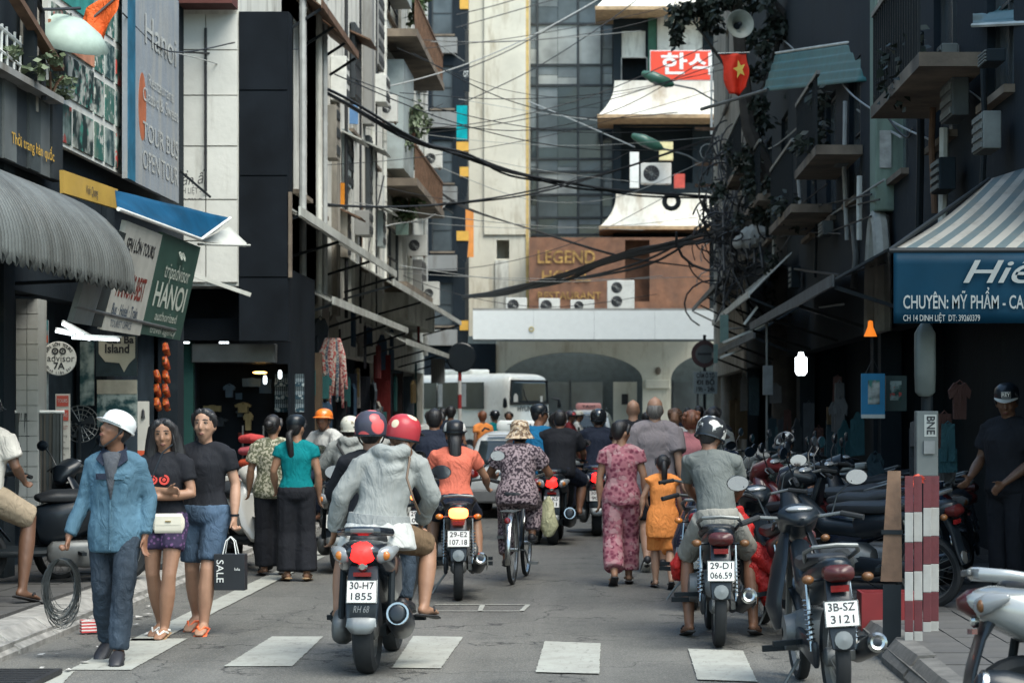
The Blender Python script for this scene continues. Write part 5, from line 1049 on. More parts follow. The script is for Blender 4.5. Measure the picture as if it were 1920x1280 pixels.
# --- coral tee rider
B = V((wx(850, 216), F/216+.63, 0))
motorbike('motorbike', 'black motorbike with bright orange brake lamp and plate 29-E2 107.18', B, 4, 'underbone', M_BLACK, None, ['29-E2', '107.18'], 0, GB, tailm=M_TAILHOT)
person('woman rider in coral tee with long black hair under a black striped helmet', B+V((-.03, -.02, 0)), 4, pose(RIDE, chs=(0, .05, 1.2), nck=(0, .07, 1.36), hd=(0, .1, 1.49), lan=(-.23, .2, .36), ran=(.23, .2, .36), lto=(-.26, .34, .31), rto=(.26, .34, .31), lwr=(-.31, .36, 1.0), rwr=(.31, .36, 1.0)), .955, SK, 1.02, True, shirt=dict(m=CORAL, sleeve=.55, hem=.04, loose=.015, fold=.016), legs=dict(m=DENIM if False else NAVY, len=1.0, loose=.02), feet=('shoe', SHOE), hair=('tail', HB), hat=('half', pattern('helmet_black_stripe', 'bands', (.014, .015, .018), (.6, .6, .58), scale=1.6, thr=(.9, .93), fold=0, rough=.3)), vox=.014)
# --- motorbike beside, plate 29- 060, dark shirt rider
B = V((wx(802, 178), F/178+.3, 0))
motorbike('motorbike', 'motorbike with glowing brake lamp and plate 29-N1 060 between two women riders', B, -3, 'underbone', M_BLACK, None, ['29-N1', '060'], 0, GB, tailm=M_TAILHOT)
person('rider in dark navy shirt with black hair between the coral and the hooded rider', B+V((.03, .1, 0)), 0, pose(RIDE), 1.03, SK2, 1.12, False, shirt=dict(m=NAVY, sleeve=.7, hem=.1, loose=.03), legs=dict(m=JEANS), feet=('shoe', SHOE), hair=('cap', HB), vox=.016)
# --- bicycle woman
B = V((wx(970, 198), F/198+.5, 0))
bicycle('old chromed town bicycle with rear rack under the woman in the flowered hat', B, -5)
person('cyclist in leopard print top and trousers wearing a flowered sun hat', B+V((-.01, -.26, 0)), -3, pose(RIDE, pel=(0, 0, .9), chs=(0, .09, 1.2), nck=(.0, .13, 1.345), hd=(.01, .18, 1.47), lkn=(-.13, .25, .58), lan=(-.12, .1, .22), lto=(-.13, .24, .18), rkn=(.14, .34, .78), ran=(.13, .22, .46), rto=(.13, .36, .42), lel=(-.3, .2, 1.08), rel=(.31, .2, 1.08), lwr=(-.27, .44, 1.04), rwr=(.27, .44, 1.04)), .955, SK2, 1.14, True, shirt=dict(m=LEOP, sleeve=.62, hem=.14, loose=.026, flare=.012), legs=dict(m=LEOP, len=1.85, loose=.02), feet=('shoe', SHOE), hair=('cap', HB), hat=('bucket', HATF), vox=.014)
ph = thing('carrier_bag', 'crumpled pale yellow carrier bag hanging beside the cyclist\'s arm', 'carrier bag', (wx(1027, 190), F/190+.0, wz(965, 190)))
h = MB(); h.loft([(0, 0, -.18), (.01, 0, -.1), (0, 0, .02), (.005, 0, .12), (.01, 0, .17)], [(.05, .03), (.085, .05), (.075, .045), (.04, .03), (.015, .015)], 12); o = h.build('bag_body', [cloth('yellow_plastic', (.5, .48, .3), .2, 1.0, 14, .35)], ph, True); folds(o, .05, .06)
# --- scooters further up
B = V((wx(1040, 153), F/153+.63, 0))
motorbike('scooter', 'black scooter with red lamp riding just beyond the cyclist', B, -2, 'scooter', M_BLACK, None, ['29-K5', '771'], 0, GB, lit=True)
person('broad rider in black shirt riding the scooter beyond the cyclist', B+V((.05, -.1, 0)), 0, pose(RIDE, rkn=(.27, .3, .74), ran=(.24, .2, .38)), 1.02, SK2, 1.15, False, shirt=dict(m=BLKC, sleeve=.75, hem=.1, loose=.03), legs=dict(m=NAVY, len=1.0, loose=.025), feet=('slip', RUBR), hair=('cap', HB), vox=.016)
B = V((wx(1008, 150), F/150+.2, 0))
motorbike('motorbike', 'motorbike hidden behind the cyclist under a man in a blue shirt', B, 0, 'underbone', M_BLACK, None, None, 0, GB)
person('man in blue shirt and black cap riding in front of the cyclist', B+V((-.02, -.1, 0)), -8, pose(RIDE, hd=(.02, .15, 1.52)), 1.04, SK2, 1.08, False, shirt=dict(m=cloth('bright_blue', (.01, .12, .25)), sleeve=.6, hem=.1, loose=.03), legs=dict(m=JEANS), feet=('shoe', SHOE), hair=('cap', HB), hat=('cap', M_BLACK, M_BLACK), head=(70, 0, 0), vox=.016)
person('rider in pale grey shirt mostly hidden behind the man in blue', B+V((.2, .5, 0)), -4, RIDE, 1.0, SK2, 1.05, False, shirt=dict(m=WHITC, sleeve=.7, loose=.03), legs=dict(m=NAVY), hair=('cap', HB), vox=.018)
B = V((wx(1119, 143), F/143+.63, 0))
motorbike('scooter', 'dark blue scooter riding left of the woman in pink', B, 0, 'scooter', mat('scooter_blue', (.012, .025, .06), .3, coat=.5), None, ['30-F4', '905'], 0, GB, lit=True)
person('rider in navy jacket and dark helmet on the blue scooter', B+V((.02, -.05, 0)), 0, RIDE, 1.02, SK2, 1.1, False, shirt=dict(m=NAVY, sleeve=1.9, loose=.03), legs=dict(m=NAVY), feet=('shoe', SHOE), hair=('cap', HB), hat=('open', H_BLK), vox=.016)

# --- walkers on the left
person('woman in teal tee and black trousers walking away with a ponytail', at(556, 194), 8, pose(STAND, lel=(-.23, .0, 1.1), lwr=(-.21, .15, .93), lkn=(-.09, .03, .48), ran=(.1, -.06, .085), rto=(.12, .09, .035)), .96, SK, 1.04, True, shirt=dict(m=TEAL, sleeve=.42, hem=.06, loose=.014), legs=dict(m=BLKC, len=1.97, loose=.022, flare=.016), feet=('slip', TAN, TAN), hair=('ponylow', HB), hat=('cap', M_BLACK, M_BLACK), head=(30, 0, 0), vox=.015)
person('woman in olive floral blouse walking beside the teal woman', at(512, 188), 12, pose(STAND, lel=(-.225, .0, 1.1), lwr=(-.24, .1, .88)), .965, SK, 1.08, True, shirt=dict(m=OLIVEF, sleeve=.75, hem=.1, loose=.026, flare=.01), legs=dict(m=BLKC, len=1.97, loose=.02, flare=.012), feet=('slip', RUBR), hair=('bun', HB), head=(20, 0, 0), vox=.015)
# --- pink pyjama woman, girl, tall man and the group beyond
person('woman in pink floral pyjama suit walking away hand in hand with a child', at(1165, 199), 2, pose(WALK2, rel=(.225, -.02, 1.1), rwr=(.25, .03, .88), lwr=(-.22, .02, .86)), .935, SK, 1.05, True, shirt=dict(m=PINKF, sleeve=.5, hem=.1, loose=.022, flare=.01), legs=dict(m=PINKF, len=1.86, loose=.025, flare=.01), feet=('slip', TAN, RUBR), hair=('cap', HB), head=(50, -4, 0), vox=.015)
person('small girl in orange tunic and shorts holding the pink woman\'s hand', at(1243, 203), 4, pose(WALK, lel=(-.25, .0, 1.13), lwr=(-.26, .02, .98), rel=(.2, 0, 1.12)), .745, SK3, .92, True, shirt=dict(m=ORG, sleeve=.12, hem=.26, loose=.035, flare=.04), legs=dict(m=ORG, len=1.05, loose=.04), feet=('slip', SHOE, SHOE), hair=('pony', HB), vox=.016)
person('very tall balding man in mauve grey shirt and black shorts walking away', at(1228, 183), 0, pose(WALK2, lwr=(-.24, .1, .9)), 1.075, SK3, 1.12, False, shirt=dict(m=GREYSH, sleeve=.85, hem=.18, loose=.036, flare=.015, fold=.016), legs=dict(m=BLKC, len=.95, loose=.03), feet=('shoe', SHOE, WSAND), hair=('bald', HGR), vox=.016)
person('bald man in black tee ahead of the tall man', at(1187, 150), 0, WALK, 1.07, SK3, 1.1, False, shirt=dict(m=BLKC, sleeve=.6, loose=.03), legs=dict(m=NAVY), feet=('shoe', SHOE), hair=('none', HB), vox=.018)
person('woman with short auburn hair in pink and maroon top', at(1297, 168), 0, WALK, .985, SK3, 1.1, True, shirt=dict(m=PINKT, sleeve=.5, loose=.025, hem=.15), legs=dict(m=pattern('maroon_stripe', 'stripes', (.1, .03, .05), (.3, .16, .18), scale=9), loose=.05, len=1.2), feet=('shoe', SHOE), hair=('thick', HRED), vox=.018)
person('person in grey tee walking ahead of the auburn haired woman', at(1335, 155), 0, WALK2, 1.01, SK2, 1.1, False, shirt=dict(m=GREYT, sleeve=.65, loose=.03), legs=dict(m=NAVY), feet=('shoe', SHOE), hair=('cap', HB), vox=.018)
person('woman with thick curly brown hair facing the camera in the crowd', at(1266, 135), 170, WALK, 1.0, SK, 1.0, True, shirt=dict(m=WHITC), legs=dict(m=NAVY), feet=('shoe', SHOE), hair=('thick', HBR), vox=.018)
GC = 'people crowding the far end of the street'
for i, (px, s, m, lab) in enumerate([(1212, 110, NAVY, 'walker in navy just past the bald man'), (1310, 112, BLKC, 'dark haired walker in black near the street sign'), (1290, 98, NAVY, 'distant walker in navy between the shop fronts'), (1340, 128, BLKC, 'walker in black next to the parked bikes'), (805, 100, WHITC, 'distant person in white shirt by the bus side'), (830, 96, WHITC, 'distant person in white in front of the bus windows'), (845, 105, NAVY, 'person in dark jacket in front of the bus')]):
    person(lab, at(px, s), random.uniform(-20, 20), WALK if i % 2 else WALK2, 1.0+random.uniform(-.03, .05), SK2, 1.05, i % 2 == 0, shirt=dict(m=m, loose=.025), legs=dict(m=NAVY), feet=('shoe', SHOE), hair=('cap', HB), vox=.024, group=GC)
for px, s, m, hm, lab in ((905, 92, ORG, HRED, 'distant woman in orange by the bus front wheel'), (928, 88, TEAL, HB, 'distant person in teal shirt next to the orange one')):
    person(lab, at(px, s), 30, WALK, .98, SK2, 1.0, True, shirt=dict(m=m), legs=dict(m=NAVY), feet=('shoe', SHOE), hair=('cap', hm), hat=('half', H_BLK) if m == TEAL else None, vox=.024, group=GC)
for px, s, m, hlm, lab, rz in ((955, 86, WHITC, None, 'rider in white shirt facing the camera before the bus', 178), (1060, 84, cloth('maroon_cotton', (.16, .02, .025)), H_PINK, 'rider in maroon shirt and helmet turning across the junction', -100), (1075, 80, WHITC, H_CREAM, 'rider in white with pale helmet behind the maroon rider', -95)):
    B = at(px, s); motorbike('motorbike', 'small distant motorbike of the '+lab.split(' in ')[0]+' in '+lab.split(' in ')[1].split(' ')[0], B, rz, 'underbone', M_BLACK, None, None, 0, 'motorbikes far off at the junction')
    person(lab, B, rz, RIDE, 1.0, SK2, 1.0, False, shirt=dict(m=m, sleeve=.8), legs=dict(m=NAVY), hair=('cap', HB), hat=('half', hlm) if hlm else None, vox=.024, group=GC)
person('passer-by with tied hair facing the camera between the two helmets', at(706, 140), 182, STAND, 1.0, SK, 1.0, True, shirt=dict(m=WHITC), legs=dict(m=NAVY), feet=('shoe', SHOE), hair=('tied', HB), face=True, vox=.018)
B = at(622, 150); motorbike('motorbike', 'motorbike half hidden behind the cream helmet rider, ridden by the orange helmet man', B, 182, 'underbone', M_BLACK, None, None, 0, GB)
person('rider in white tee and orange helmet facing left by the dark shops', B, 140, RIDE, 1.02, SK2, 1.0, False, shirt=dict(m=WHITC, loose=.03), legs=dict(m=NAVY), hair=('cap', HB), hat=('half', H_ORG, H_ORG), head=(-20, 0, 0), face=True, vox=.018)

# --- gray tee man on motorbike 29-D1, stopped
B = V((wx(1348, 269), F/269+.63, 0))
motorbike('motorbike', 'dark motorbike with plate 29-D1 066.59 stopped at the kerb under the grey tee man', B, 0, 'underbone2', M_BLACK, None, ['29-D1', '066.59'], 0, dull=True, mirrors=False, group='motorbikes stopped or parked along the kerb')
J = pose(RIDE, pel=(.0, 0, .88), wst=(-.01, .02, 1.02), chs=(-.03, .06, 1.18), nck=(-.06, .1, 1.33), hd=(-.04, .16, 1.455), lsh=(-.19, .09, 1.29), rsh=(.12, .06, 1.29), lel=(-.2, .27, 1.08), lwr=(-.13, .46, .99), rel=(.19, .2, 1.08), rwr=(.12, .42, .95),
    lkn=(-.21, .26, .58), lan=(-.2, .1, .09), lto=(-.22, .22, .035), rkn=(.25, .28, .6), ran=(.27, .12, .09), rto=(.3, .24, .035))
person('man in grey tee and marbled helmet sitting on a stopped motorbike, feet down', B+V((.02, -.06, 0)), 0, J, 1.0, SK2, .85, False, shirt=dict(m=GREYT, sleeve=.72, hem=.1, loose=.017, fold=.018), legs=dict(m=STONEC, len=1.0, loose=.026), feet=('slip', RUBR), hair=('cap', HB), hat=('open', H_MARB), head=(28, -18, 6), vox=.013)
rp_ = thing('rain_poncho', 'bright red rain poncho bundled on both sides of the stopped motorbike', 'poncho', B); REDN = cloth('red_nylon', (.42, .022, .02), .15, 1.0, 12, .4)
for P_ in ([[(-.24, .2, .58), (-.27, .22, .5), (-.25, .24, .42)], [(.02, .04), (.04, .06), (.03, .04)]], [[(.16, .3, .68), (.36, .18, .58), (.47, .1, .48)], [(.05, .05), (.08, .06), (.06, .05)]], [[(.3, .2, .52), (.38, .16, .38), (.4, .14, .24)], [(.05, .06), (.07, .06), (.04, .04)]], [[(.2, .5, .9), (.26, .48, .75), (.25, .44, .62)], [(.03, .05), (.06, .07), (.05, .06)]]):
    o = MB().loft(*P_, 12).build('cloth_bundle', [REDN], rp_); finish(o, .014, 2); folds(o, .05, .05)
# ---------------------------------------------------------------- awnings, signs, street furniture, cables, trees
def grid_sheet(fn, nu, nv, th=0):
    m = MB(); P = [[V(fn(i/nu, j/nv)) for i in range(nu+1)] for j in range(nv+1)]
    for r_ in P: m.v += [tuple(p) for p in r_]
    for j in range(nv):
        for i in range(nu): a = j*(nu+1)+i; m.f.append((a, a+1, a+nu+2, a+nu+1)); m.mi.append(0)
    return m
def solid(o, t):
    s = o.modifiers.new('thickness', 'SOLIDIFY'); s.thickness = t; return o
TIN = wallmat('galvanised_tin', (.15, .16, .155), (.045, .045, .04), 1.3, .5, patch=(.16, .16, .15)); MATS['galvanised_tin'].node_tree.nodes['Principled BSDF'].inputs['Metallic'].default_value = .35
TINL = wallmat('tin_pale', (.42, .43, .4), (.15, .14, .12), .8, .55); TINW = mat('tin_fascia', (.5, .51, .47), .5, var=.2, scale=2, dirt=(.2, .19, .16))
# curved tin awning
aw = thing('tin_awning', 'weathered barrel shaped corrugated tin awning with a saw tooth lower edge', 'awning', (-5.4, 14.0, 2.85)); L = F/205-14.0
def barrel(u, v):
    a = v*R(100); rip = .016*math.sin(u*L*2*math.pi/.09); y = u*L
    return ((1.1+rip)*math.sin(min(a, R(90))), y, (.82+rip)*math.cos(min(a, R(90)))-max(0, a-R(90))*(.4+.5*(abs((u*L/.12) % 1-.5)*2)))
solid(grid_sheet(barrel, 520, 14).build('tin_sheet', [TIN], aw, True, 60), .006)
for y in (1.0, 3.0, L-.05): MB().tube([(0, y, .8), (.5, y, .66), (.9, y, .35), (1.06, y, 0), (0, y, -.05)], .018, 6).build('awning_rib', [M_DARK], aw, True)
MB().tube([(1.07, 0, -.02), (1.07, L, -.02)], .022, 6).build('front_rail', [M_DARK], aw, True)
# signboard with gold letters above, wall clutter at the top corner
X5 = -5.33
def YX(px, X=X5): return F*X/(px-CX)
def wall_sign(name, label, cat, pa, pb, za, zb, m, out=.06, X=X5):
    t = thing(name, label, cat, (X, YX(pa, X), za), 90); w = YX(pb, X)-YX(pa, X)
    MB().box(0, w, -out, -.005, 0, zb-za).build('board', [m], t); return t, w, zb-za
t, w, h = wall_sign('shop_sign', 'dark vertical boarded shop sign with faded gold lettering', 'sign', -40, 98, 3.85, 4.72, M_DARK)
for i in range(6): MB().box(w*i/6+.01, w*(i+1)/6-.01, -.085-.02*(i % 2), -.062, .0, h).build('plank', [mat('sign_plank_%d' % (i % 3), ((.04, .05, .052), (.09, .1, .1), (.02, .026, .03))[i % 3], .7, var=.3, scale=2)], t)
GOLDY = mat('gold_paint', (.6, .36, .06), .5, var=.3, scale=12)
put_text('Thời trang hàn quốc', .14, (w*.55, -.11, .2), (1, 0, 0), (0, 0, 1), GOLDY, t, wide=w*.6, bold=.01)
# photo billboard
t, w, h = wall_sign('billboard', 'tour billboard covered with a grid of green and dark photographs', 'billboard', 78, 226, 4.22, 6.5, FRAMEW)
def photo(i):
    cols_ = [((.02, .06, .05), (.3, .36, .33), (.4, .06, .05)), ((.02, .035, .035), (.42, .44, .4), (.05, .2, .16)), ((.03, .12, .1), (.1, .16, .13), (.5, .5, .46)), ((.015, .05, .055), (.25, .3, .28), None)]
    c_ = cols_[i % 4]; return pattern('photo_print_%d' % i, 'noise', c_[0], c_[1], c_[2], scale=3.2+i*.7, thr=(.42+.02*(i % 3), .6), fold=0, rough=.4)
rp = random.Random(11); k = 0; xs = [.02, .27, .54, .68, .83, .985]
for j in range(5):
    for i in range(5):
        if i < 2 and j in (1, 3): continue
        z0, z1 = h*(j/5)+.02, h*((j+1)/5)-.02; MB().box(w*xs[i]+.05, w*xs[i+1]-.05, -.075, -.0605, z0+.02, z1-.02).build('photo_panel', [photo(k % 12)], t); k += 1
MB().box(w*.0, w*.53, -.085, -.0605, h*.42, h*.5).build('title_strip', [mat('title_orange', (.45, .2, .12), .6, var=.3, scale=6)], t); MB().box(.0, w*.53, -.08, -.0605, h*.62, h*.76).build('title_band', [mat('title_teal', (.03, .22, .2), .6, var=.3, scale=4)], t)
MB().box(w*.02, w*.53, -.078, -.0605, h*.22, h*.4).build('photo_panel', [photo(5)], t)
t, w, h = wall_sign('billboard', 'faded grey blue billboard with an orange oval and peeling white lettering', 'billboard', 228, 326, 4.15, 6.6, wallmat('faded_print', (.27, .3, .33), (.36, .35, .31), .9, patch=(.2, .23, .27), sc=2), X=-5.2)
MB().box(.02, w*.13, -.07, -.0605, 0, h).build('edge_band', [mat('band_blue', (.02, .12, .2), .5, var=.3)], t)
MB().lathe([(0, .0), (.2, 0), (.2, -.01), (0, -.01)], 24, Matrix.Translation((w*.27, -.062, h*.36)) @ Matrix.Rotation(R(90), 4, 'X') @ Matrix.Scale(1.9, 4, (0, 1, 0))).build('emblem', [mat('oval_orange', (.42, .13, .06), .5, var=.2)], t)
FADEW = mat('faded_white_print', (.42, .43, .41), .7, var=.2, scale=8)
for tx, z, sz, wd in (('Hanoi', .72, .5, .62), ('Restaurant', .5, .2, .5), ('Classic & Sweet', .42, .22, .7), ('TOUR BUS', .25, .3, .7), ('OPEN TOUR', .12, .3, .7)): put_text(tx, sz, (w*.62, -.066, h*z), (1, 0, 0), (0, 0, 1), FADEW, t, wide=w*wd)
# top corner pipes, beam, planter, parasol, flag
bm = thing('drain_stack', 'rusted standpipe and bent conduits at the top corner of the old shop house', 'pipe', (-5.3, F/203, 4.6))
MB().tube([(0, 0, -.2), (.01, .0, 2.2)], .09, 8).build('standpipe', [STAINW], bm, True); MB().bar((.16, -.55, .0), (.16, -.55, 2.4), .1, .1).build('steel_post', [M_DARK], bm)
MB().bar((.2, -2.5, .95), (.2, .3, .25), .1, .06).build('beam', [RUSTY], bm); MB().tube([(.15, -2.5, .75), (.15, -.3, .78), (.15, -.1, .7), (.15, -.05, -.1)], .025, 6).build('conduit', [M_WIRE], bm, True)
def leaf_mat(name, col):
    if name in MATS: return MATS[name]
    m = mat(name, col, .55, var=.5, scale=3, spec=.4); return m
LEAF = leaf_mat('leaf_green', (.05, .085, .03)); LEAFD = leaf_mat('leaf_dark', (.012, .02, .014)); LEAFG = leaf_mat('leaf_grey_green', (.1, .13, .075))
def foliage(c, r, n, size, rnd=None, droop=0):
    rr = rnd or random; m = MB(); c = V(c)
    nc = max(3, n//60); cl = [V((rr.gauss(0, .5)*r[0], rr.gauss(0, .5)*r[1], rr.gauss(0, .5)*r[2])) for _ in range(nc)]
    for i in range(n):
        p = c+cl[i % nc]+V((rr.gauss(0, .2)*r[0], rr.gauss(0, .2)*r[1], rr.gauss(0, .2)*r[2]))
        a = V((rr.uniform(-1, 1), rr.uniform(-1, 1), rr.uniform(-.6, .4)-droop)).normalized(); b_ = a.cross(V((rr.uniform(-1, 1), rr.uniform(-1, 1), rr.uniform(-1, 1)))).normalized(); s_ = size*rr.uniform(.6, 1.3)
        m.add([p, p+a*s_*.5+b_*s_*.28, p+a*s_, p+a*s_*.5-b_*s_*.28], [(0, 1, 2, 3)])
    return m
def plant(label, c, r, n, size, m=None, pot=True, name='potted_plant', group=None, droop=0):
    t = thing(name, label, 'plant', c, 0, group); foliage((0, 0, r[2]*.6), r, n, size, droop=droop).build('foliage', [m or LEAF], t)
    st = MB()
    for i in range(5): a = i*1.3; st.tube([(0, 0, -.1), (.3*r[0]*math.cos(a), .3*r[1]*math.sin(a), r[2]*.4), (.6*r[0]*math.cos(a), .6*r[1]*math.sin(a), r[2]*.9)], .012, 4)
    st.build('stem', [RUSTY], t)
    if pot: MB().lathe([(0, -.3), (.11, -.3), (.15, -.06), (.14, -.06), (.12, -.1), (0, -.1)], 12).build('pot', [BRK], t, True)
    return t
GPB = 'plants on the balconies'
plant('spiky plants in a planter above the gold lettered sign', W(18, 135, 208), (.3, .5, .16), 420, .1, LEAFG, False, group=GPB); plant('straggly plant creeping along the ledge by the tour billboard', W(95, 165, 200), (.2, .45, .12), 320, .07, LEAFG, False, group=GPB)
rl = thing('balcony_rail', 'bent white balcony rail over the gold lettered sign', 'railing', (-5.22, 17.6, 4.6), 90); m = MB(); m.tube([(0, 0, .42), (1.8, 0, .3)], .02); m.tube([(0, 0, .2), (1.8, 0, .12)], .015)
for i in range(9): m.tube([(.1+i*.2, 0, 0), (.1+i*.2+random.uniform(-.05, .05), 0, .4)], .012, 5)
m.build('rail_bars', [M_WHITE], rl); MB().box(0, 2.6, -.12, .1, -.06, .0).build('ledge', [GREYW], rl)
um = thing('parasol', 'pale green parasol canopy leaning out before the tour billboard', 'parasol', W(118, 66, 196)+V((.0, .1, -.05)), 0); um.scale = (.62, .62, .62); um.rotation_euler = (R(18), R(16), 0)
m = MB(); n = 16
prof = [(0, .42), (.25, .37), (.5, .22), (.68, .0)]
m.lathe(prof, n); o = m.build('canopy', [mat('parasol_green', (.34, .43, .38), .6, var=.12, scale=3, dirt=(.2, .26, .22))], um, True, 60); solid(o, .005); MB().tube([(0, 0, -.8), (0, 0, .46)], .016, 6).build('pole', [M_STEEL], um, True)
def flagcloth(pts_top, pts_bot, nu, nv, amp, ph=0):
    def f(u, v):
        def ev(P): k = u*(len(P)-1); i = min(int(k), len(P)-2); return V(P[i]).lerp(V(P[i+1]), k-i)
        p = ev(pts_top).lerp(ev(pts_bot), v); p.y += amp*math.sin(u*9+ph+v*3)*(.2+v); p.x += amp*.4*math.sin(v*7+u*4); return p
    return grid_sheet(f, nu, nv)
fl = thing('flag', 'crumpled orange red flag on a slanted pole over the billboard', 'flag', (0, 0, 0)); q = lambda x, y, s=190: W(x, y, s)
base = q(230, -5)
o = flagcloth([q(146, 62), q(158, 15), q(185, 0), q(232, -12)], [q(150, 66), q(178, 88), q(192, 82), q(205, 50)], 20, 14, .05).build('flag_cloth', [cloth('flag_orange', (.75, .13, .03), .2, 1.0, 9, .6)], fl, True, 80); solid(o, .004)
MB().tube([q(130, 72), q(236, -20)], .014, 6).build('flag_pole', [M_STEEL], fl, True)
# yellow sign, blue tarp
t = thing('shop_sign', 'small yellow shop sign standing above the tin awning', 'sign', (0, 0, 0)); A, B_, C_, D_ = W(120, 362, 197), W(221, 392, 183), W(221, 355, 183), W(119, 319, 197)
MB().slab(A, B_, C_, D_, .04).build('board', [mat('sign_yellow', (.42, .27, .06), .5, var=.15, scale=3, dirt=(.4, .27, .1))], t)
ux = (B_-A).normalized(); put_text('Vinh Quang', .13, (A+B_+C_+D_)/4+V((0, 0, -.01)), ux, (D_-A).normalized(), INKP, t, shear=.2, wide=.34, off=.006)
t = thing('tarp_awning', 'bright blue tarpaulin awning stretched on white rods', 'awning', (0, 0, 0)); P = [W(222, 392, 206), W(377, 449, 171), W(432, 409, 158), W(216, 357, 190)]
def tarp(u, v): p = P[0].lerp(P[1], u).lerp(P[3].lerp(P[2], u), v); p.z += .02*math.sin(u*14)*math.sin(v*3)-.05*math.sin(v*3.14); return p
solid(grid_sheet(tarp, 30, 10).build('tarp', [mat('tarp_blue', (.004, .055, .12), .6, var=.3, scale=2, bump=.3, bscale=8, spec=.1)], t, True, 70), .004)
MB().tube([P[0], P[1]], .02, 8).build('front_rod', [M_WHITE], t, True); MB().tube([P[1], P[2]], .018, 8).build('side_rod', [M_WHITE], t, True); MB().tube([W(372, 458, 168), W(468, 460, 158)], .016, 6).build('support_arm', [TINW], t, True)
MB().slab(W(375, 452, 166), W(462, 462, 158), W(462, 455, 156), W(430, 425, 156), .01).build('side_flap', [TINW], t)
t = thing('gutter_board', 'pale sloping gutter board on the white side wall', 'gutter', (0, 0, 0)); MB().bar(W(352, 512, 150), W(470, 553, 149), .06, .05).build('board', [TINW], t); MB().bar(W(325, 310, 147), W(395, 370, 147), .03).build('stay', [M_DARK], t)
MB().box(-.005, .005, 0, .01, 0, .01)
# hanging banners below
def banner(name, label, sa, sb, zt, zb, m, xt=-4.46, xb=-4.69, cat='sign'):
    t = thing(name, label, cat); ya, yb = F/sa, F/sb; c = [V((xb, ya, zb)), V((xb, yb, zb)), V((xt, yb, zt)), V((xt, ya, zt))]
    MB().slab(*c, .05).build('board', [m], t); return t, c
def btext(t, c, s, u, v, size, wide, m, **kw):
    ux, uz = (c[1]-c[0]), (c[3]-c[0]); put_text(s, size, c[0]+ux*u+uz*v, ux.normalized(), uz.normalized(), m, t, wide=wide, **kw)
BW = mat('banner_white', (.5, .49, .44), .5, var=.1, dirt=(.36, .35, .32)); MRN = mat('print_maroon', (.2, .03, .02), .6); PBLUE = mat('print_blue', (.06, .09, .13), .6)
t, c = banner('tour_sign', 'white sloping tour sign lettered HANOI\'S BEST under the awning', 200, 185, 3.42, 2.4, BW)
btext(t, c, 'SEN LÔN TOURS', .5, .8, .17, 1.25, M_INK, bold=.02); btext(t, c, 'HANOI\'S BEST', .48, .42, .32, 1.2, MRN, bold=.02); btext(t, c, 'Bus · Hotel · Train', .45, .2, .16, 1.1, PBLUE, bold=.01); btext(t, c, 'TOURIST OFFICE', .42, .07, .1, .9, PBLUE); btext(t, c, 'OPEN', .2, .64, .1, .4, M_INK)
t, c = banner('tour_sign', 'dark green sloping sign with white lettering and an owl eyes mark', 184.6, 169, 3.45, 2.42, mat('banner_green', (.035, .085, .065), .5, var=.15)); G2 = mat('print_pale', (.55, .58, .5), .6)
for du in (.5, .58): MB().lathe([(.03, 0), (.055, 0), (.055, .006), (.03, .006)], 14, Matrix.Translation(c[0]+(c[1]-c[0])*du+(c[3]-c[0])*.84+V((.012, 0, .003))) @ Matrix.Rotation(R(78), 4, 'Y'), closed=True).build('emblem', [G2], t)
btext(t, c, 'tripadvisor', .55, .66, .24, 1.3, G2); btext(t, c, 'HANOI', .5, .4, .36, 1.6, G2, bold=.02); btext(t, c, 'authorized', .5, .2, .14, 1.1, G2); btext(t, c, 'travel agency', .5, .06, .11, 1.3, G2)
t, c = banner('tour_sign', 'narrow dark sign with white script beside the white tour sign', 204, 200.3, 3.3, 2.42, mat('banner_black', (.03, .04, .04), .5)); btext(t, c, 'Café', .5, .5, .12, .3, G2, shear=.3)
t, c = banner('tour_sign', 'blank grey end panel of the sloping sign row', 212, 204.4, 3.2, 2.42, mat('panel_grey', (.2, .22, .22), .5, var=.15))
t = thing('sign_rail', 'steel rail carrying the sloping tour signs', 'rail'); MB().tube([(-4.66, F/212, 2.56), (-4.66, F/172, 2.52)], .018, 6).build('rail', [M_STEEL], t, True)
# fluorescent tubes
for a, b_, lab in (((118, 607), (168, 636), 'slanting lit fluorescent tube under the tour signs'), ((136, 633), (222, 637), 'level lit fluorescent tube under the tour signs'), ((106, 621), (137, 627), 'short lit fluorescent tube nearest the tin awning')):
    t = thing('tube_light', lab, 'lamp'); MB().bar(W(*a, 190), W(*b_, 186), .026).build('tube', [lampc], t); MB().bar(W(a[0]-3, a[1], 190)+V((0, .06, .03)), W(b_[0]+3, b_[1], 186)+V((0, .06, .03)), .02, .02).build('tube_holder', [M_WHITE], t)
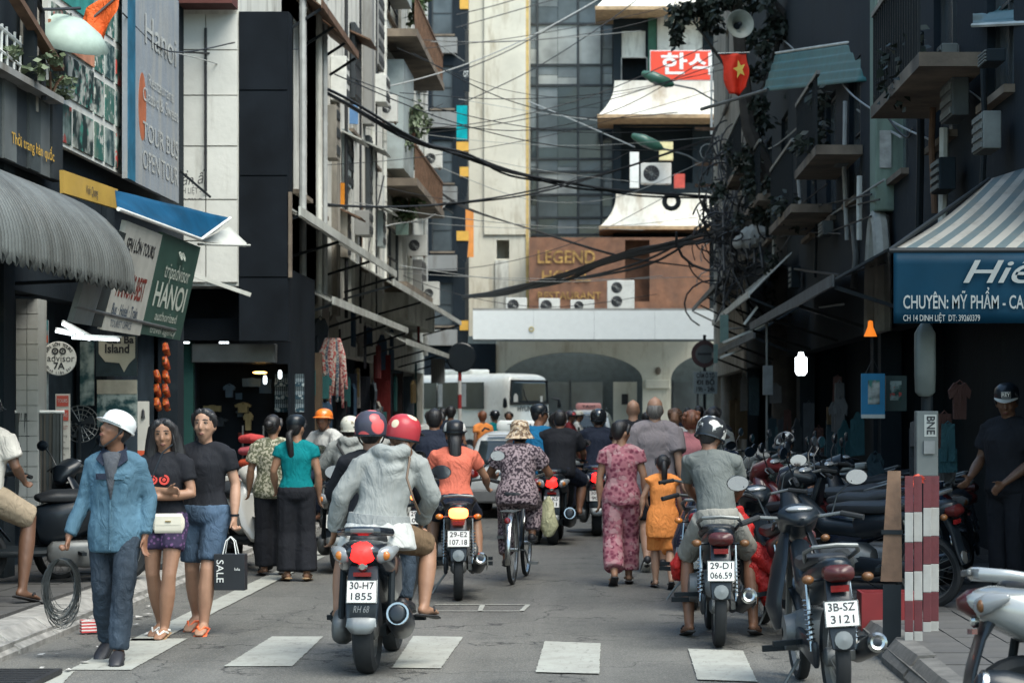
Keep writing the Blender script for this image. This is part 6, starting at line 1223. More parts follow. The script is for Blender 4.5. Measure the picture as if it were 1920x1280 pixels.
# oval sign
ov = thing('oval_sign', 'white oval sign with owl eyes and curved black lettering', 'sign', W(110, 672, 192), 20)
Mx = Matrix.Rotation(R(90), 4, 'X'); MB().lathe([(0, .012), (.165, .012), (.172, 0), (.165, -.012), (0, -.012)], 36, Mx, 1.0, .97).build('board', [mat('sign_ivory', (.55, .55, .52), .45, var=.06)], ov)
put_text('advisor', .1, (.02, -.013, .0), (1, 0, 0), (0, 0, 1), M_INK, ov, wide=.26); put_text('7A', .09, (0, -.013, -.075), (1, 0, 0), (0, 0, 1), M_INK, ov, bold=.03)
for i, ch in enumerate('SÊN LÔN TOURS'):
    a = R(150-i*9.8)
    if ch != ' ': put_text(ch, .042, (.138*math.cos(a), -.013, .138*math.sin(a)), (math.sin(a), 0, -math.cos(a)), (math.cos(a), 0, math.sin(a)), M_INK, ov, bold=.03)
for i, ch in enumerate('Đinh Liệt Str'):
    a = R(218+i*8.6)
    if ch != ' ': put_text(ch, .034, (.14*math.cos(a), -.013, .14*math.sin(a)), (-math.sin(a), 0, math.cos(a)), (-math.cos(a), 0, -math.sin(a)), M_INK, ov, bold=.03)
for s in (-1, 1):
    MB().lathe([(.017, 0), (.034, 0), (.034, .005), (.017, .005)], 18, Matrix.Translation((s*.036, -.013, .072)) @ Mx, closed=True).build('emblem', [M_INK], ov); MB().lathe([(0, 0), (.009, 0), (.009, .005), (0, .005)], 10, Matrix.Translation((s*.036, -.013, .072)) @ Mx).build('emblem_dot', [M_INK], ov)
# shop front below: pillar, posters, belts, fan, snacks
def panel(name, label, cat, px0, py0, px1, py1, s, m, t=.03, rz=0, parent=None, group=None):
    a = W(px0, py1, s); w, h = (px1-px0)/s, (py1-py0)/s
    o = thing(name, label, cat, a, rz, group); MB().box(0, w, 0, t, 0, h).build('board', [m], o); return o, w, h
o, w, h = panel('shop_pier', 'pale tiled pier of the tour shop front', 'pier', 30, 560, 72, 960, 196, wallmat('pier_white', (.4, .41, .39), amt=.5), .3)
for j in range(14):
    for i in range(2): MB().box(w*i/2+.004, w*(i+1)/2-.004, -.012, -.001, h*j/14+.004, h*(j+1)/14-.004).build('tile', [mat('tile_white', (.42, .43, .41), .35, var=.1)], o)
o, w, h = panel('poster_strip', 'tall narrow poster strip in teal, orange and white beside the oval sign', 'poster', 75, 600, 90, 790, 192, mat('strip_grey', (.2, .24, .25), .5, var=.5, scale=8)); MB().box(.0, w, -.004, -.001, h*.9, h).build('poster_head', [mat('strip_teal', (.03, .2, .22), .5)], o); MB().box(0, w, -.004, -.001, h*.78, h*.85).build('poster_band', [mat('strip_red', (.5, .08, .03), .5)], o)
o, w, h = panel('travel_poster', 'poster of an island map with Island lettering on the shop window', 'poster', 180, 628, 257, 705, 176, mat('poster_dark', (.02, .035, .04), .4, var=.4)); MB().prism([(.03, h*.55), (.1, h*.35), (.25, h*.32), (.3, h*.1), (.35, h*.3), (w-.02, h*.45), (w-.02, h*.96), (.03, h*.96)], -.006, -.001).build('map_print', [mat('map_cream', (.42, .4, .31), .6, var=.1)], o)
put_text('Cat Ba', .11, (w*.58, -.006, h*.88), (1, 0, 0), (0, 0, 1), M_INK, o, bold=.03); put_text('Island', .13, (w*.52, -.006, h*.66), (1, 0, 0), (0, 0, 1), M_INK, o, wide=.26, bold=.03)
o, w, h = panel('travel_poster', 'photo poster of a sunlit terrace on the shop window', 'poster', 182, 712, 257, 800, 176, photo(7)); MB().box(0, w, -.005, -.001, h*.7, h).build('poster_sky', [mat('poster_sand', (.3, .28, .22), .5, var=.3, scale=5)], o)
o, w, h = panel('travel_poster', 'dim photo poster of boats by the oval sign', 'poster', 150, 640, 176, 760, 176, photo(3))
o, w, h = panel('price_board', 'narrow red and white tour price board on the pavement', 'sign', 104, 738, 131, 905, 192, mat('board_white', (.45, .44, .4), .5, var=.1), .02)
for j, cc in enumerate((.86, .7)): MB().box(.012, w-.012, -.006, -.001, h*cc, h*(cc+.12)).build('red_band', [mat('price_red', (.42, .07, .05), .6)], o); put_text('TOURS', .05, (w*.5, -.007, h*(cc+.06)), (1, 0, 0), (0, 0, 1), FADEW, o, wide=w*.7)
put_text('TICKET', .05, (w*.5, -.004, h*.62), (1, 0, 0), (0, 0, 1), MRN, o, wide=w*.75)
for j in range(6): put_text(('Halong', 'Sapa', 'Ninh Binh', 'Hue', 'Cat Ba', 'Mai Chau')[j], .032, (w*.5, -.004, h*(.53-.07*j)), (1, 0, 0), (0, 0, 1), M_INK, o)
o, w, h = panel('shop_banner', 'slim white and orange banner behind the helmeted man', 'banner', 258, 752, 279, 880, 186, mat('board_white', (.45, .44, .4), .5)); MB().box(.0, w, -.004, -.001, h*.1, h*.28).build('orange_band', [mat('strip_red', (.5, .08, .03), .5)], o); MB().lathe([(0, 0), (.02, 0), (.014, .08), (0, .1)], 8, Matrix.Translation((w*.5, -.006, h*.75))).build('emblem', [M_INK], o)
rk = thing('belt_rack', 'white rail rack hung with dark leather belts and straps', 'rack', W(30, 968, 196)); rk.rotation_euler = (0, 0, R(14)); MB().tube([(-.02, 0, 1.0), (.45, .0, 1.0)], .016, 8).build('rail', [M_WHITE], rk, True)
for x in (0, .42): MB().tube([(x, 0, 0), (x, 0, 1.0)], .014, 6).build('rack_post', [M_STEEL], rk, True)
for i in range(26):
    x = .01+i*.0165; y = random.uniform(-.04, .04); z = random.uniform(.02, .15); MB().bar((x, y, .99), (x+random.uniform(-.01, .01), y+.02, z), .013, .03).build('belt', [mat('belt_%d' % (i % 3), ((.03, .036, .038), (.06, .05, .04), (.12, .1, .05))[i % 3 if i > 20 else i % 2], .4, var=.3)], rk)
fn = thing('pedestal_fan', 'dark round pedestal fan in the shop doorway', 'fan', W(149, 860, 182)); MB().tube([(0, 0, -.3), (0, 0, .3)], .018, 6).build('stem', [M_DARK], fn); m = MB()
for r_ in (.05, .1, .15, .19): m.lathe([(r_-.004, -.05), (r_+.004, -.05), (r_+.004, -.042), (r_-.004, -.042)], 22, Matrix.Translation((0, 0, .36)) @ Mx, closed=True)
for i in range(18): a = i*math.pi/9; m.tube([(.03*math.cos(a), .05, .36+.03*math.sin(a)), (.19*math.cos(a), .045, .36+.19*math.sin(a))], .003, 3)
m.build('guard', [M_STEEL], fn); m = MB()
for i in range(3): a = i*2.094; m.slab((0, .02, .36), (.15*math.cos(a), .0, .36+.15*math.sin(a)), (.16*math.cos(a+.7), .03, .36+.16*math.sin(a+.7)), (.04*math.cos(a+.8), .03, .36+.04*math.sin(a+.8)), .004)
m.build('blades', [M_DARK], fn)
sk = thing('snack_strip', 'strip of shiny orange snack packets hanging by the teal pillar', 'snacks', W(304, 640, 160)); ORGF = pattern('orange_foil', 'noise', (.3, .04, .015), (.5, .13, .03), (.03, .06, .03), scale=22, thr=(.45, .6), fold=.8, rough=.3); MB().tube([(0, 0, 0), (0, 0, -.9)], .004, 4).build('string', [M_WIRE], sk)
for j in range(5):
    for i in (-1, 1):
        if i > 0 or j > 1: MB().loft([(i*.05-.02, random.uniform(-.03, .03), -.16*j-.02), (i*.05, -.03, -.16*j-.1), (i*.05+.02, 0, -.16*j-.17)], [(.03, .01), (.042, .028), (.03, .01)], 8).build('packet', [ORGF], sk, True)
# stacked bags on a stand at the clothes shop, textile, hanging scarves, posters
sb = thing('bag_stand', 'stand stacked with red, orange and purple bags in front of the dark shop', 'display stand', W(472, 940, 150), 0); MB().tube([(-.13, .1, -.25), (-.13, .1, .95)], .012).build('stand_post', [M_STEEL], sb); MB().tube([(.13, .1, -.25), (.13, .1, .95)], .012).build('stand_post', [M_STEEL], sb)
for j, cc in enumerate(((.45, .06, .05), (.6, .2, .05), (.25, .06, .2), (.5, .08, .04), (.45, .1, .12), (.4, .05, .05))): MB().loft([(-.13, 0, .03+.15*j), (0, -.03, .04+.15*j), (.13, 0, .03+.15*j)], [(.05, .05), (.085, .062), (.05, .05)], 12, (0, 1, 0)).build('bag', [cloth('bag_col_%d' % j, cc, .2, .8)], sb, True)
tx = thing('hanging_textile', 'dark blue and white banded hill tribe textile hanging in the shop', 'textile', W(515, 772, 138), 0); hh = 72/138
TXT_M = []
for j in range(9): MB().box(0, .4, .002*(j % 2), .012, hh*j/9, hh*(j+1)/9-.004).build('woven_band', [pattern('textile_%d' % (j % 3), 'bands' if j % 3 else 'spots', ((.02, .05, .07), (.03, .06, .08), (.015, .02, .03))[j % 3], ((.3, .35, .36), (.25, .3, .32), (.1, .14, .15))[j % 3], scale=12 if j % 3 else 20, thr=(.45, .55), fold=0)], tx)
col = thing('pillar', 'brown painted pillar beside the banded textile', 'pillar', W(586, 905, 122)); MB().box(-.12, .12, 0, .25, 0, 2.0).build('pillar_shaft', [mat('brown_paint', (.09, .06, .035), .7, var=.2)], col)
sc_ = thing('hanging_scarves', 'bunch of red and white patterned scarves hung outside a shop', 'scarves', W(625, 640, 118))
for i in range(9):
    x = -.2+i*.045; m = MB(); m.loft([(x*.6, .0, .05), (x, -.04, -.2), (x+.03*math.sin(i), .0, -.5-.05*(i % 3)), (x+.05*math.sin(i), .02, -.75-.1*(i % 4))], [(.015, .01), (.035, .02), (.03, .02), (.02, .012)], 6); m.build('scarf', [pattern('scarf_%d' % (i % 4), 'noise', ((.5, .45, .4), (.42, .08, .07), (.06, .1, .14), (.5, .3, .25))[i % 4], ((.4, .06, .06), (.5, .45, .38), (.35, .33, .3), (.2, .04, .05))[i % 4], scale=30, thr=(.48, .55))], sc_, True)
panel('cloth_poster', 'pale shop poster hanging edge to edge beside the black sign', 'poster', 563, 570, 596, 672, 118, wallmat('poster_pale', (.38, .37, .32), amt=.6), .03); panel('cloth_poster', 'greyish stained poster with red letters next to the pale one', 'poster', 597, 575, 616, 660, 116, wallmat('poster_pale2', (.4, .36, .34), amt=.5), .03)
panel('cloth_poster', 'dark hanging poster under the lower tin awning', 'poster', 535, 555, 562, 675, 120, mat('poster_brown', (.05, .045, .04), .7, var=.4)); panel('red_curtain', 'dull red curtain in a shop doorway under the lower awning', 'curtain', 700, 665, 732, 800, 88, cloth('curtain_red', (.12, .015, .015)), .04)
panel('wire_basket', 'grey wire basket hung at the end of the lower awning', 'basket', 808, 672, 834, 718, 70, pattern('basket_mesh', 'bands', (.1, .11, .11), (.2, .2, .2), scale=6, fold=0))
for i, (px, py, hgt) in enumerate(((660, 700, 110), (685, 705, 90), (745, 700, 100), (765, 705, 95), (640, 700, 120))): panel('hanging_garment', ('long dark garment hung by the scarves', 'dark coat hung under the lower awning', 'narrow dark dress on the awning rail', 'grey blue trousers on the awning rail', 'black coat behind the scarves')[i], 'garment', px-9, py, px+9, py+hgt, (100, 95, 80, 76, 105)[i], cloth('garment_%d' % i, ((.03, .035, .05), (.02, .022, .028), (.04, .03, .03), (.06, .08, .1), (.015, .018, .022))[i]), .06)
# left row awnings: sloping tin sheets
def street_awning(label, X0, X1, Ya, Yb, zw, zf, m=TINL, fascia=TINW):
    t = thing('tin_awning', label, 'awning'); n = int((Yb-Ya)/.95)
    for i in range(n):
        ya, yb = Ya+(Yb-Ya)*i/n+.01, Ya+(Yb-Ya)*(i+1)/n-.01; dz = random.uniform(-.015, .015)
        MB().slab((X0, ya, zw+dz), (X1, ya, zf+dz), (X1, yb, zf+dz), (X0, yb, zw+dz), .02).build('tin_sheet', [m], t)
    MB().bar((X1+.03*(1 if X1 > X0 else -1), Ya, zf-.0), (X1+.03*(1 if X1 > X0 else -1), Yb, zf-.0), .03, .12).build('fascia', [fascia], t)
    for k in range(4): y = Ya+.1+(Yb-Ya-.2)*k/3; MB().bar((X0, y, zf-.35), (X1, y, zf-.06), .04).build('bracket', [M_DARK], t)
    return t
street_awning('long upper tin awning running along the dark tenement', -4.9, -3.95, 27.6, 40.5, 4.75, 4.22); street_awning('upper tin awning in front of the balconied tenement', -5.1, -4.05, 41, 60.5, 4.7, 4.1)
street_awning('lower tin awning over the shops with hanging scarves', -5.0, -4.1, 32.2, 44.5, 3.75, 3.3); street_awning('lower tin awning near the junction over dark shops', -5.2, -4.15, 44.8, 59.0, 3.6, 3.08)
t = street_awning('small rusted awning high on the stained tenement', -4.7, -4.25, YL(600, -4.25), YL(668, -4.25), 8.1, 7.75, RUSTY, RUSTY)
panel('orange_cloth', 'orange cloth hung to dry on the white tenement', 'cloth', 620, 343, 646, 385, 100, cloth('orange_dry', (.7, .26, .03)), .03); panel('blue_cloth', 'faded blue cloth hanging on the white tenement wall', 'cloth', 652, 196, 672, 232, 95, cloth('blue_dry', (.1, .2, .36)), .03, 20)
panel('teal_cloth', 'turquoise cloth bag hanging from the dark building beside the tower', 'cloth', 856, 198, 876, 262, 55, cloth('teal_bag', (.0, .3, .33), .25, 1.0), .1); panel('green_box', 'small grey green meter cabinet on the balconied tenement', 'cabinet', 742, 418, 765, 440, 78, mat('cabinet_green', (.12, .18, .15), .5), .2)
# AC units
GAC = 'air conditioner units on the walls'
def ac(label, px, py, s, w=.8, h=.55, rz=0, fan=1):
    c = W(px, py, s); t = thing('air_conditioner', label, 'air conditioner', c, rz, GAC); acw = mat('ac_white', (.58, .58, .55), .45, var=.1, dirt=(.35, .33, .29), dirt_amt=.3)
    MB().box(-w/2, w/2, 0, .3, -h/2, h/2).build('casing', [acw], t, bevel=.015)
    n = 2 if fan == 2 else 1
    for k in range(n):
        cz = 0 if n == 1 else (h*.24 if k else -h*.24); r_ = min(w*.3, h*.4) if n == 1 else h*.2; cx_ = -w*.15
        g_ = MB().lathe([(r_*.12, .012), (r_*.25, .016), (r_*.25, .008), (r_*.12, .006)], 20, Matrix.Translation((cx_, 0, cz)) @ Mx, closed=True)
        for i in range(12): a = i*math.pi/6; g_.tube([(cx_, -.02, cz), (cx_+r_*math.cos(a), -.018, cz+r_*math.sin(a))], .005, 3)
        go = g_.build('fan_grille', [M_STEEL], t); MB().lathe([(0, .004), (r_*.97, .004)], 20, Matrix.Translation((cx_, 0, cz)) @ Mx).build('fan_opening', [M_INK], go)
    for x in (-w*.35, w*.35): MB().bar((x, .3, -h/2-.02), (x, -.02, -h/2-.02), .03).build('bracket', [RUSTY], t)
    return t
ac('air conditioner with dark grille at the balcony below the red Korean sign', 1230, 325, 54.5, 1.05, .72); ac('tall twin fan air conditioner standing on the white fascia', 1164, 552, 56.5, .9, .95, fan=2)
ac('grey air conditioner behind the fascia, first from the tower', 968, 572, 56, .7, .5); ac('grey air conditioner behind the fascia under the rusted letters', 1030, 573, 56, .7, .5); ac('low grey air conditioner beside the twin fan unit', 1092, 573, 56, .8, .4)
ac('white air conditioner on the balconied tenement near the leafy plant', 729, 203, 82, .38, .62, 0); ac('air conditioner beneath the plants on the balconied tenement', 812, 297, 66, .5, .55); ac('air conditioner beside the green cabinet', 782, 460, 72, .5, .55); ac('lowest air conditioner on the balconied tenement, by the upper awning end', 808, 550, 68, .45, .65)
# signs at the far end
o, w, h = panel('korean_sign', 'red sign with white Korean lettering on the upper balcony', 'sign', 1220, 96, 1332, 150, 54.6, mat('sign_red', (.72, .06, .025), .5, var=.06), .1); MB().box(-.03, w+.03, .02, .09, -.03, h+.03).build('sign_frame', [M_WHITE], o); put_text('한식', .8, (w*.6, -.006, h*.5), (1, 0, 0), (0, 0, 1), mat('print_white', (.75, .74, .7), .5), o, wide=1.75, bold=.02)
for i, py in enumerate((8, 275, 322, 442, 610)):
    o, w, h = panel('lantern_sign', ('small square yellow sign high on the dark building', 'yellow box sign, second down the dark building', 'yellow box sign, third down the dark building', 'yellow box sign over the orange banner', 'lowest yellow box sign by the white fascia')[i], 'sign', 862-6*(i % 2), py-9, 878, py+9, 56, mat('lantern_yellow', (.65, .36, .06), .5, var=.1), .25, group='yellow box signs down the dark building'); MB().prism([(0, -.02), (w, -.02), (w*.85, -.75), (w*.2, -.55)], .05, .2).build('sign_shade', [M_BLACK], o)
panel('orange_banner', 'upright orange banner between dark building and cream tower', 'banner', 873, 392, 888, 482, 54.5, mat('banner_orange', (.65, .24, .05), .6, var=.2, scale=3), .05)
o, w, h = panel('letter_sign', 'black upright sign with white letter forms at the tower edge', 'sign', 868, 118, 880, 172, 55, M_BLACK, .1); put_text('QT', .3, (w/2, -.006, h*.6), (1, 0, 0), (0, 0, 1), M_WHITE, o, wide=.17)
panel('cream_box', 'pale yellow box on the balcony beside the green lamp', 'box', 1236, 266, 1262, 300, 55, mat('box_yellow', (.62, .55, .3), .6), .3); panel('red_box', 'small red box on the balcony by the air conditioner', 'box', 1264, 326, 1284, 352, 55, mat('box_red', (.5, .07, .05), .6), .3); panel('white_post', 'white post with an ochre top beside the air conditioner', 'post', 1181, 285, 1198, 352, 55.5, M_WHITE, .25)
# street lamps
def street_lamp(label, tip, base, s0, s1, px, top):
    t = thing('street_lamp', label, 'street lamp', (0, 0, 0), 0, 'green headed street lamps'); a, b_ = W(*tip, s0), W(*base, s1); d = (a-b_).normalized()
    mid = b_.lerp(a, .5)+V((0, 0, .12)); MB().tube([b_, mid, a], .025, 6).build('lamp_arm', [M_STEEL], t, True)
    MB().loft([a-d*.05, a+d*.1, a+d*.55, a+d*.85], [(.06, .07), (.15, .15), (.16, .17), (.06, .08)], 12, (0, 1, 0)).build('lamp_head', [mat('lamp_green', (.05, .16, .11), .4, var=.1, coat=.3)], t, True)
    MB().loft([a+d*.2-V((0, 0, .1)), a+d*.48-V((0, 0, .13)), a+d*.75-V((0, 0, .09))], [(.06, .05), (.11, .06), (.05, .04)], 12, (0, 1, 0)).build('lamp_glass', [M_LENS], t, True); return t
street_lamp('upper green headed street lamp reaching across the white balcony', (1258, 158), (1345, 192), 66, 66, 0, 0); street_lamp('lower green headed street lamp by the pale yellow box', (1238, 277), (1340, 322), 66, 66, 0, 0)
# utility pole with tangle, loudspeaker, signs
UP = W(1362, 770, 66); UP.z = 0
t = thing('utility_pole', 'grey concrete utility pole wrapped in cable tangles', 'utility pole', UP); MB().tube([(0, 0, 0), (0, 0, 13.5)], [.16, .12], 10).build('pole_shaft', [mat('pole_concrete', (.22, .21, .19), .85, var=.25, scale=3)], t, True)
for z in (8.0, 8.6, 9.6): MB().bar((-.9, -.15, z), (.9, -.15, z), .09).build('cross_arm', [RUSTY], t)
for x, z, h_ in ((.3, 5.6, .7), (-.25, 6.6, .6), (.1, 7.3, .8)): MB().box(x-.2, x+.2, -.4, -.16, z, z+h_).build('junction_box', [mat('box_grey', (.16, .17, .17), .6, var=.3)], t)
ls = thing('loudspeaker', 'grey horn loudspeaker fixed beside the leaning tree', 'loudspeaker', W(1388, 45, 116), 12); ls.scale = (.67, .67, .67); MB().lathe([(.05, .5), (.07, .35), (.12, .2), (.22, .06), (.34, 0), (.345, .01), (.23, .08), (.13, .22), (.08, .36)], 24, Matrix.Rotation(R(90), 4, 'X') @ Matrix.Scale(-1, 4, (0, 0, 1))).build('horn', [mat('horn_grey', (.26, .27, .23), .5, var=.15)], ls, True, 60); MB().ball((0, .04, 0), (.06, .06, .06)).build('horn_cone', [M_DARK], ls, True); MB().box(-.09, .09, .3, .62, -.09, .09).build('driver', [M_DARK], ls, bevel=.02)
t = thing('round_sign', 'dark round traffic sign seen from behind on a red and white pole', 'traffic sign', Gd(862, 70)); m = MB(); m.tube([(0, 0, 0), (0, 0, 3.2)], .05, 8); m.cur = 0; m.build('sign_pole', [pattern('pole_bands', 'stripes', (.55, .53, .5), (.3, .03, .03), scale=.42, thr=(.45, .5), fold=0)], t, True); MB().lathe([(0, -.02), (.37, -.02), (.4, 0), (.37, .02), (0, .02)], 28, Matrix.Translation((.05, -.08, 3.05)) @ Mx).build('sign_disc', [M_BLACK], t)
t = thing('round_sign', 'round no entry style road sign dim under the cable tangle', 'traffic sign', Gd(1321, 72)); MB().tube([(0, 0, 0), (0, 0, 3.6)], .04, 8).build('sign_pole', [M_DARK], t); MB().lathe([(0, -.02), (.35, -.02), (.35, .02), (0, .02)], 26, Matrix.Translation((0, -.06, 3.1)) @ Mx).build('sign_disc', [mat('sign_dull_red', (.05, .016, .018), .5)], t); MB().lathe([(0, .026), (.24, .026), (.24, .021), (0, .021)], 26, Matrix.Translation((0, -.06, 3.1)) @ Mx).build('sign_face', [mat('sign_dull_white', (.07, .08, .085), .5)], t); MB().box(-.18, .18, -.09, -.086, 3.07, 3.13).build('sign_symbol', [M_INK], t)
o, w, h = panel('notice_board', 'grey notice board with dark lines of text on a post', 'sign', 1300, 696, 1346, 738, 76, mat('notice_grey', (.22, .26, .27), .5, var=.1), .03, 8)
for j in range(3): put_text(('CẤM Ô TÔ', 'ĐI BỘ', '19h - 24h')[j], .16, (w/2, -.006, h*(.8-.3*j)), (1, 0, 0), (0, 0, 1), M_INK, o, wide=w*.75, bold=.03)
MB().tube([(w*.2, .06, -1.5), (w*.2, .06, h)], .03).build('sign_pole', [M_STEEL], o)
# flag with star, pole
fl = thing('flag', 'red national flag with a yellow star hanging by the leaning tree', 'flag'); q = lambda x, y, s=116: W(x, y, s)
o = flagcloth([q(1349, 102), q(1375, 101), q(1402, 100)], [q(1366, 176), q(1384, 180), q(1402, 164)], 16, 14, .06).build('flag_cloth', [cloth('flag_red', (.72, .045, .02), .12, .8, 6, .6)], fl, True, 80); solid(o, .004)
st = []; cc = q(1386, 132)+V((0, -.1, 0))
for i in range(10): a = R(90+i*36+14); r_ = .19 if i % 2 == 0 else .08; st.append((r_*.75*math.cos(a)*.75, r_*.75*math.sin(a)*1.1))
m = MB(); m.add([cc+V((p[0], 0, p[1])) for p in st]+[cc], [(i, (i+1) % 10, 10) for i in range(10)]); m.build('star', [mat('star_yellow', (.75, .5, .08), .6)], fl); MB().tube([q(1346, 101), q(1406, 99)], .015).build('flag_rod', [M_STEEL], fl, True)
t = thing('flag_pole', 'bare pale flagpole slanting out below the red flag', 'pole'); MB().tube([W(1315, 205, 116), W(1440, 168, 120)], .03, 8).build('pole_shaft', [M_STEEL], t, True)
wf = thing('window_frame', 'old white window frame standing behind the utility pole', 'window frame', W(1334, 252, 62)); m = MB(); h_ = 125/62; m.bar((0, 0, 0), (0, 0, h_), .07); m.bar((.62, 0, 0), (.62, 0, h_), .07)
for z in (.1, .4, 1.3, 1.6, h_): m.bar((.04, .0, z), (.58, 0, z), .05)
m.build('frame_bars', [M_WHITE], wf)
# teal awning over the right side
t = thing('tarp_awning', 'dark teal corrugated awning with a pale front rod high on the shop row', 'awning'); P2 = [W(1430, 172, 112), W(1625, 152, 150), W(1645, 72, 150), W(1455, 100, 112)]
def tarp2(u, v): p = P2[0].lerp(P2[1], u).lerp(P2[3].lerp(P2[2], u), v); p.z += .02*math.sin(v*30); return p
solid(grid_sheet(tarp2, 12, 40).build('awning_sheet', [mat('teal_sheet', (.0, .11, .12), .5, var=.2)], t, True), .006); MB().tube([P2[3], P2[2]], .022, 8).build('front_rod', [TINW], t, True)
t = thing('tin_awning', 'dull teal corrugated awning at the top over the striped canopy', 'awning'); P3 = [W(1824, 48, 215), W(1990, 40, 250), W(1990, -30, 230), W(1824, 0, 200)]
def tarp3(u, v): p = P3[0].lerp(P3[1], u).lerp(P3[3].lerp(P3[2], u), v); p.z += .012*math.sin(v*22); return p
solid(grid_sheet(tarp3, 6, 40).build('awning_sheet', [mat('dull_teal_sheet', (.06, .13, .13), .5, var=.2)], t, True), .006); MB().tube([P3[0], P3[1]], .02).build('front_rod', [TINW], t)
for px, s, y0, y1, lab in ((1564, 118, 110, 395, 'slim pale pole rising beside the leaning trunk'), (1557, 116, 250, 390, 'second slim pole behind the leaning trunk'), (1452, 100, 400, 560, 'grey post under the cable bundles'), (1795, 200, 85, 145, 'short grey louvred vent on the dark wall')):
    t = thing('steel_pole', lab, 'pole'); MB().tube([W(px, y1, s), W(px-2, y0, s)], .028, 8).build('pole_shaft', [PIPEG], t, True)
# long dark awning, lower right row
street_awning('long dark sloping awning over the shops behind the parked bikes', 3.25, 2.35, 21.5, 33.5, 3.45, 2.95, mat('dark_sheet', (.03, .036, .04), .7, var=.4), mat('dark_fascia', (.07, .08, .085), .6, var=.4, scale=3))
street_awning('ragged pale awning near the utility pole', 3.2, 2.5, 36, 48, 4.3, 3.6, TINL, TINW); street_awning('dark awning past the meter box', 3.2, 2.45, 34, 47, 3.3, 2.85, DARKW, mat('dark_fascia', (.07, .08, .085)))
street_awning('torn grey awning up by the junction', 3.2, 2.6, 49, 61, 5.0, 4.5, mat('dark_sheet', (.03, .036, .04)), GREYW)
t = thing('sheet_cover', 'crumpled white sheet lying on the awning below the tangle', 'sheet', W(1420, 448, 92)); o = MB().loft([(-.4, 0, -.1), (-.15, 0, .05), (.15, 0, .08), (.4, 0, .2)], [(.1, .08), (.2, .14), (.2, .15), (.1, .08)], 10).build('sheet_cloth', [cloth('sheet_white', (.5, .5, .47), .2, 1.0, 12)], t); finish(o, .03, 2); folds(o, .12, .1)
def garment(w, h, kind):
    if kind == 0: P = [(-.32, 0), (.32, 0), (.34, .62), (.5, .55), (.58, .78), (.28, 1), (.1, .95), (-.1, .95), (-.28, 1), (-.58, .78), (-.5, .55), (-.34, .62)]
    elif kind == 1: P = [(-.4, 0), (-.08, 0), (0, .55), (.08, 0), (.4, 0), (.34, 1), (-.34, 1)]
    elif kind == 2: P = [(-.5, 0), (.5, .03), (.48, .9), (.3, .95), (.1, 1.1), (-.1, 1.1), (-.3, .95), (-.5, .9)]
    else: P = [(-.48, .02), (.5, 0), (.5, 1), (-.5, 1)]
    m = MB(); m.prism([(x*w, z*h) for x, z in P], -.025, .025); m.tube([(-.2*w, 0, h*.97), (0, 0, h*1.06), (.2*w, 0, h*.97)], .008, 4); return m
# lamps, boxes and hung goods on the right
tag(MB().lathe([(0, .16), (.03, .16), (.04, .11), (.075, .09), (.075, -.09), (.045, -.13), (0, -.13)], 16).build('hanging_lamp', [mat('bulb_white', (.9, .97, 1), emit=2)], None, True, loc=W(1502, 684, 150)), 'bright white hanging bulb lamp under the dark awning', 'lamp')
tag(MB().lathe([(0, .1), (.025, .09), (.03, .03), (.07, -.07), (.0, -.07)], 14).build('hanging_lamp', [mat('lamp_orange', (.8, .2, .02), emit=.35)], None, True, loc=W(1632, 618, 178)), 'small orange lamp shade hung beside the blue shop sign', 'lamp')
o, w, h = panel('meter_box', 'grey meter box on a thin post under the dark awning', 'meter box', 1431, 685, 1449, 740, 130, mat('box_grey', (.16, .17, .17)), .12); MB().tube([(w*.4, .06, -.9), (w*.4, .06, 1.1)], .02).build('post', [M_STEEL], o)
o, w, h = panel('shop_bag', 'bright blue printed shop bag hanging from a hook', 'bag', 1615, 700, 1659, 782, 182, mat('bag_blue', (.01, .17, .32), .45, var=.1), .05); MB().box(w*.28, w*.78, -.006, -.001, h*.3, h*.85).build('bag_print', [photo(1)], o); MB().box(0, w, -.008, -.001, -.01, .03).build('bag_hem', [TINW], o); MB().tube([(w*.2, .02, h), (w*.5, .02, h+.16), (w*.8, .02, h)], .006, 5).build('bag_handle', [M_WIRE], o)
o, w, h = panel('shop_bag', 'dull green printed shop bag hanging beside the blue one', 'bag', 1661, 704, 1700, 770, 180, mat('bag_green', (.025, .05, .045), .5, var=.2), .05); MB().box(w*.2, w*.75, -.006, -.001, h*.3, h*.85).build('bag_print', [photo(8)], o)
o, w, h = panel('green_sign', 'small teal and white upright sign on an arm', 'sign', 1350, 590, 1366, 642, 100, mat('sign_teal_pale', (.12, .2, .18), .5, var=.2), .06); MB().tube([(w, .03, h*.5), (w+.7, .03, h*.55)], .014).build('sign_arm', [M_STEEL], o)
o, w, h = panel('green_sign', 'lower narrow teal sign under the pale awning', 'sign', 1338, 645, 1346, 680, 96, mat('sign_teal_pale', (.12, .2, .18)), .06)
for a, b_, s, lab in (((1355, 642), (1442, 606), 105, 'pale sloping pipe below the ragged awning'), ((1350, 670), (1400, 652), 100, 'short pale slat below the teal sign'), ((1395, 608), (1420, 575), 110, 'pale tilted slat near the meter box')):
    t = thing('loose_slat', lab, 'slat'); MB().bar(W(*a, s), W(*b_, s), .05, .04).build('board', [TINW], t)
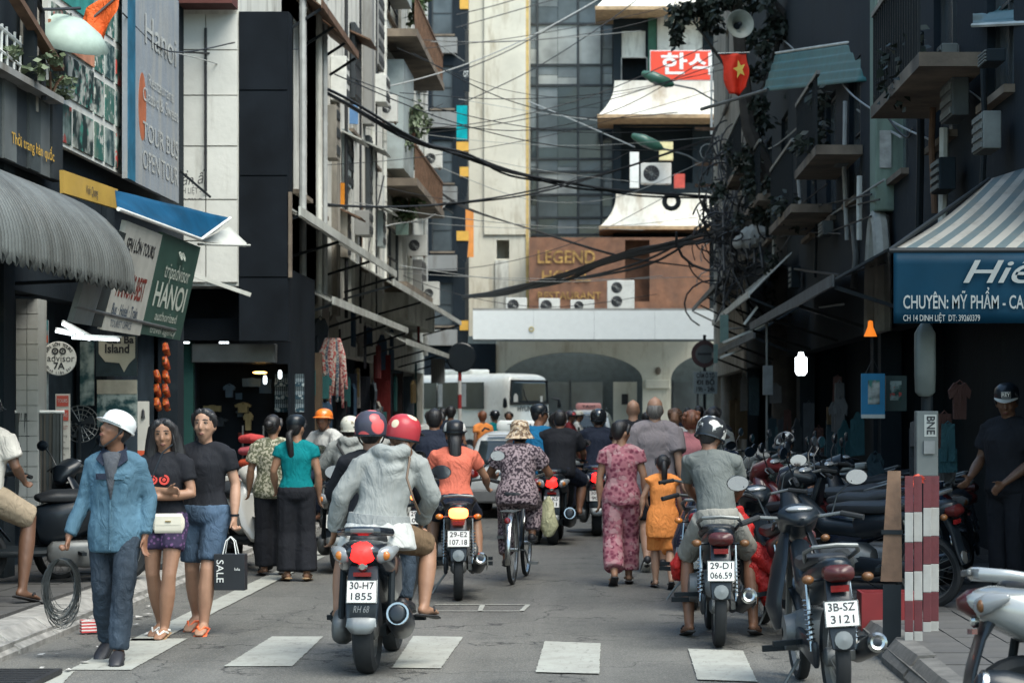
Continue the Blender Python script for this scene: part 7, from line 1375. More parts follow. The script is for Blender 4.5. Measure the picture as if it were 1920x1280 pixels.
# shop goods hung in the dark right interiors
rp = random.Random(21); labs = ['dim garment bundle', 'dim cloth roll', 'dull hung jacket', 'dark hung bag', 'dim packet strip', 'grey hung towel']; wh = ['behind the parked motorbikes', 'under the dark awning', 'next to the meter box', 'by the hanging bulb', 'beside the blue bag', 'deep in the dark shop']
for i in range(48):
    px = rp.uniform(1390, 1690) if i < 36 else rp.uniform(1770, 1860); s = 3.0*1000/ (3000/ max(60, (px-1130)/3.05)); s = max(80, (px-1130)/3.15); py = rp.uniform(700, 900); hgt = rp.uniform(30, 110); wd = rp.uniform(8, 26)
    cl = rp.choice([(.04, .045, .05), (.09, .09, .09), (.06, .03, .025), (.03, .05, .06), (.14, .14, .13), (.08, .055, .03), (.02, .06, .07)])
    a = W(px, py+hgt, s); t = thing('hung_goods', '%s %s' % (labs[i % 6], wh[(i//6) % 6]), 'shop goods', (a.x-.25, a.y, a.z), rp.uniform(-20, 20), 'goods hung in the dark shops'); m = MB(); hm = hgt/s; wm = wd/s
    m = garment(max(wm, .16), min(hm, .75), i % 4); m.build('goods', [cloth('goods_%d' % (i % 12), cl)], t)
# goods crowding the left shops
rp2 = random.Random(5); labs2 = ['folded garment pile hung', 'patterned shirt hung', 'dark trousers hung', 'pale cloth hung', 'striped bag hung', 'scarf bundle hung']; wh2 = ['by the long upper awning shops', 'in the clothes shop doorway', 'under the lower tin awning', 'beside the brown pillar', 'near the red curtain', 'close to the junction shops']
for i in range(54):
    px = rp2.uniform(560, 785); xx = -4.95+rp2.uniform(0, .6); s = (px-CX)/xx; py = rp2.uniform(640, 830); hgt = rp2.uniform(.3, .8); wd = rp2.uniform(.12, .3)
    cl = rp2.choice([(.05, .06, .07), (.16, .15, .14), (.12, .03, .03), (.03, .06, .1), (.24, .22, .19), (.1, .07, .03), (.02, .08, .08), (.02, .02, .025)])
    t = thing('hung_goods', labs2[i % 6]+' '+wh2[(i//6) % 6], 'shop goods', W(px, py, s), rp2.uniform(60, 120), 'goods hung in the dark shops'); m = MB(); m = garment(wd*1.4, hgt, i % 4); m.build('goods', [cloth('left_goods_%d' % (i % 14), cl)], t)
# stock inside the clothes shop and the tour shop
lb3 = ['folded garments on the shop wall', 'hung shirt deep in the clothes shop', 'pale bundle on a dim shelf', 'coloured cloth stack on a dim shelf']; 
for i in range(34):
    px = rp2.uniform(372, 505); py = rp2.uniform(715, 830); s = rp2.uniform(132, 138); cl = rp2.choice([(.12, .13, .14), (.3, .28, .24), (.2, .05, .04), (.08, .12, .16), (.25, .2, .1), (.05, .06, .07)]); wd = rp2.uniform(.08, .22); hg = rp2.uniform(.08, .3)
    t = thing('shop_stock', lb3[i % 4], 'shop goods', W(px, py, s), rp2.uniform(-15, 15), 'stock on the walls of the clothes shop'); garment(wd*1.3, hg, (0, 3, 3, 0)[i % 4]).build('goods', [cloth('stock_%d' % (i % 9), cl)], t)
for k, py in enumerate((742, 780, 820, 862)):
    t = thing('shop_shelf', ('top', 'second', 'third', 'lowest')[k]+' shelf board in the dim clothes shop', 'shelf', W(372, py, 132)); MB().box(0, 1.0, 0, .25, -.02, 0).build('board', [mat('shelf_wood', (.12, .08, .05), .7)], t)
# fittings crowding the pale tenement fronts on the left
GL = 'fittings on the pale tenement fronts'
def lfit(name, lab, cat, px, py, X, w, h, d, m, slats=0):
    t = thing(name, lab, cat, (X, YX(px, X), wz(py, (px-CX)/X)), 90, GL); MB().box(-w/2, w/2, -d, -.006, -h/2, h/2).build('casing', [m], t, bevel=.01)
    for k in range(slats): MB().box(-w/2+.04, w/2-.04, -d-.015, -d-.002, -h/2+h*(k+.25)/slats, -h/2+h*(k+.75)/slats).build('louvre', [FRAMED], t)
    return t
for i, (px, py, X, w, h, d, m, sl, lab) in enumerate(((622, 150, -5.0, .5, .8, .3, FRAMEW, 3, 'white boxed air outlet high on the streaked tenement'), (646, 300, -5.0, .9, 1.1, .12, SHUT, 4, 'pale louvred shutter above the orange cloth'), (662, 120, -5.0, 1.0, 1.5, .1, FRAMED, 5, 'dark louvred shutter under the small rusted awning'), (690, 330, -5.0, 1.1, 1.6, .1, FRAMED, 5, 'tall dark shutter beside the hanging black cable'), (697, 170, -5.0, .8, .6, .35, FRAMEW, 2, 'boxed outlet near the blue cloth'), (668, 420, -5.0, .7, .5, .3, GREYW, 2, 'grey box over the upper tin awning'), (640, 440, -5.0, .5, .9, .15, STAINW, 3, 'stained shutter just above the upper tin awning'), (708, 430, -5.0, .6, .8, .15, SHUT, 3, 'pale shutter near the end of the streaked tenement'), (612, 250, -4.7, .5, .9, .2, STAINW, 3, 'stained louvre at the corner of the pipe hung tenement'), (783, 120, -5.2, 1.6, 1.4, .2, FRAMED, 5, 'dark shutter behind the upper balcony end'), (787, 360, -5.2, 1.8, 1.2, .2, FRAMED, 4, 'dark shutter past the trailing plant'), (778, 520, -5.2, 1.4, .9, .25, GREYW, 3, 'grey louvre box over the awning end'), (705, 60, -5.0, 1.2, 1.6, .12, GREYW, 5, 'grey shutter by the first balcony'))): lfit('wall_louvre', lab, 'shutter', px, py, X, w, h, d, m, sl)
for i, (px, py, w, X) in enumerate(((645, 262, 1.2, -5.0), (662, 78, 1.3, -5.0), (690, 282, 1.4, -5.0), (640, 405, .9, -5.0), (706, 395, 1.2, -5.0))):
    t = thing('window_hood', ('hood over the pale louvred shutter', 'hood over the dark shutter near the top', 'hood over the tall dark shutter', 'hood low on the streaked tenement', 'hood over the last pale shutter')[i], 'hood', (X, YX(px, X), wz(py, (px-CX)/X)), 90, GL); MB().slab((-w/2, -.02, .12), (-w/2, -.42, -.06), (w/2, -.42, -.06), (w/2, -.02, .12), .03).build('hood_sheet', [RUSTY if i % 2 else TINL], t)
for i, (px, y0, y1, r) in enumerate(((628, -20, 470, .04), (655, 60, 520, .03), (674, 240, 560, .05), (700, 20, 480, .035), (716, 330, 560, .05))):
    X = -5.06; s = (px-CX)/X; t = thing('downpipe', ('pipe down the corner by the orange cloth', 'thin pipe past the blue cloth', 'pipe beside the tall dark shutter', 'long pipe by the first balcony', 'pipe under the middle balcony')[i], 'pipe', (0, 0, 0), 0, GL); MB().tube([W(px, y0, s), W(px+2, (y0+y1)/2, s), W(px, y1, s)], r, 7).build('pipe_run', [(M_WIRE, PIPEG, RUSTY)[i % 3]], t, True)
# fittings on the dark right hand fronts
GR = 'fittings on the dark shop fronts'
for i, (px, py, hgt, cl) in enumerate(((1500, 250, 150, PIPEG), (1526, 300, 220, M_DARK), (1585, 190, 260, PIPEG), (1612, 330, 120, TINW), (1600, 420, 120, M_STEEL), (1725, 60, 420, M_DARK), (1770, 240, 200, TINW), (1752, 140, 260, RUSTY), (1842, 110, 260, M_DARK), (1640, 220, 150, TINW))):
    xx = 3.22; s = (px-CX)/xx; t = thing('wall_pipe', ('pale pipe by the leaning trunk', 'dark pipe behind the trunk', 'long pale pipe under the teal awning', 'short pale strip above the arch', 'steel rod in the hanging leaves', 'tall dark pipe past the green pier', 'pale post under the louvred vent', 'rusty red pipe beside the green pier', 'dark pipe high over the striped canopy', 'pale strip against the green pier')[i], 'pipe', (0, 0, 0), 0, GR); MB().tube([W(px, py, s), W(px+rp2.uniform(-6, 6), py+hgt*.5, s), W(px+rp2.uniform(-4, 4), py+hgt, s)], rp2.uniform(.02, .045), 7).build('pipe_run', [cl], t, True)
for i, (px, py, w_, h_) in enumerate(((1535, 210, 26, 40), (1590, 300, 30, 22), (1786, 330, 46, 60), (1808, 180, 60, 90), (1870, 250, 50, 70), (1500, 520, 24, 40), (1560, 430, 34, 26), (1795, 115, 22, 60), (1880, 110, 40, 24))):
    xx = 3.24; s = (px-CX)/xx; a = W(px, py, s); t = thing('wall_cabinet', ('small grey cabinet near the teal awning', 'flat grey box under the teal awning', 'shuttered box above the striped canopy', 'large dim shutter past the green pier', 'dim wall panel over the canopy', 'meter box in the cable shadows', 'air outlet box by the hanging leaves', 'bright vent strip past the green pier', 'dull teal strip below the top awning')[i], 'cabinet', a, -90, GR); bw_ = w_/s*2.2
    MB().box(-bw_/2, bw_/2, -.16, -.01, -h_/s/2, h_/s/2).build('casing', [(mat('cab_a', (.05, .06, .062), .6, var=.3), mat('cab_b', (.11, .125, .12), .6, var=.3), DARKW)[i % 3]], t, bevel=.01)
    for k in range(4): MB().box(-bw_/2+.03, bw_/2-.03, -.175, -.162, -h_/s/2+h_/s*(k+.2)/4, -h_/s/2+h_/s*(k+.75)/4).build('louvre', [mat('cab_b', (.11, .125, .12))], t)
for i, (Y0, Y1, z) in enumerate(((27.0, 30.0, 5.0), (30.6, 34.6, 4.6), (37.0, 41.0, 5.4), (42.0, 47.0, 6.6), (18.2, 21.5, 4.7))):
    t = thing('balcony', ('shallow dark balcony below the teal awning', 'dark balcony with thin bars behind the trunk', 'dark balcony behind the cable tangle', 'higher dark balcony behind the cable tangle', 'dark balcony over the striped canopy')[i], 'balcony', (3.3, Y1, z), -90, GR); L_ = Y1-Y0; MB().box(0, L_, -.6, -.01, -.12, 0).build('slab', [BROWNSLAB], t)
    for k in range(int(L_/.16)): MB().bar((.05+k*.16, -.57, .01), (.05+k*.16, -.57, .9), .022).build('baluster', [M_DARK], t)
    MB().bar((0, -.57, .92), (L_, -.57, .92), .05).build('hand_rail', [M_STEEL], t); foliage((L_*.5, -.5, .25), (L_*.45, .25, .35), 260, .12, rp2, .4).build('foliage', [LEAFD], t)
# striped canopy with the blue sign
SS = 262; cv = thing('striped_canopy', 'blue and white striped canopy with a blue lettered valance', 'canopy', W(1667, 470, SS)); wv = (1990-1667)/SS
P4 = [V((0, 0, 0)), V((wv, 0, 0)), V((wv+.55, 1.55, .93)), V((1.0, 1.55, .68))]
def stripes():
    m, nt, b = base_mat('canopy_stripes'); v = coords(nt, rot=(0, 0, 0)); sp = nd(nt, 'ShaderNodeSeparateXYZ'); nt.links.new(v, sp.inputs[0])
    ma = nd(nt, 'ShaderNodeMath', operation='MULTIPLY_ADD'); nt.links.new(sp.outputs[1], ma.inputs[0]); ma.inputs[1].default_value = -.62; nt.links.new(sp.outputs[0], ma.inputs[2])
    m2 = nd(nt, 'ShaderNodeMath', operation='MULTIPLY'); nt.links.new(ma.outputs[0], m2.inputs[0]); m2.inputs[1].default_value = 6.2
    fr_ = nd(nt, 'ShaderNodeMath', operation='FRACT'); nt.links.new(m2.outputs[0], fr_.inputs[0])
    g_ = nd(nt, 'ShaderNodeMath', operation='GREATER_THAN'); nt.links.new(fr_.outputs[0], g_.inputs[0]); g_.inputs[1].default_value = .5
    o = mixc(nt, g_.outputs[0], (.2, .195, .175), (.05, .075, .082)); o = mixc(nt, ramp(nt, noise_(nt, v, 3, 7, .7), .5, .75), o, (.1, .095, .08))
    nt.links.new(o, b.inputs['Base Color']); b.inputs['Roughness'].default_value = .8; return m
def can(u, v): p = P4[0].lerp(P4[1], u).lerp(P4[3].lerp(P4[2], u), v); p.z -= .05*math.sin(v*3.14); return p
solid(grid_sheet(can, 20, 10).build('canopy_cloth', [stripes()], cv, True, 70), .005)
BLUES = mat('sign_blue', (.002, .022, .043), .5, var=.25, scale=1.5, bump=.1, bscale=6, spec=.08); vh = 132/SS
def val(u, v): return (.03+u*wv, .012*math.sin(u*17)*v-.01, -.015-v*vh)
solid(grid_sheet(val, 40, 6).build('valance', [BLUES], cv, True, 80), .004); MB().tube([(0, 0, 0), (wv, 0, -.0)], .022, 8).build('front_rod', [M_DARK], cv, True); MB().tube([(0, 0, 0), P4[3]], .016, 8).build('side_rod', [M_DARK], cv, True)
PRT = mat('print_grey_white', (.2, .22, .22), .6, var=.12)
sx = lambda px: (px-1667)/SS
sz_ = lambda py: -(py-470)/SS
put_text('Hiền', .23, (sx(1896), -.03, sz_(512)), (1, 0, 0), (.0, 0, 1), PRT, cv, shear=.35, wide=.7, bold=.01, off=.01)
put_text('CHUYÊN: MỸ PHẨM - CAO CẤP', .135, (sx(1835), -.03, sz_(568)), (1, 0, 0), (0, 0, 1), PRT, cv, wide=1.09, bold=.012, off=.01); put_text('CH 14 DINH LIỆT  DT: 39260379', .062, (sx(1764), -.03, sz_(597)), (1, 0, 0), (0, 0, 1), PRT, cv, wide=.548, bold=.008, off=.01)
# pole with the BNE box and lamp case
S2 = 252; bp = thing('meter_pole', 'dark street pole carrying a grey meter box marked BNE', 'pole', Gd(1742, S2)); MB().tube([(0, .1, 0), (0, .1, 2.8)], .045, 10).build('pole_shaft', [M_DARK], bp, True)
bz = lambda py: wz(py, S2)
MB().box(wx(1716, S2)-wx(1742, S2), wx(1757, S2)-wx(1742, S2), -.06, .06, bz(892), bz(770)).build('meter_box', [mat('box_grey_pale', (.1, .112, .11), .5, var=.15)], bp, bevel=.008)
q = MB(); q.box(-.045, .045, -.064, -.0605, bz(818), bz(777)); lab_ = q.build('label', [mat('label_white', (.34, .35, .33), .5)], bp); put_text('BNE', .085, (.0, -.0645, bz(797)), (0, 0, -1), (1, 0, 0), M_INK, bp, wide=.135, bold=.02); MB().box(-.05, .03, -.08, -.0605, bz(850), bz(826)).build('meter_switch', [mat('box_grey', (.16, .17, .17))], bp)
MB().loft([(-.03, -.0, bz(735)), (-.03, 0, bz(700)), (-.03, 0, bz(625)), (-.03, 0, bz(612))], [(.075, .05), (.08, .06), (.08, .06), (.05, .04)], 14, e=.6).build('lamp_case', [mat('case_grey', (.075, .09, .085), .45, var=.2)], bp, True)
# red and white barrier planks, folded board
RW = mat('barrier_red', (.085, .014, .018), .6, var=.25, scale=8, bump=.2); WW = mat('barrier_white', (.3, .3, .285), .6, var=.15, scale=8, dirt=(.25, .24, .22)); GBR = 'red and white barrier planks standing by the meter pole'
for i, (px, s, y0) in enumerate(((1704, 289, 1250), (1722, 288, 1248), (1738, 276, 1236), (1752, 275, 1234))):
    t = thing('barrier_plank', ('outermost red and white barrier plank, next to the wooden board', 'second red and white barrier plank from the wooden board', 'third red and white barrier plank, set further back', 'fourth red and white barrier plank, nearest the meter pole')[i], 'barrier', Gd(px, s), 0, GBR); t.rotation_euler = (R(-2), R(random.uniform(-.6, .6)), R(-8)); H_ = wz(892, s); n = 6; zc_ = [0, .17, .17+.36, .0, 0]
    zs = [0, .21, .41, .6, .79, .985, H_]
    for k in range(6): MB().box(-.027, .027, -.012, .012, zs[k]+.001, zs[k+1]-.001).build('painted_band', [WW if k % 2 == 0 else RW], t, bevel=.003) if k < 5 else MB().box(-.027, .027, -.012, .012, zs[5]+.001, H_).build('painted_band', [RW], t)
t = thing('wooden_board', 'tall tapering brown wooden board leaning by the barrier planks', 'board', Gd(1672, 285)); t.rotation_euler = (R(-4), 0, R(-10)); MB().hexa([(-.075, 0, .52), (.065, 0, .52), (.065, .03, .52), (-.075, .03, .52), (-.03, 0, 1.25), (.055, 0, 1.25), (.055, .03, 1.25), (-.03, .03, 1.25)]).build('board', [mat('board_wood', (.13, .075, .045), .7, var=.35, scale=7, bump=.2)], t); MB().box(-.07, .07, -.008, -.002, .83, .86).build('batten', [M_DARK], t); MB().box(-.06, .06, 0, .03, .0, .5).build('board_leg', [M_DARK], t)
t = thing('crate', 'red plastic crate behind the barrier planks', 'crate', Gd(1668, 262)); m = MB(); m.box(-.2, .2, 0, .02, 0, .34); m.box(-.2, -.18, .02, .3, 0, .34); m.box(.18, .2, .02, .3, 0, .34); m.box(-.18, .18, .28, .3, 0, .34); m.box(-.18, .18, .02, .28, 0, .02); m.build('crate_body', [mat('crate_red', (.16, .012, .014), .5, var=.15)], t)
tag(foliage((0, 0, 0), (.05, .05, .04), 60, .05).build('bouquet', [mat('flower_orange', (.75, .12, .07), .6, var=.3)], None, loc=W(1712, 898, 280)), 'small tuft of orange red plastic flowers on top of the planks', 'flowers')
# ---------------------------------------------------------------- cables
GCB = 'overhead cables across the street'
def cable(pts, s0, s1, r, m=None, n=1, label=None, spread=.04):
    for q_ in range(n):
        N = len(pts); P = []
        for i, (x, y) in enumerate(pts): u = i/(N-1); s = 1/((1-u)/s0+u/s1); p = W(x, y, s); P.append(p+V((random.uniform(-1, 1), 0, random.uniform(-1, 1)))*(spread if n > 1 and 0 < i < N-1 else 0))
        # Catmull-Rom smoothing
        Q = []
        for i in range(N-1):
            a, b_, c, d = P[max(i-1, 0)], P[i], P[i+1], P[min(i+2, N-1)]
            for k in range(6): t_ = k/6; Q.append(.5*((2*b_)+(c-a)*t_+(2*a-5*b_+4*c-d)*t_*t_+(3*b_-a-3*c+d)*t_**3))
        Q.append(P[-1]); o = MB().tube(Q, r, 5).build('cable', [m or M_WIRE], None, True); tag(o, label, 'cable', GCB)
cable([(318, 97), (450, 146), (600, 175), (720, 164), (870, 122), (1000, 66), (1120, 0)], 150, 60, .018, M_WIREG, 1, 'pale cable sagging from the billboard corner up to the glass block')
cable([(230, 25), (318, 97), (440, 80)], 175, 146, .009, None, 1, 'thin cable meeting at the billboard corner'); cable([(318, 97), (450, 100), (560, 92)], 152, 130, .008, None, 2, 'thin paired cables crossing the white panelled wall', .02); cable([(318, 97), (400, 118), (480, 150)], 152, 140, .008, M_WIREG, 1, 'pale thin cable crossing the white wall')
cable([(112, 268), (210, 185), (318, 97)], 190, 155, .014, None, 1, 'black stay cable slanting across the photo billboard'); cable([(60, 148), (140, 72), (165, 45)], 200, 190, .01, None, 1, 'thin cord running up to the parasol')
cable([(545, 140), (640, 190), (770, 262), (870, 291), (960, 326), (1080, 348), (1200, 364), (1400, 372)], 118, 66, .028, None, 4, 'thick black cable bundle crossing the street below the balconies', .07)
cable([(490, 360), (560, 378), (640, 385), (760, 385), (880, 380), (1000, 360), (1150, 322), (1300, 270), (1370, 250)], 135, 66, .02, None, 2, 'black cable pair running level across the street', .05)
cable([(868, 556), (950, 546), (1060, 521), (1180, 478), (1340, 440), (1460, 400)], 62, 90, .05, None, 4, 'heavy cable bundle in front of the rusted gold letters', .1); cable([(868, 560), (1000, 535), (1120, 515), (1240, 480), (1360, 400)], 62, 72, .035, None, 2, 'heavy cables dipping above the white fascia', .08)
for p_, lab in (([(855, 28), (930, 10), (1010, -15)], 'topmost thin cable across the cream tower'), ([(855, 52), (950, 25), (1070, -10)], 'second thin cable across the cream tower'), ([(860, 135), (960, 92), (1110, 10)], 'thin cable slanting up across the tower and glass'), ([(862, 196), (1000, 130), (1130, 48), (1200, -5)], 'long thin cable slanting up to the top balcony')): cable(p_, 62, 60, .016, None, 1, lab)
cable([(800, 340), (870, 388), (1000, 430), (1160, 478), (1300, 500)], 68, 66, .02, None, 2, 'cables drooping across the tower to the terracotta wall', .05); cable([(990, 190), (1090, 232), (1190, 276)], 58, 66, .02, M_WIREG, 1, 'pale cable running down to the lower street lamp'); cable([(860, 186), (1000, 210), (1120, 226)], 60, 56, .01, M_WIREG, 1, 'fine pale cable across the tower')
cable([(700, 0), (780, 55), (870, 115)], 75, 60, .016, M_WIREG, 1, 'pale cable slanting down past the dark building'); cable([(590, 280), (700, 250), (830, 195)], 110, 66, .012, None, 1, 'thin cable looping past the drying cloths'); cable([(560, 270), (640, 300), (750, 340), (850, 400)], 120, 64, .014, None, 1, 'thin cable down the balconied tenement'); cable([(440, 300), (540, 330), (700, 352), (860, 360)], 140, 64, .01, None, 1, 'fine cable along the left facades'); cable([(0, 15), (80, 18), (150, 16)], 205, 195, .016, None, 1, 'black conduit wire at the very top corner')
cable([(720, 330), (705, 400), (690, 470), (680, 560)], 84, 90, .018, None, 1, 'black cable hanging down the white tenement'); cable([(840, 380), (800, 410), (720, 425), (640, 470)], 66, 95, .018, M_WIREG, 1, 'grey cable looping between the awnings')
cable([(1450, 60), (1520, 120), (1600, 200), (1690, 258)], 100, 170, .014, M_WIREG, 1, 'pale cable drooping past the leaning trunk'); cable([(1560, 130), (1600, 180), (1680, 232), (1750, 265)], 130, 190, .012, M_WIREG, 1, 'pale cable swinging over to the green pier'); cable([(1648, 145), (1650, 190), (1672, 230), (1700, 258), (1712, 240)], 165, 175, .014, None, 1, 'black looped cable on the pale green pier'); cable([(1700, 90), (1760, 140), (1830, 180), (1920, 260)], 180, 230, .01, M_WIREG, 1, 'thin cable over the striped canopy')
cable([(1380, 110), (1372, 180), (1345, 240), (1320, 300)], 78, 68, .02, None, 1, 'black cable across the red flag'); cable([(1370, 250), (1420, 300), (1480, 330), (1600, 340)], 68, 130, .03, None, 3, 'cable bundle from the pole to the dark shops', .08); cable([(1370, 380), (1430, 420), (1500, 400), (1640, 380)], 68, 140, .03, None, 3, 'lower cable bundle from the pole to the dark shops', .08)
rp = random.Random(9)
for i in range(22):
    xa = rp.uniform(480, 860); ya = rp.uniform(60, 520); xb = rp.uniform(1180, 1440); yb = ya+rp.uniform(-200, 160); sg_ = rp.uniform(15, 70); cable([(xa, ya), (xa*.66+xb*.34, ya*.66+yb*.34+sg_), (xa*.33+xb*.67, ya*.33+yb*.67+sg_), (xb, yb)], rp.uniform(70, 110), rp.uniform(66, 80), rp.uniform(.006, .012), M_WIREG if i % 3 == 0 else None, 1, 'one of the many thin overhead wires spanning the street between house fronts')
for i in range(16):
    xa = rp.uniform(1330, 1420); ya = rp.uniform(200, 520); xb = rp.uniform(1500, 1720); yb = ya+rp.uniform(-120, 120); sg_ = rp.uniform(15, 60); cable([(xa, ya), (xa*.6+xb*.4, ya*.6+yb*.4+sg_), (xb, yb)], 72, min(170, (xb-CX)/3.1), rp.uniform(.01, .02), M_WIREG if i % 4 == 0 else None, 1, 'one of the thin wires running from the pole along the dark shops')
rp = random.Random(3); m = MB()
for i in range(150):
    cx_, cy_ = rp.uniform(1322, 1470), rp.uniform(235, 560); s = rp.uniform(64, 95); c = W(cx_, cy_, s); r0 = rp.uniform(.1, .5); ph = rp.uniform(0, 6.28); N = rp.choice((7, 9, 12)); arc = rp.uniform(2.2, 6.3); sq = rp.uniform(.5, 1.5)
    m.tube([c+V((r0*math.cos(ph+arc*k/N)*sq, r0*.4*math.sin(ph*2+arc*k/N), r0*math.sin(ph+arc*k/N)-.05*k)) for k in range(N+1)], rp.uniform(.012, .028), 4)
for i in range(70):
    a = W(rp.uniform(1320, 1420), rp.uniform(240, 420), 70); b_ = W(rp.uniform(1330, 1480), rp.uniform(380, 620), rp.uniform(70, 100)); mid = a.lerp(b_, .5)+V((0, 0, -rp.uniform(.1, .6))); m.tube([a, a.lerp(mid, .5)+V((rp.uniform(-.2, .2), 0, -.1)), mid, mid.lerp(b_, .5)+V((rp.uniform(-.2, .2), 0, -.1)), b_], rp.uniform(.012, .03), 4)
tag(m.build('cable_tangle', [M_WIRE], None, True), 'dense black tangle of cable loops around the utility pole', 'cables', kind='stuff')
m = MB()
for i in range(26):
    c = W(rp.uniform(1325, 1470), rp.uniform(260, 540), rp.uniform(64, 80)); r0 = rp.uniform(.1, .4); ph = rp.uniform(0, 6)
    m.tube([c+V((r0*math.cos(ph+k*.6), .1*math.sin(k), r0*math.sin(ph+k*.6))) for k in range(9)], .015, 4)
tag(m.build('cable_tangle', [M_WIREG], None, True), 'pale grey cable loops mixed in the black tangle', 'cables', kind='stuff')
rg = thing('cable_coil', 'coiled ring of black cable on the street lamp bracket', 'cable coil', W(1259, 378, 66)); MB().lathe([(.16, -.05), (.24, -.05), (.27, 0), (.24, .05), (.16, .05), (.13, 0)], 20, Mx, closed=True).build('coil', [M_WIRE], rg, True)
# ---------------------------------------------------------------- trees on the right
BARK = mat('bark_dark', (.03, .027, .024), .9, var=.4, scale=4, bump=.8, bscale=14)
tr = thing('street_tree', 'dark leaning street tree reaching over the cables', 'tree', Gd(1480, 104))
base = Gd(1480, 104); L_ = lambda x, y, s=104: W(x, y, s)-base
MB().tube([(0, 0, -.05), L_(1478, 760), L_(1476, 560), L_(1490, 420), L_(1520, 260), L_(1545, 140), L_(1565, 40), L_(1575, -60)], [.36, .3, .3, .32, .27, .24, .22, .16], 12).build('trunk', [BARK], tr, True)
m = MB(); m.tube([L_(1490, 420), L_(1440, 330), L_(1405, 240), L_(1390, 120), L_(1380, 0), L_(1370, -60)], [.17, .16, .14, .12, .1, .07], 8); m.tube([L_(1545, 140), L_(1500, 60), L_(1440, -10)], [.1, .07, .05], 8); m.tube([L_(1405, 240), L_(1440, 150), L_(1470, 40)], [.08, .06, .04], 6); m.tube([L_(1380, 20), L_(1320, 0), L_(1270, 20), L_(1265, 60)], [.05, .03, .02, .012], 6); m.tube([L_(1400, 180), L_(1350, 110), L_(1300, 40)], [.04, .03, .015], 6); m.build('branch', [BARK], tr, True)
m = MB()
for x, y, rx, rz_, n in ((1290, 10, .4, .3, 420), (1272, 70, .13, .28, 150), (1350, -5, .5, .35, 520), (1420, 0, .5, .4, 520), (1450, 60, .4, .4, 420), (1430, 110, .3, .3, 240), (1480, -20, .5, .4, 400), (1575, -20, .5, .35, 400), (1325, 40, .25, .2, 200)): m.merge(foliage(L_(x, y), (rx, .6, rz_), n, .15, droop=.5))
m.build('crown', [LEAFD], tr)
m = MB()
for x, y, rx, rz_, n in ((1415, 290, .4, .5, 300), (1440, 400, .3, .5, 300), (1560, 480, .35, .7, 420), (1600, 490, .3, .6, 360), (1530, 300, .25, .6, 260), (1585, 380, .3, .6, 260), (1470, 470, .4, .6, 300), (1420, 200, .35, .5, 260), (1500, 200, .3, .6, 260), (1370, 320, .3, .5, 220)): m.merge(foliage(L_(x, y), (rx, .5, rz_), n, .13, droop=.6))
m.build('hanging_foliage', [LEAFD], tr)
# balcony greenery on the left tenement
plant('large leafy plant spilling over the balcony beside the air conditioner', W(768, 245, 76), (.35, .6, .5), 700, .16, LEAFG, group=GPB, droop=.5); plant('trailing plant hanging below the balcony', W(775, 300, 74), (.22, .4, .4), 320, .14, LEAFG, False, group=GPB, droop=1); plant('bushy plant on the upper balcony near the top', W(785, 20, 74), (.4, .7, .5), 600, .16, LEAF, group=GPB, droop=.3); plant('small plant on the lower balcony by the green cabinet', W(762, 395, 76), (.4, .5, .3), 420, .15, LEAF, group=GPB, droop=.3); plant('plant on the middle balcony behind the railing', W(745, 290, 78), (.25, .4, .25), 200, .14, LEAFG, group=GPB)
# ---------------------------------------------------------------- bus, taxis, parked bikes, last people
def ring_loft(mb, secs, n=28, e=.32, cap=True):   # secs: (y, half width, z0, z1[, top half width])
    vs = []; fs = []
    for q in secs:
        y, hw, z0, z1 = q[:4]; tw = q[4] if len(q) > 4 else hw
        for k in range(n):
            a = 2*math.pi*(k+.5)/n; ca = math.copysign(abs(math.cos(a))**e, math.cos(a)); sa = math.copysign(abs(math.sin(a))**e, math.sin(a)); t = (sa+1)/2
            vs.append(((hw*(1-t)+tw*t)*ca, y, z0+(z1-z0)*t))
    N = len(secs)
    for i in range(N-1):
        for k in range(n): k2 = (k+1) % n; fs.append((i*n+k, (i+1)*n+k, (i+1)*n+k2, i*n+k2))
    if cap: fs.append(tuple(range(n))); fs.append(tuple(range((N-1)*n+n-1, (N-1)*n-1, -1)))
    return mb.add(vs, fs)
BUSW = mat('bus_white', (.72, .73, .69), .3, var=.06, coat=.5, dirt=(.5, .49, .44), dirt_amt=.2); BGL = glass('bus_glass', (.02, .028, .032), .08); CURT = cloth('bus_curtain', (.42, .43, .42)); M_WHEEL = mat('steel_wheel', (.35, .35, .34), .5, .5)
def road_wheel(par, x, y, r, w, name='wheel'):
    Mw = Matrix.Translation((x, y, r)) @ Matrix.Rotation(R(90), 4, 'Y'); t = MB().lathe([(r*.6, -w/2), (r*.92, -w/2), (r, -w*.3), (r, w*.3), (r*.92, w/2), (r*.6, w/2)], 24, Mw, closed=True).build(name, [M_RUB], par, True)
    MB().lathe([(0, -w*.3), (r*.3, -w*.42), (r*.62, -w*.35), (r*.62, w*.35), (r*.3, w*.42), (0, w*.3)], 20, Mw).build('rim', [M_WHEEL], t, True)
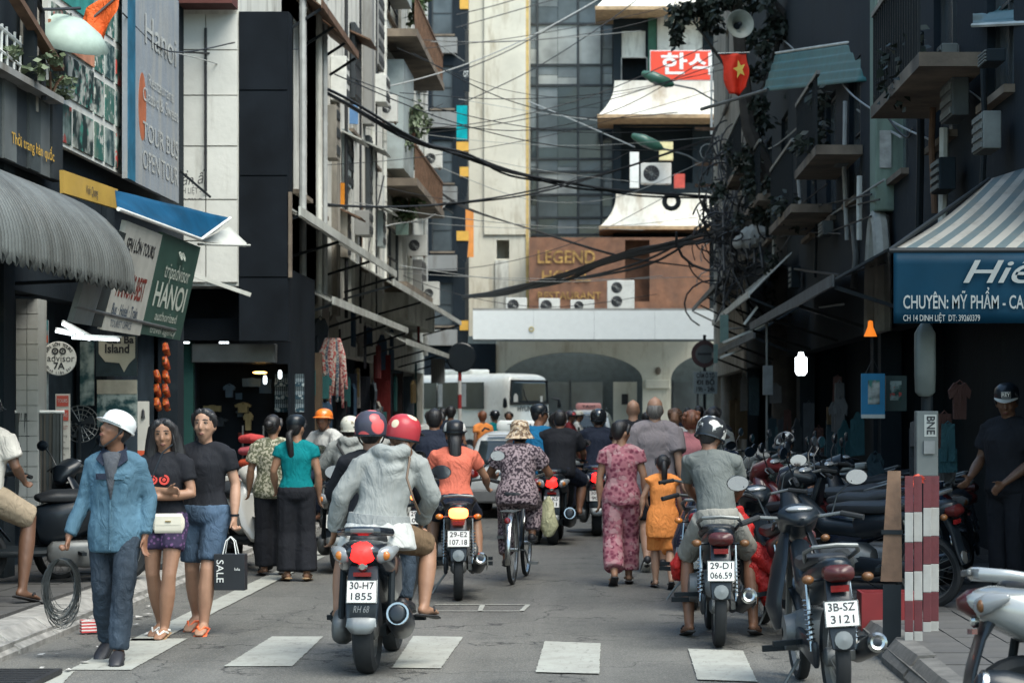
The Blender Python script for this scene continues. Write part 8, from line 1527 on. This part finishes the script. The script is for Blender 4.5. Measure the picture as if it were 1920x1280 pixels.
# bus, front corner towards us; local +y is forward
bus = thing('bus', 'white minibus turning across the junction with dark side windows', 'bus', W(985, 768, 65)*1.0, 0); bus.location = (wx(985, 64.5), F/64.5+.6, 0); bus.rotation_euler = (0, 0, R(-132))
b = MB(); Lb = 7.0
ring_loft(b, [(-Lb, .98, .45, 2.55, .9), (-Lb+.08, 1.0, .35, 2.68, .92), (-1.2, 1.01, .35, 2.72, .93), (-.45, 1.0, .35, 2.72, .91), (-.12, .98, .36, 2.7, .88), (.04, .95, .38, 2.66, .86), (.1, .9, .42, 2.6, .82)], 36, .3)
b.build('body', [BUSW], bus, True, 50)
MB().box(-.4, .4, -3.2, -1.9, 2.7, 2.86).build('roof_unit', [BUSW], bus, bevel=.05)
ws = MB()
def wsp(u, v): x = (-.79+1.58*u)*(1-.05*v); z = 1.84+.66*v; y = .135-.015*(2*u-1)**2; return (x, y, z)
solid(grid_sheet(wsp, 12, 8).build('windscreen', [BGL], bus, True), .02)
m = MB(); E = [wsp(0, 0), wsp(.5, 0), wsp(1, 0), wsp(1, .5), wsp(1, 1), wsp(.5, 1), wsp(0, 1), wsp(0, .5), wsp(0, 0)]; m.tube([V(p)+V((0, .012, 0)) for p in E], .03, 6); m.build('windscreen_seal', [M_RUB], bus, True)
for x in (-.45, -.1, .28, .55): MB().loft([(x, .142, 1.88), (x, .142, 2.05), (x, .14, 2.15)], [(.13, .008), (.12, .008), (.06, .006)], 8, e=.7).build('seat_cover', [mat('seat_white', (.55, .55, .52), .7)], bus)
for sx in (-1, 1):
    for i in range(6):
        y1 = -.75-i*1.0; MB().box(sx*1.005-.015*(sx > 0)-(.0 if sx > 0 else -.0), sx*1.005+.015, y1-.94, y1, 1.68, 2.46).build('side_window', [BGL], bus)
        MB().box(sx*1.024-.003, sx*1.024+.003, y1-.9, y1-.72, 1.74, 2.42).build('curtain', [CURT], bus)
    MB().box(sx*1.012-.006, sx*1.012+.006, -6.9, -.2, 1.12, 1.16).build('side_stripe', [M_STEEL], bus)
    for y in (-1.35, -5.3): road_wheel(bus, sx*.9, y, .4, .24)
    MB().loft([(sx*.62, .13, .85), (sx*.62, .165, .85)], [(.17, .1), (.15, .085)], 14, (1, 0, 0)).build('headlight', [M_LENS], bus, True); MB().loft([(sx*.98, .1, 2.0), (sx*1.14, .25, 1.95), (sx*1.14, .26, 1.75)], [.02, .05, .07], 8).build('mirror', [M_BLACK], bus, True)
MB().box(-.93, .93, .06, .2, .38, .62).build('bumper', [BUSW], bus, bevel=.04); MB().box(-.55, .55, .135, .15, .66, .78).build('grille', [M_DARK], bus); MB().tube([(0, .16, 1.8), (.22, .16, 2.05), (.25, .155, 2.25)], .014, 5).build('wiper', [M_BLACK], bus)
put_text('HYUNDAI', .2, (0, .105, 1.68), (-1, 0, 0), (0, .05, 1), M_STEEL, bus, wide=.95, bold=.03, off=.012)
# cars seen from behind; local +y forward, origin below the rear axle centre
def car(label, loc, rz, paint, w=.86, sign=None, low=False):
    c = thing('taxi', label, 'taxi', loc, rz, 'taxis in the street'); m = MB(); top = 1.62 if not low else 1.52
    ring_loft(m, [(-.72, w*.86, .36, .78), (-.68, w*.95, .32, .98), (-.5, w, .28, 1.0), (1.0, w, .26, 1.0), (2.6, w, .26, .98), (3.3, w*.95, .28, .86), (3.6, w*.82, .34, .7)], 30, .36); m.build('body', [paint], c, True, 50)
    m = MB(); ring_loft(m, [(-.62, w*.9, .9, 1.02, w*.86), (-.5, w*.93, .9, 1.4, w*.78), (-.3, w*.94, .9, top-.02, w*.74), (.3, w*.95, .9, top+.04, w*.74), (1.3, w*.95, .9, top+.01, w*.72), (1.75, w*.93, .9, 1.35, w*.76), (2.15, w*.9, .9, 1.02, w*.84)], 30, .4); m.build('cabin', [paint], c, True, 50)
    def rw(u, v): return ((-1+2*u)*w*(.76-.08*v), -.655+.15*v+.02*(2*u-1)**2, 1.03+.44*v)
    solid(grid_sheet(rw, 8, 5).build('rear_window', [BGL], c, True), -.02)
    for s in (-1, 1):
        MB().slab((s*w*.945, -.2, 1.03), (s*w*.945, 1.9, 1.03), (s*w*.77, 1.3, 1.5), (s*w*.77, -.15, 1.5), .02*s).build('side_window', [BGL], c)
        MB().loft([(s*w*.8, -.72, .8), (s*w*.86, -.68, .98)], [(.1, .04), (.07, .04)], 10).build('tail_light', [M_REDL], c, True); MB().tube([(s*w*.68, -.2, top+.04), (s*w*.68, .3, top+.09), (s*w*.68, 1.1, top+.05)], .018, 6).build('roof_rail', [M_DARK], c, True)
        MB().loft([(s*w, 1.75, 1.0), (s*(w+.16), 1.72, 1.03)], [(.05, .05), (.09, .06)], 10).build('mirror', [paint], c, True)
        for y in (0, 2.55): road_wheel(c, s*(w-.1), y, .33, .2)
    MB().box(-w*.92, w*.92, -.8, -.66, .3, .56).build('bumper', [mat('bumper_grey', (.12, .12, .12), .6)], c, bevel=.04); MB().box(-.26, .26, -.755, -.735, .66, .78).build('number_plate', [M_PLATE], c); MB().box(-.4, .4, -.745, -.72, .84, .88).build('trim_bar', [M_CHROME], c); MB().tube([(-.1, -.69, 1.06), (.2, -.62, 1.14)], .01, 5).build('wiper', [M_BLACK], c)
    MB().box(-w*.55, w*.55, -.45, -.36, top-.05, top-.02).build('spoiler', [paint], c, bevel=.01)
    MB().box(-.05, .05, -.69, -.66, 1.0, 1.02).build('brake_lamp', [M_REDL], c)
    if sign:
        MB().loft([(-.34, .35, top+.13), (.34, .35, top+.13)], [(.07, .11), (.07, .11)], 10, (0, 1, 0), e=.6).build('roof_sign', [sign], c, True); put_text('TAXI', .1, (0, .272, top+.13), (1, 0, 0), (0, 0, 1), M_INK, c, wide=.4, bold=.02)
    return c
p = W(968, 975, 122); car('white estate taxi with a white roof sign behind the cyclist', (wx(968, 124), F/124+.7, 0), -2, mat('car_white', (.5, .51, .5), .3, var=.05, coat=.5), .86, M_WHITE).scale = (.92, .9, .8)
car('far white taxi with a pink roof box and dark rear window', (wx(1102, 62), F/62+.5, 0), -3, mat('car_silver', (.5, .51, .5), .28, .2, var=.05, coat=.7), .8, mat('roof_pink', (.5, .22, .2), .5))
# --- parked motorbikes and scooters, right side
GP = 'motorbikes stopped or parked along the kerb'
SILV = mat('scooter_silver', (.3, .31, .305), .25, .3, var=.1, coat=.6); PEARL = mat('scooter_pearl', (.4, .39, .36), .25, var=.06, coat=.6); DBLUE = mat('bike_dark_blue', (.012, .02, .04), .25, var=.1, coat=.5); DRED = mat('bike_maroon', (.08, .012, .014), .3, var=.1, coat=.5); GPLATE = mat('plate_worn', (.36, .34, .28), .6, var=.4, scale=30, dirt=(.12, .11, .09), dirt_amt=.6)
motorbike('motorbike', 'dark motorbike with plate 29-H1 parked just behind the grey tee man', at(1306, 226, .6), -3, 'underbone', DBLUE, None, ['29-H1', '307'], 4, GP, mirrors=False)
motorbike('motorbike', 'parked motorbike leaning over with a worn blank number plate', at(1484, 262, .6), 10, 'underbone', M_BLACK, None, ['', ''], -7, GP, plate_m=GPLATE, dull=True)
motorbike('motorbike', 'nearest parked motorbike with plate 3B-SZ 3121 beside the barrier planks', at(1556, 338, .63), 4, 'underbone', M_BLACK, None, ['3B-SZ', '3121'], -3, GP, dull=True)
motorbike('scooter', 'silver tailed scooter at the frame edge beside the man in the cap', V((2.56, 9.75, 0)), -88, 'scooter', SILV, None, None, -6, GP, mirrors=False, dull=True)
spots = [(1420, 205, 40, 'underbone', M_BLACK, 'black motorbike parked at an angle by the red poncho'), (1462, 190, 62, 'scooter', M_BLACK, 'black scooter parked under the seated man in green'), (1530, 205, 70, 'underbone', DRED, 'maroon motorbike parked sideways with its mirror up'), (1585, 222, 66, 'scooter', DBLUE, 'dark blue scooter parked sideways near the wooden board'), (1600, 240, 60, 'underbone', M_BLACK, 'black motorbike parked behind the barrier planks'), (1635, 214, 72, 'scooter', M_BLACK, 'black scooter parked deep by the shop under the blue bag'), (1545, 172, 75, 'underbone', M_BLACK, 'second row black motorbike beneath the hanging bulb'), (1490, 165, 70, 'scooter', PEARL, 'pearl white scooter in the second row of parked bikes'), (1430, 158, 66, 'underbone', DBLUE, 'dark blue motorbike parked near the meter post'), (1395, 146, 60, 'scooter', M_BLACK, 'black scooter at the far end of the parked row'), (1375, 176, 30, 'underbone', M_BLACK, 'black motorbike parked beside the walking group'), (1655, 190, 80, 'underbone', M_BLACK, 'black motorbike parked against the dark shop'), (1590, 180, 78, 'scooter', M_BLACK, 'black scooter in the second row near the blue bag')]
for px, s, rz, st_, m, lab in spots:
    o = motorbike('motorbike' if st_ == 'underbone' else 'scooter', lab, at(px, s), rz, st_, m, None, None, random.uniform(-7, -3), GP, dull=True); o.location.z = .13 if o.location.x > KR else 0
# left side
motorbike('scooter', 'pearl grey scooter parked outside the dark clothes shop', at(468, 178), 205, 'scooter', PEARL, None, None, 6, 'scooters parked on the shop side pavement'); o = motorbike('scooter', 'black scooter parked on the pavement behind the coil of wire', at(92, 215), 118, 'scooter', M_BLACK, None, None, -6, 'scooters parked on the shop side pavement'); o.location.z = .13
o = motorbike('scooter', 'black motorbike at the frame edge under the man in the pale tee', at(-108, 243), 20, 'scooter', M_BLACK, None, None, 0, 'scooters parked on the shop side pavement', mirrors=False); o.location.z = .13
o = motorbike('motorbike', 'dark motorbike tucked behind the two women on the pavement', at(205, 205), 150, 'underbone', M_BLACK, None, None, 5, 'scooters parked on the shop side pavement'); o.location.z = .13
# seated and standing people at the sides
J = pose(RIDE, rkn=(.26, .3, .68), ran=(.27, .18, .12), rto=(.3, .3, .06), rel=(.26, .1, 1.08), rwr=(.2, .3, .98))
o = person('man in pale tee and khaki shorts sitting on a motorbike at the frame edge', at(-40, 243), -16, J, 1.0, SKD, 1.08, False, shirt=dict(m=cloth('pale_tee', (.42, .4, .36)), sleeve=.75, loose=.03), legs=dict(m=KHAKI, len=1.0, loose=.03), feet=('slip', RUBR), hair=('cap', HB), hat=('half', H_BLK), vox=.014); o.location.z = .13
J = pose(RIDE, lel=(-.32, .12, 1.12), lwr=(-.34, .3, .95), rel=(.3, .15, 1.05), rwr=(.36, .38, 1.02), hd=(0, .14, 1.5))
o = person('man in dark patterned tee sitting among the parked bikes', at(1480, 192), 155, J, .87, SK2, 1.08, False, shirt=dict(m=pattern('camo_dark', 'noise', (.025, .032, .03), (.13, .15, .13), scale=14, thr=(.55, .6)), sleeve=.7, loose=.025), legs=dict(m=BLKC), feet=('shoe', SHOE), hair=('cap', HB), hat=('half', H_MARB), head=(20, -25, 0), face=True, vox=.016)
J = pose(STAND, lel=(-.27, .0, 1.1), lwr=(-.16, .22, .93), rel=(.25, .02, 1.1), rwr=(.16, .25, .96))
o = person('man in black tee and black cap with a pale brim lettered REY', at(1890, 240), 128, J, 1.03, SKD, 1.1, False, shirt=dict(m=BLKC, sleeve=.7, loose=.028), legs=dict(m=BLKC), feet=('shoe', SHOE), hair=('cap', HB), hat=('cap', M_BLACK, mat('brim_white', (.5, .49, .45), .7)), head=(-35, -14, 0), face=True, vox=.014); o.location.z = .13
Mh = head_matrix(J, -35, -14, 0); a_ = Mh @ V((-.01, .116, .085)); R3 = Mh.to_3x3(); c_ = MB(); ux, uz, nn = R3 @ V((-1, 0, 0)), R3 @ V((0, .12, 1)).normalized(), R3 @ V((0, 1, -.1)).normalized()
c_.slab(a_-ux*.038-uz*.026, a_+ux*.038-uz*.026, a_+ux*.038+uz*.026, a_-ux*.038+uz*.026, .006); c_.build('cap_badge', [M_INK], o); put_text('REY', .04, a_, ux, uz, mat('print_white', (.75, .74, .7), .5), o, wide=.062, bold=.02, off=.003)
MB().tube([a_+ux*p_[0]+uz*p_[1]+nn*.003 for p_ in ((-.034, -.022), (.034, -.022), (.034, .022), (-.034, .022), (-.034, -.022))], .0016, 4).build('badge_border', [M_WHITE], o)
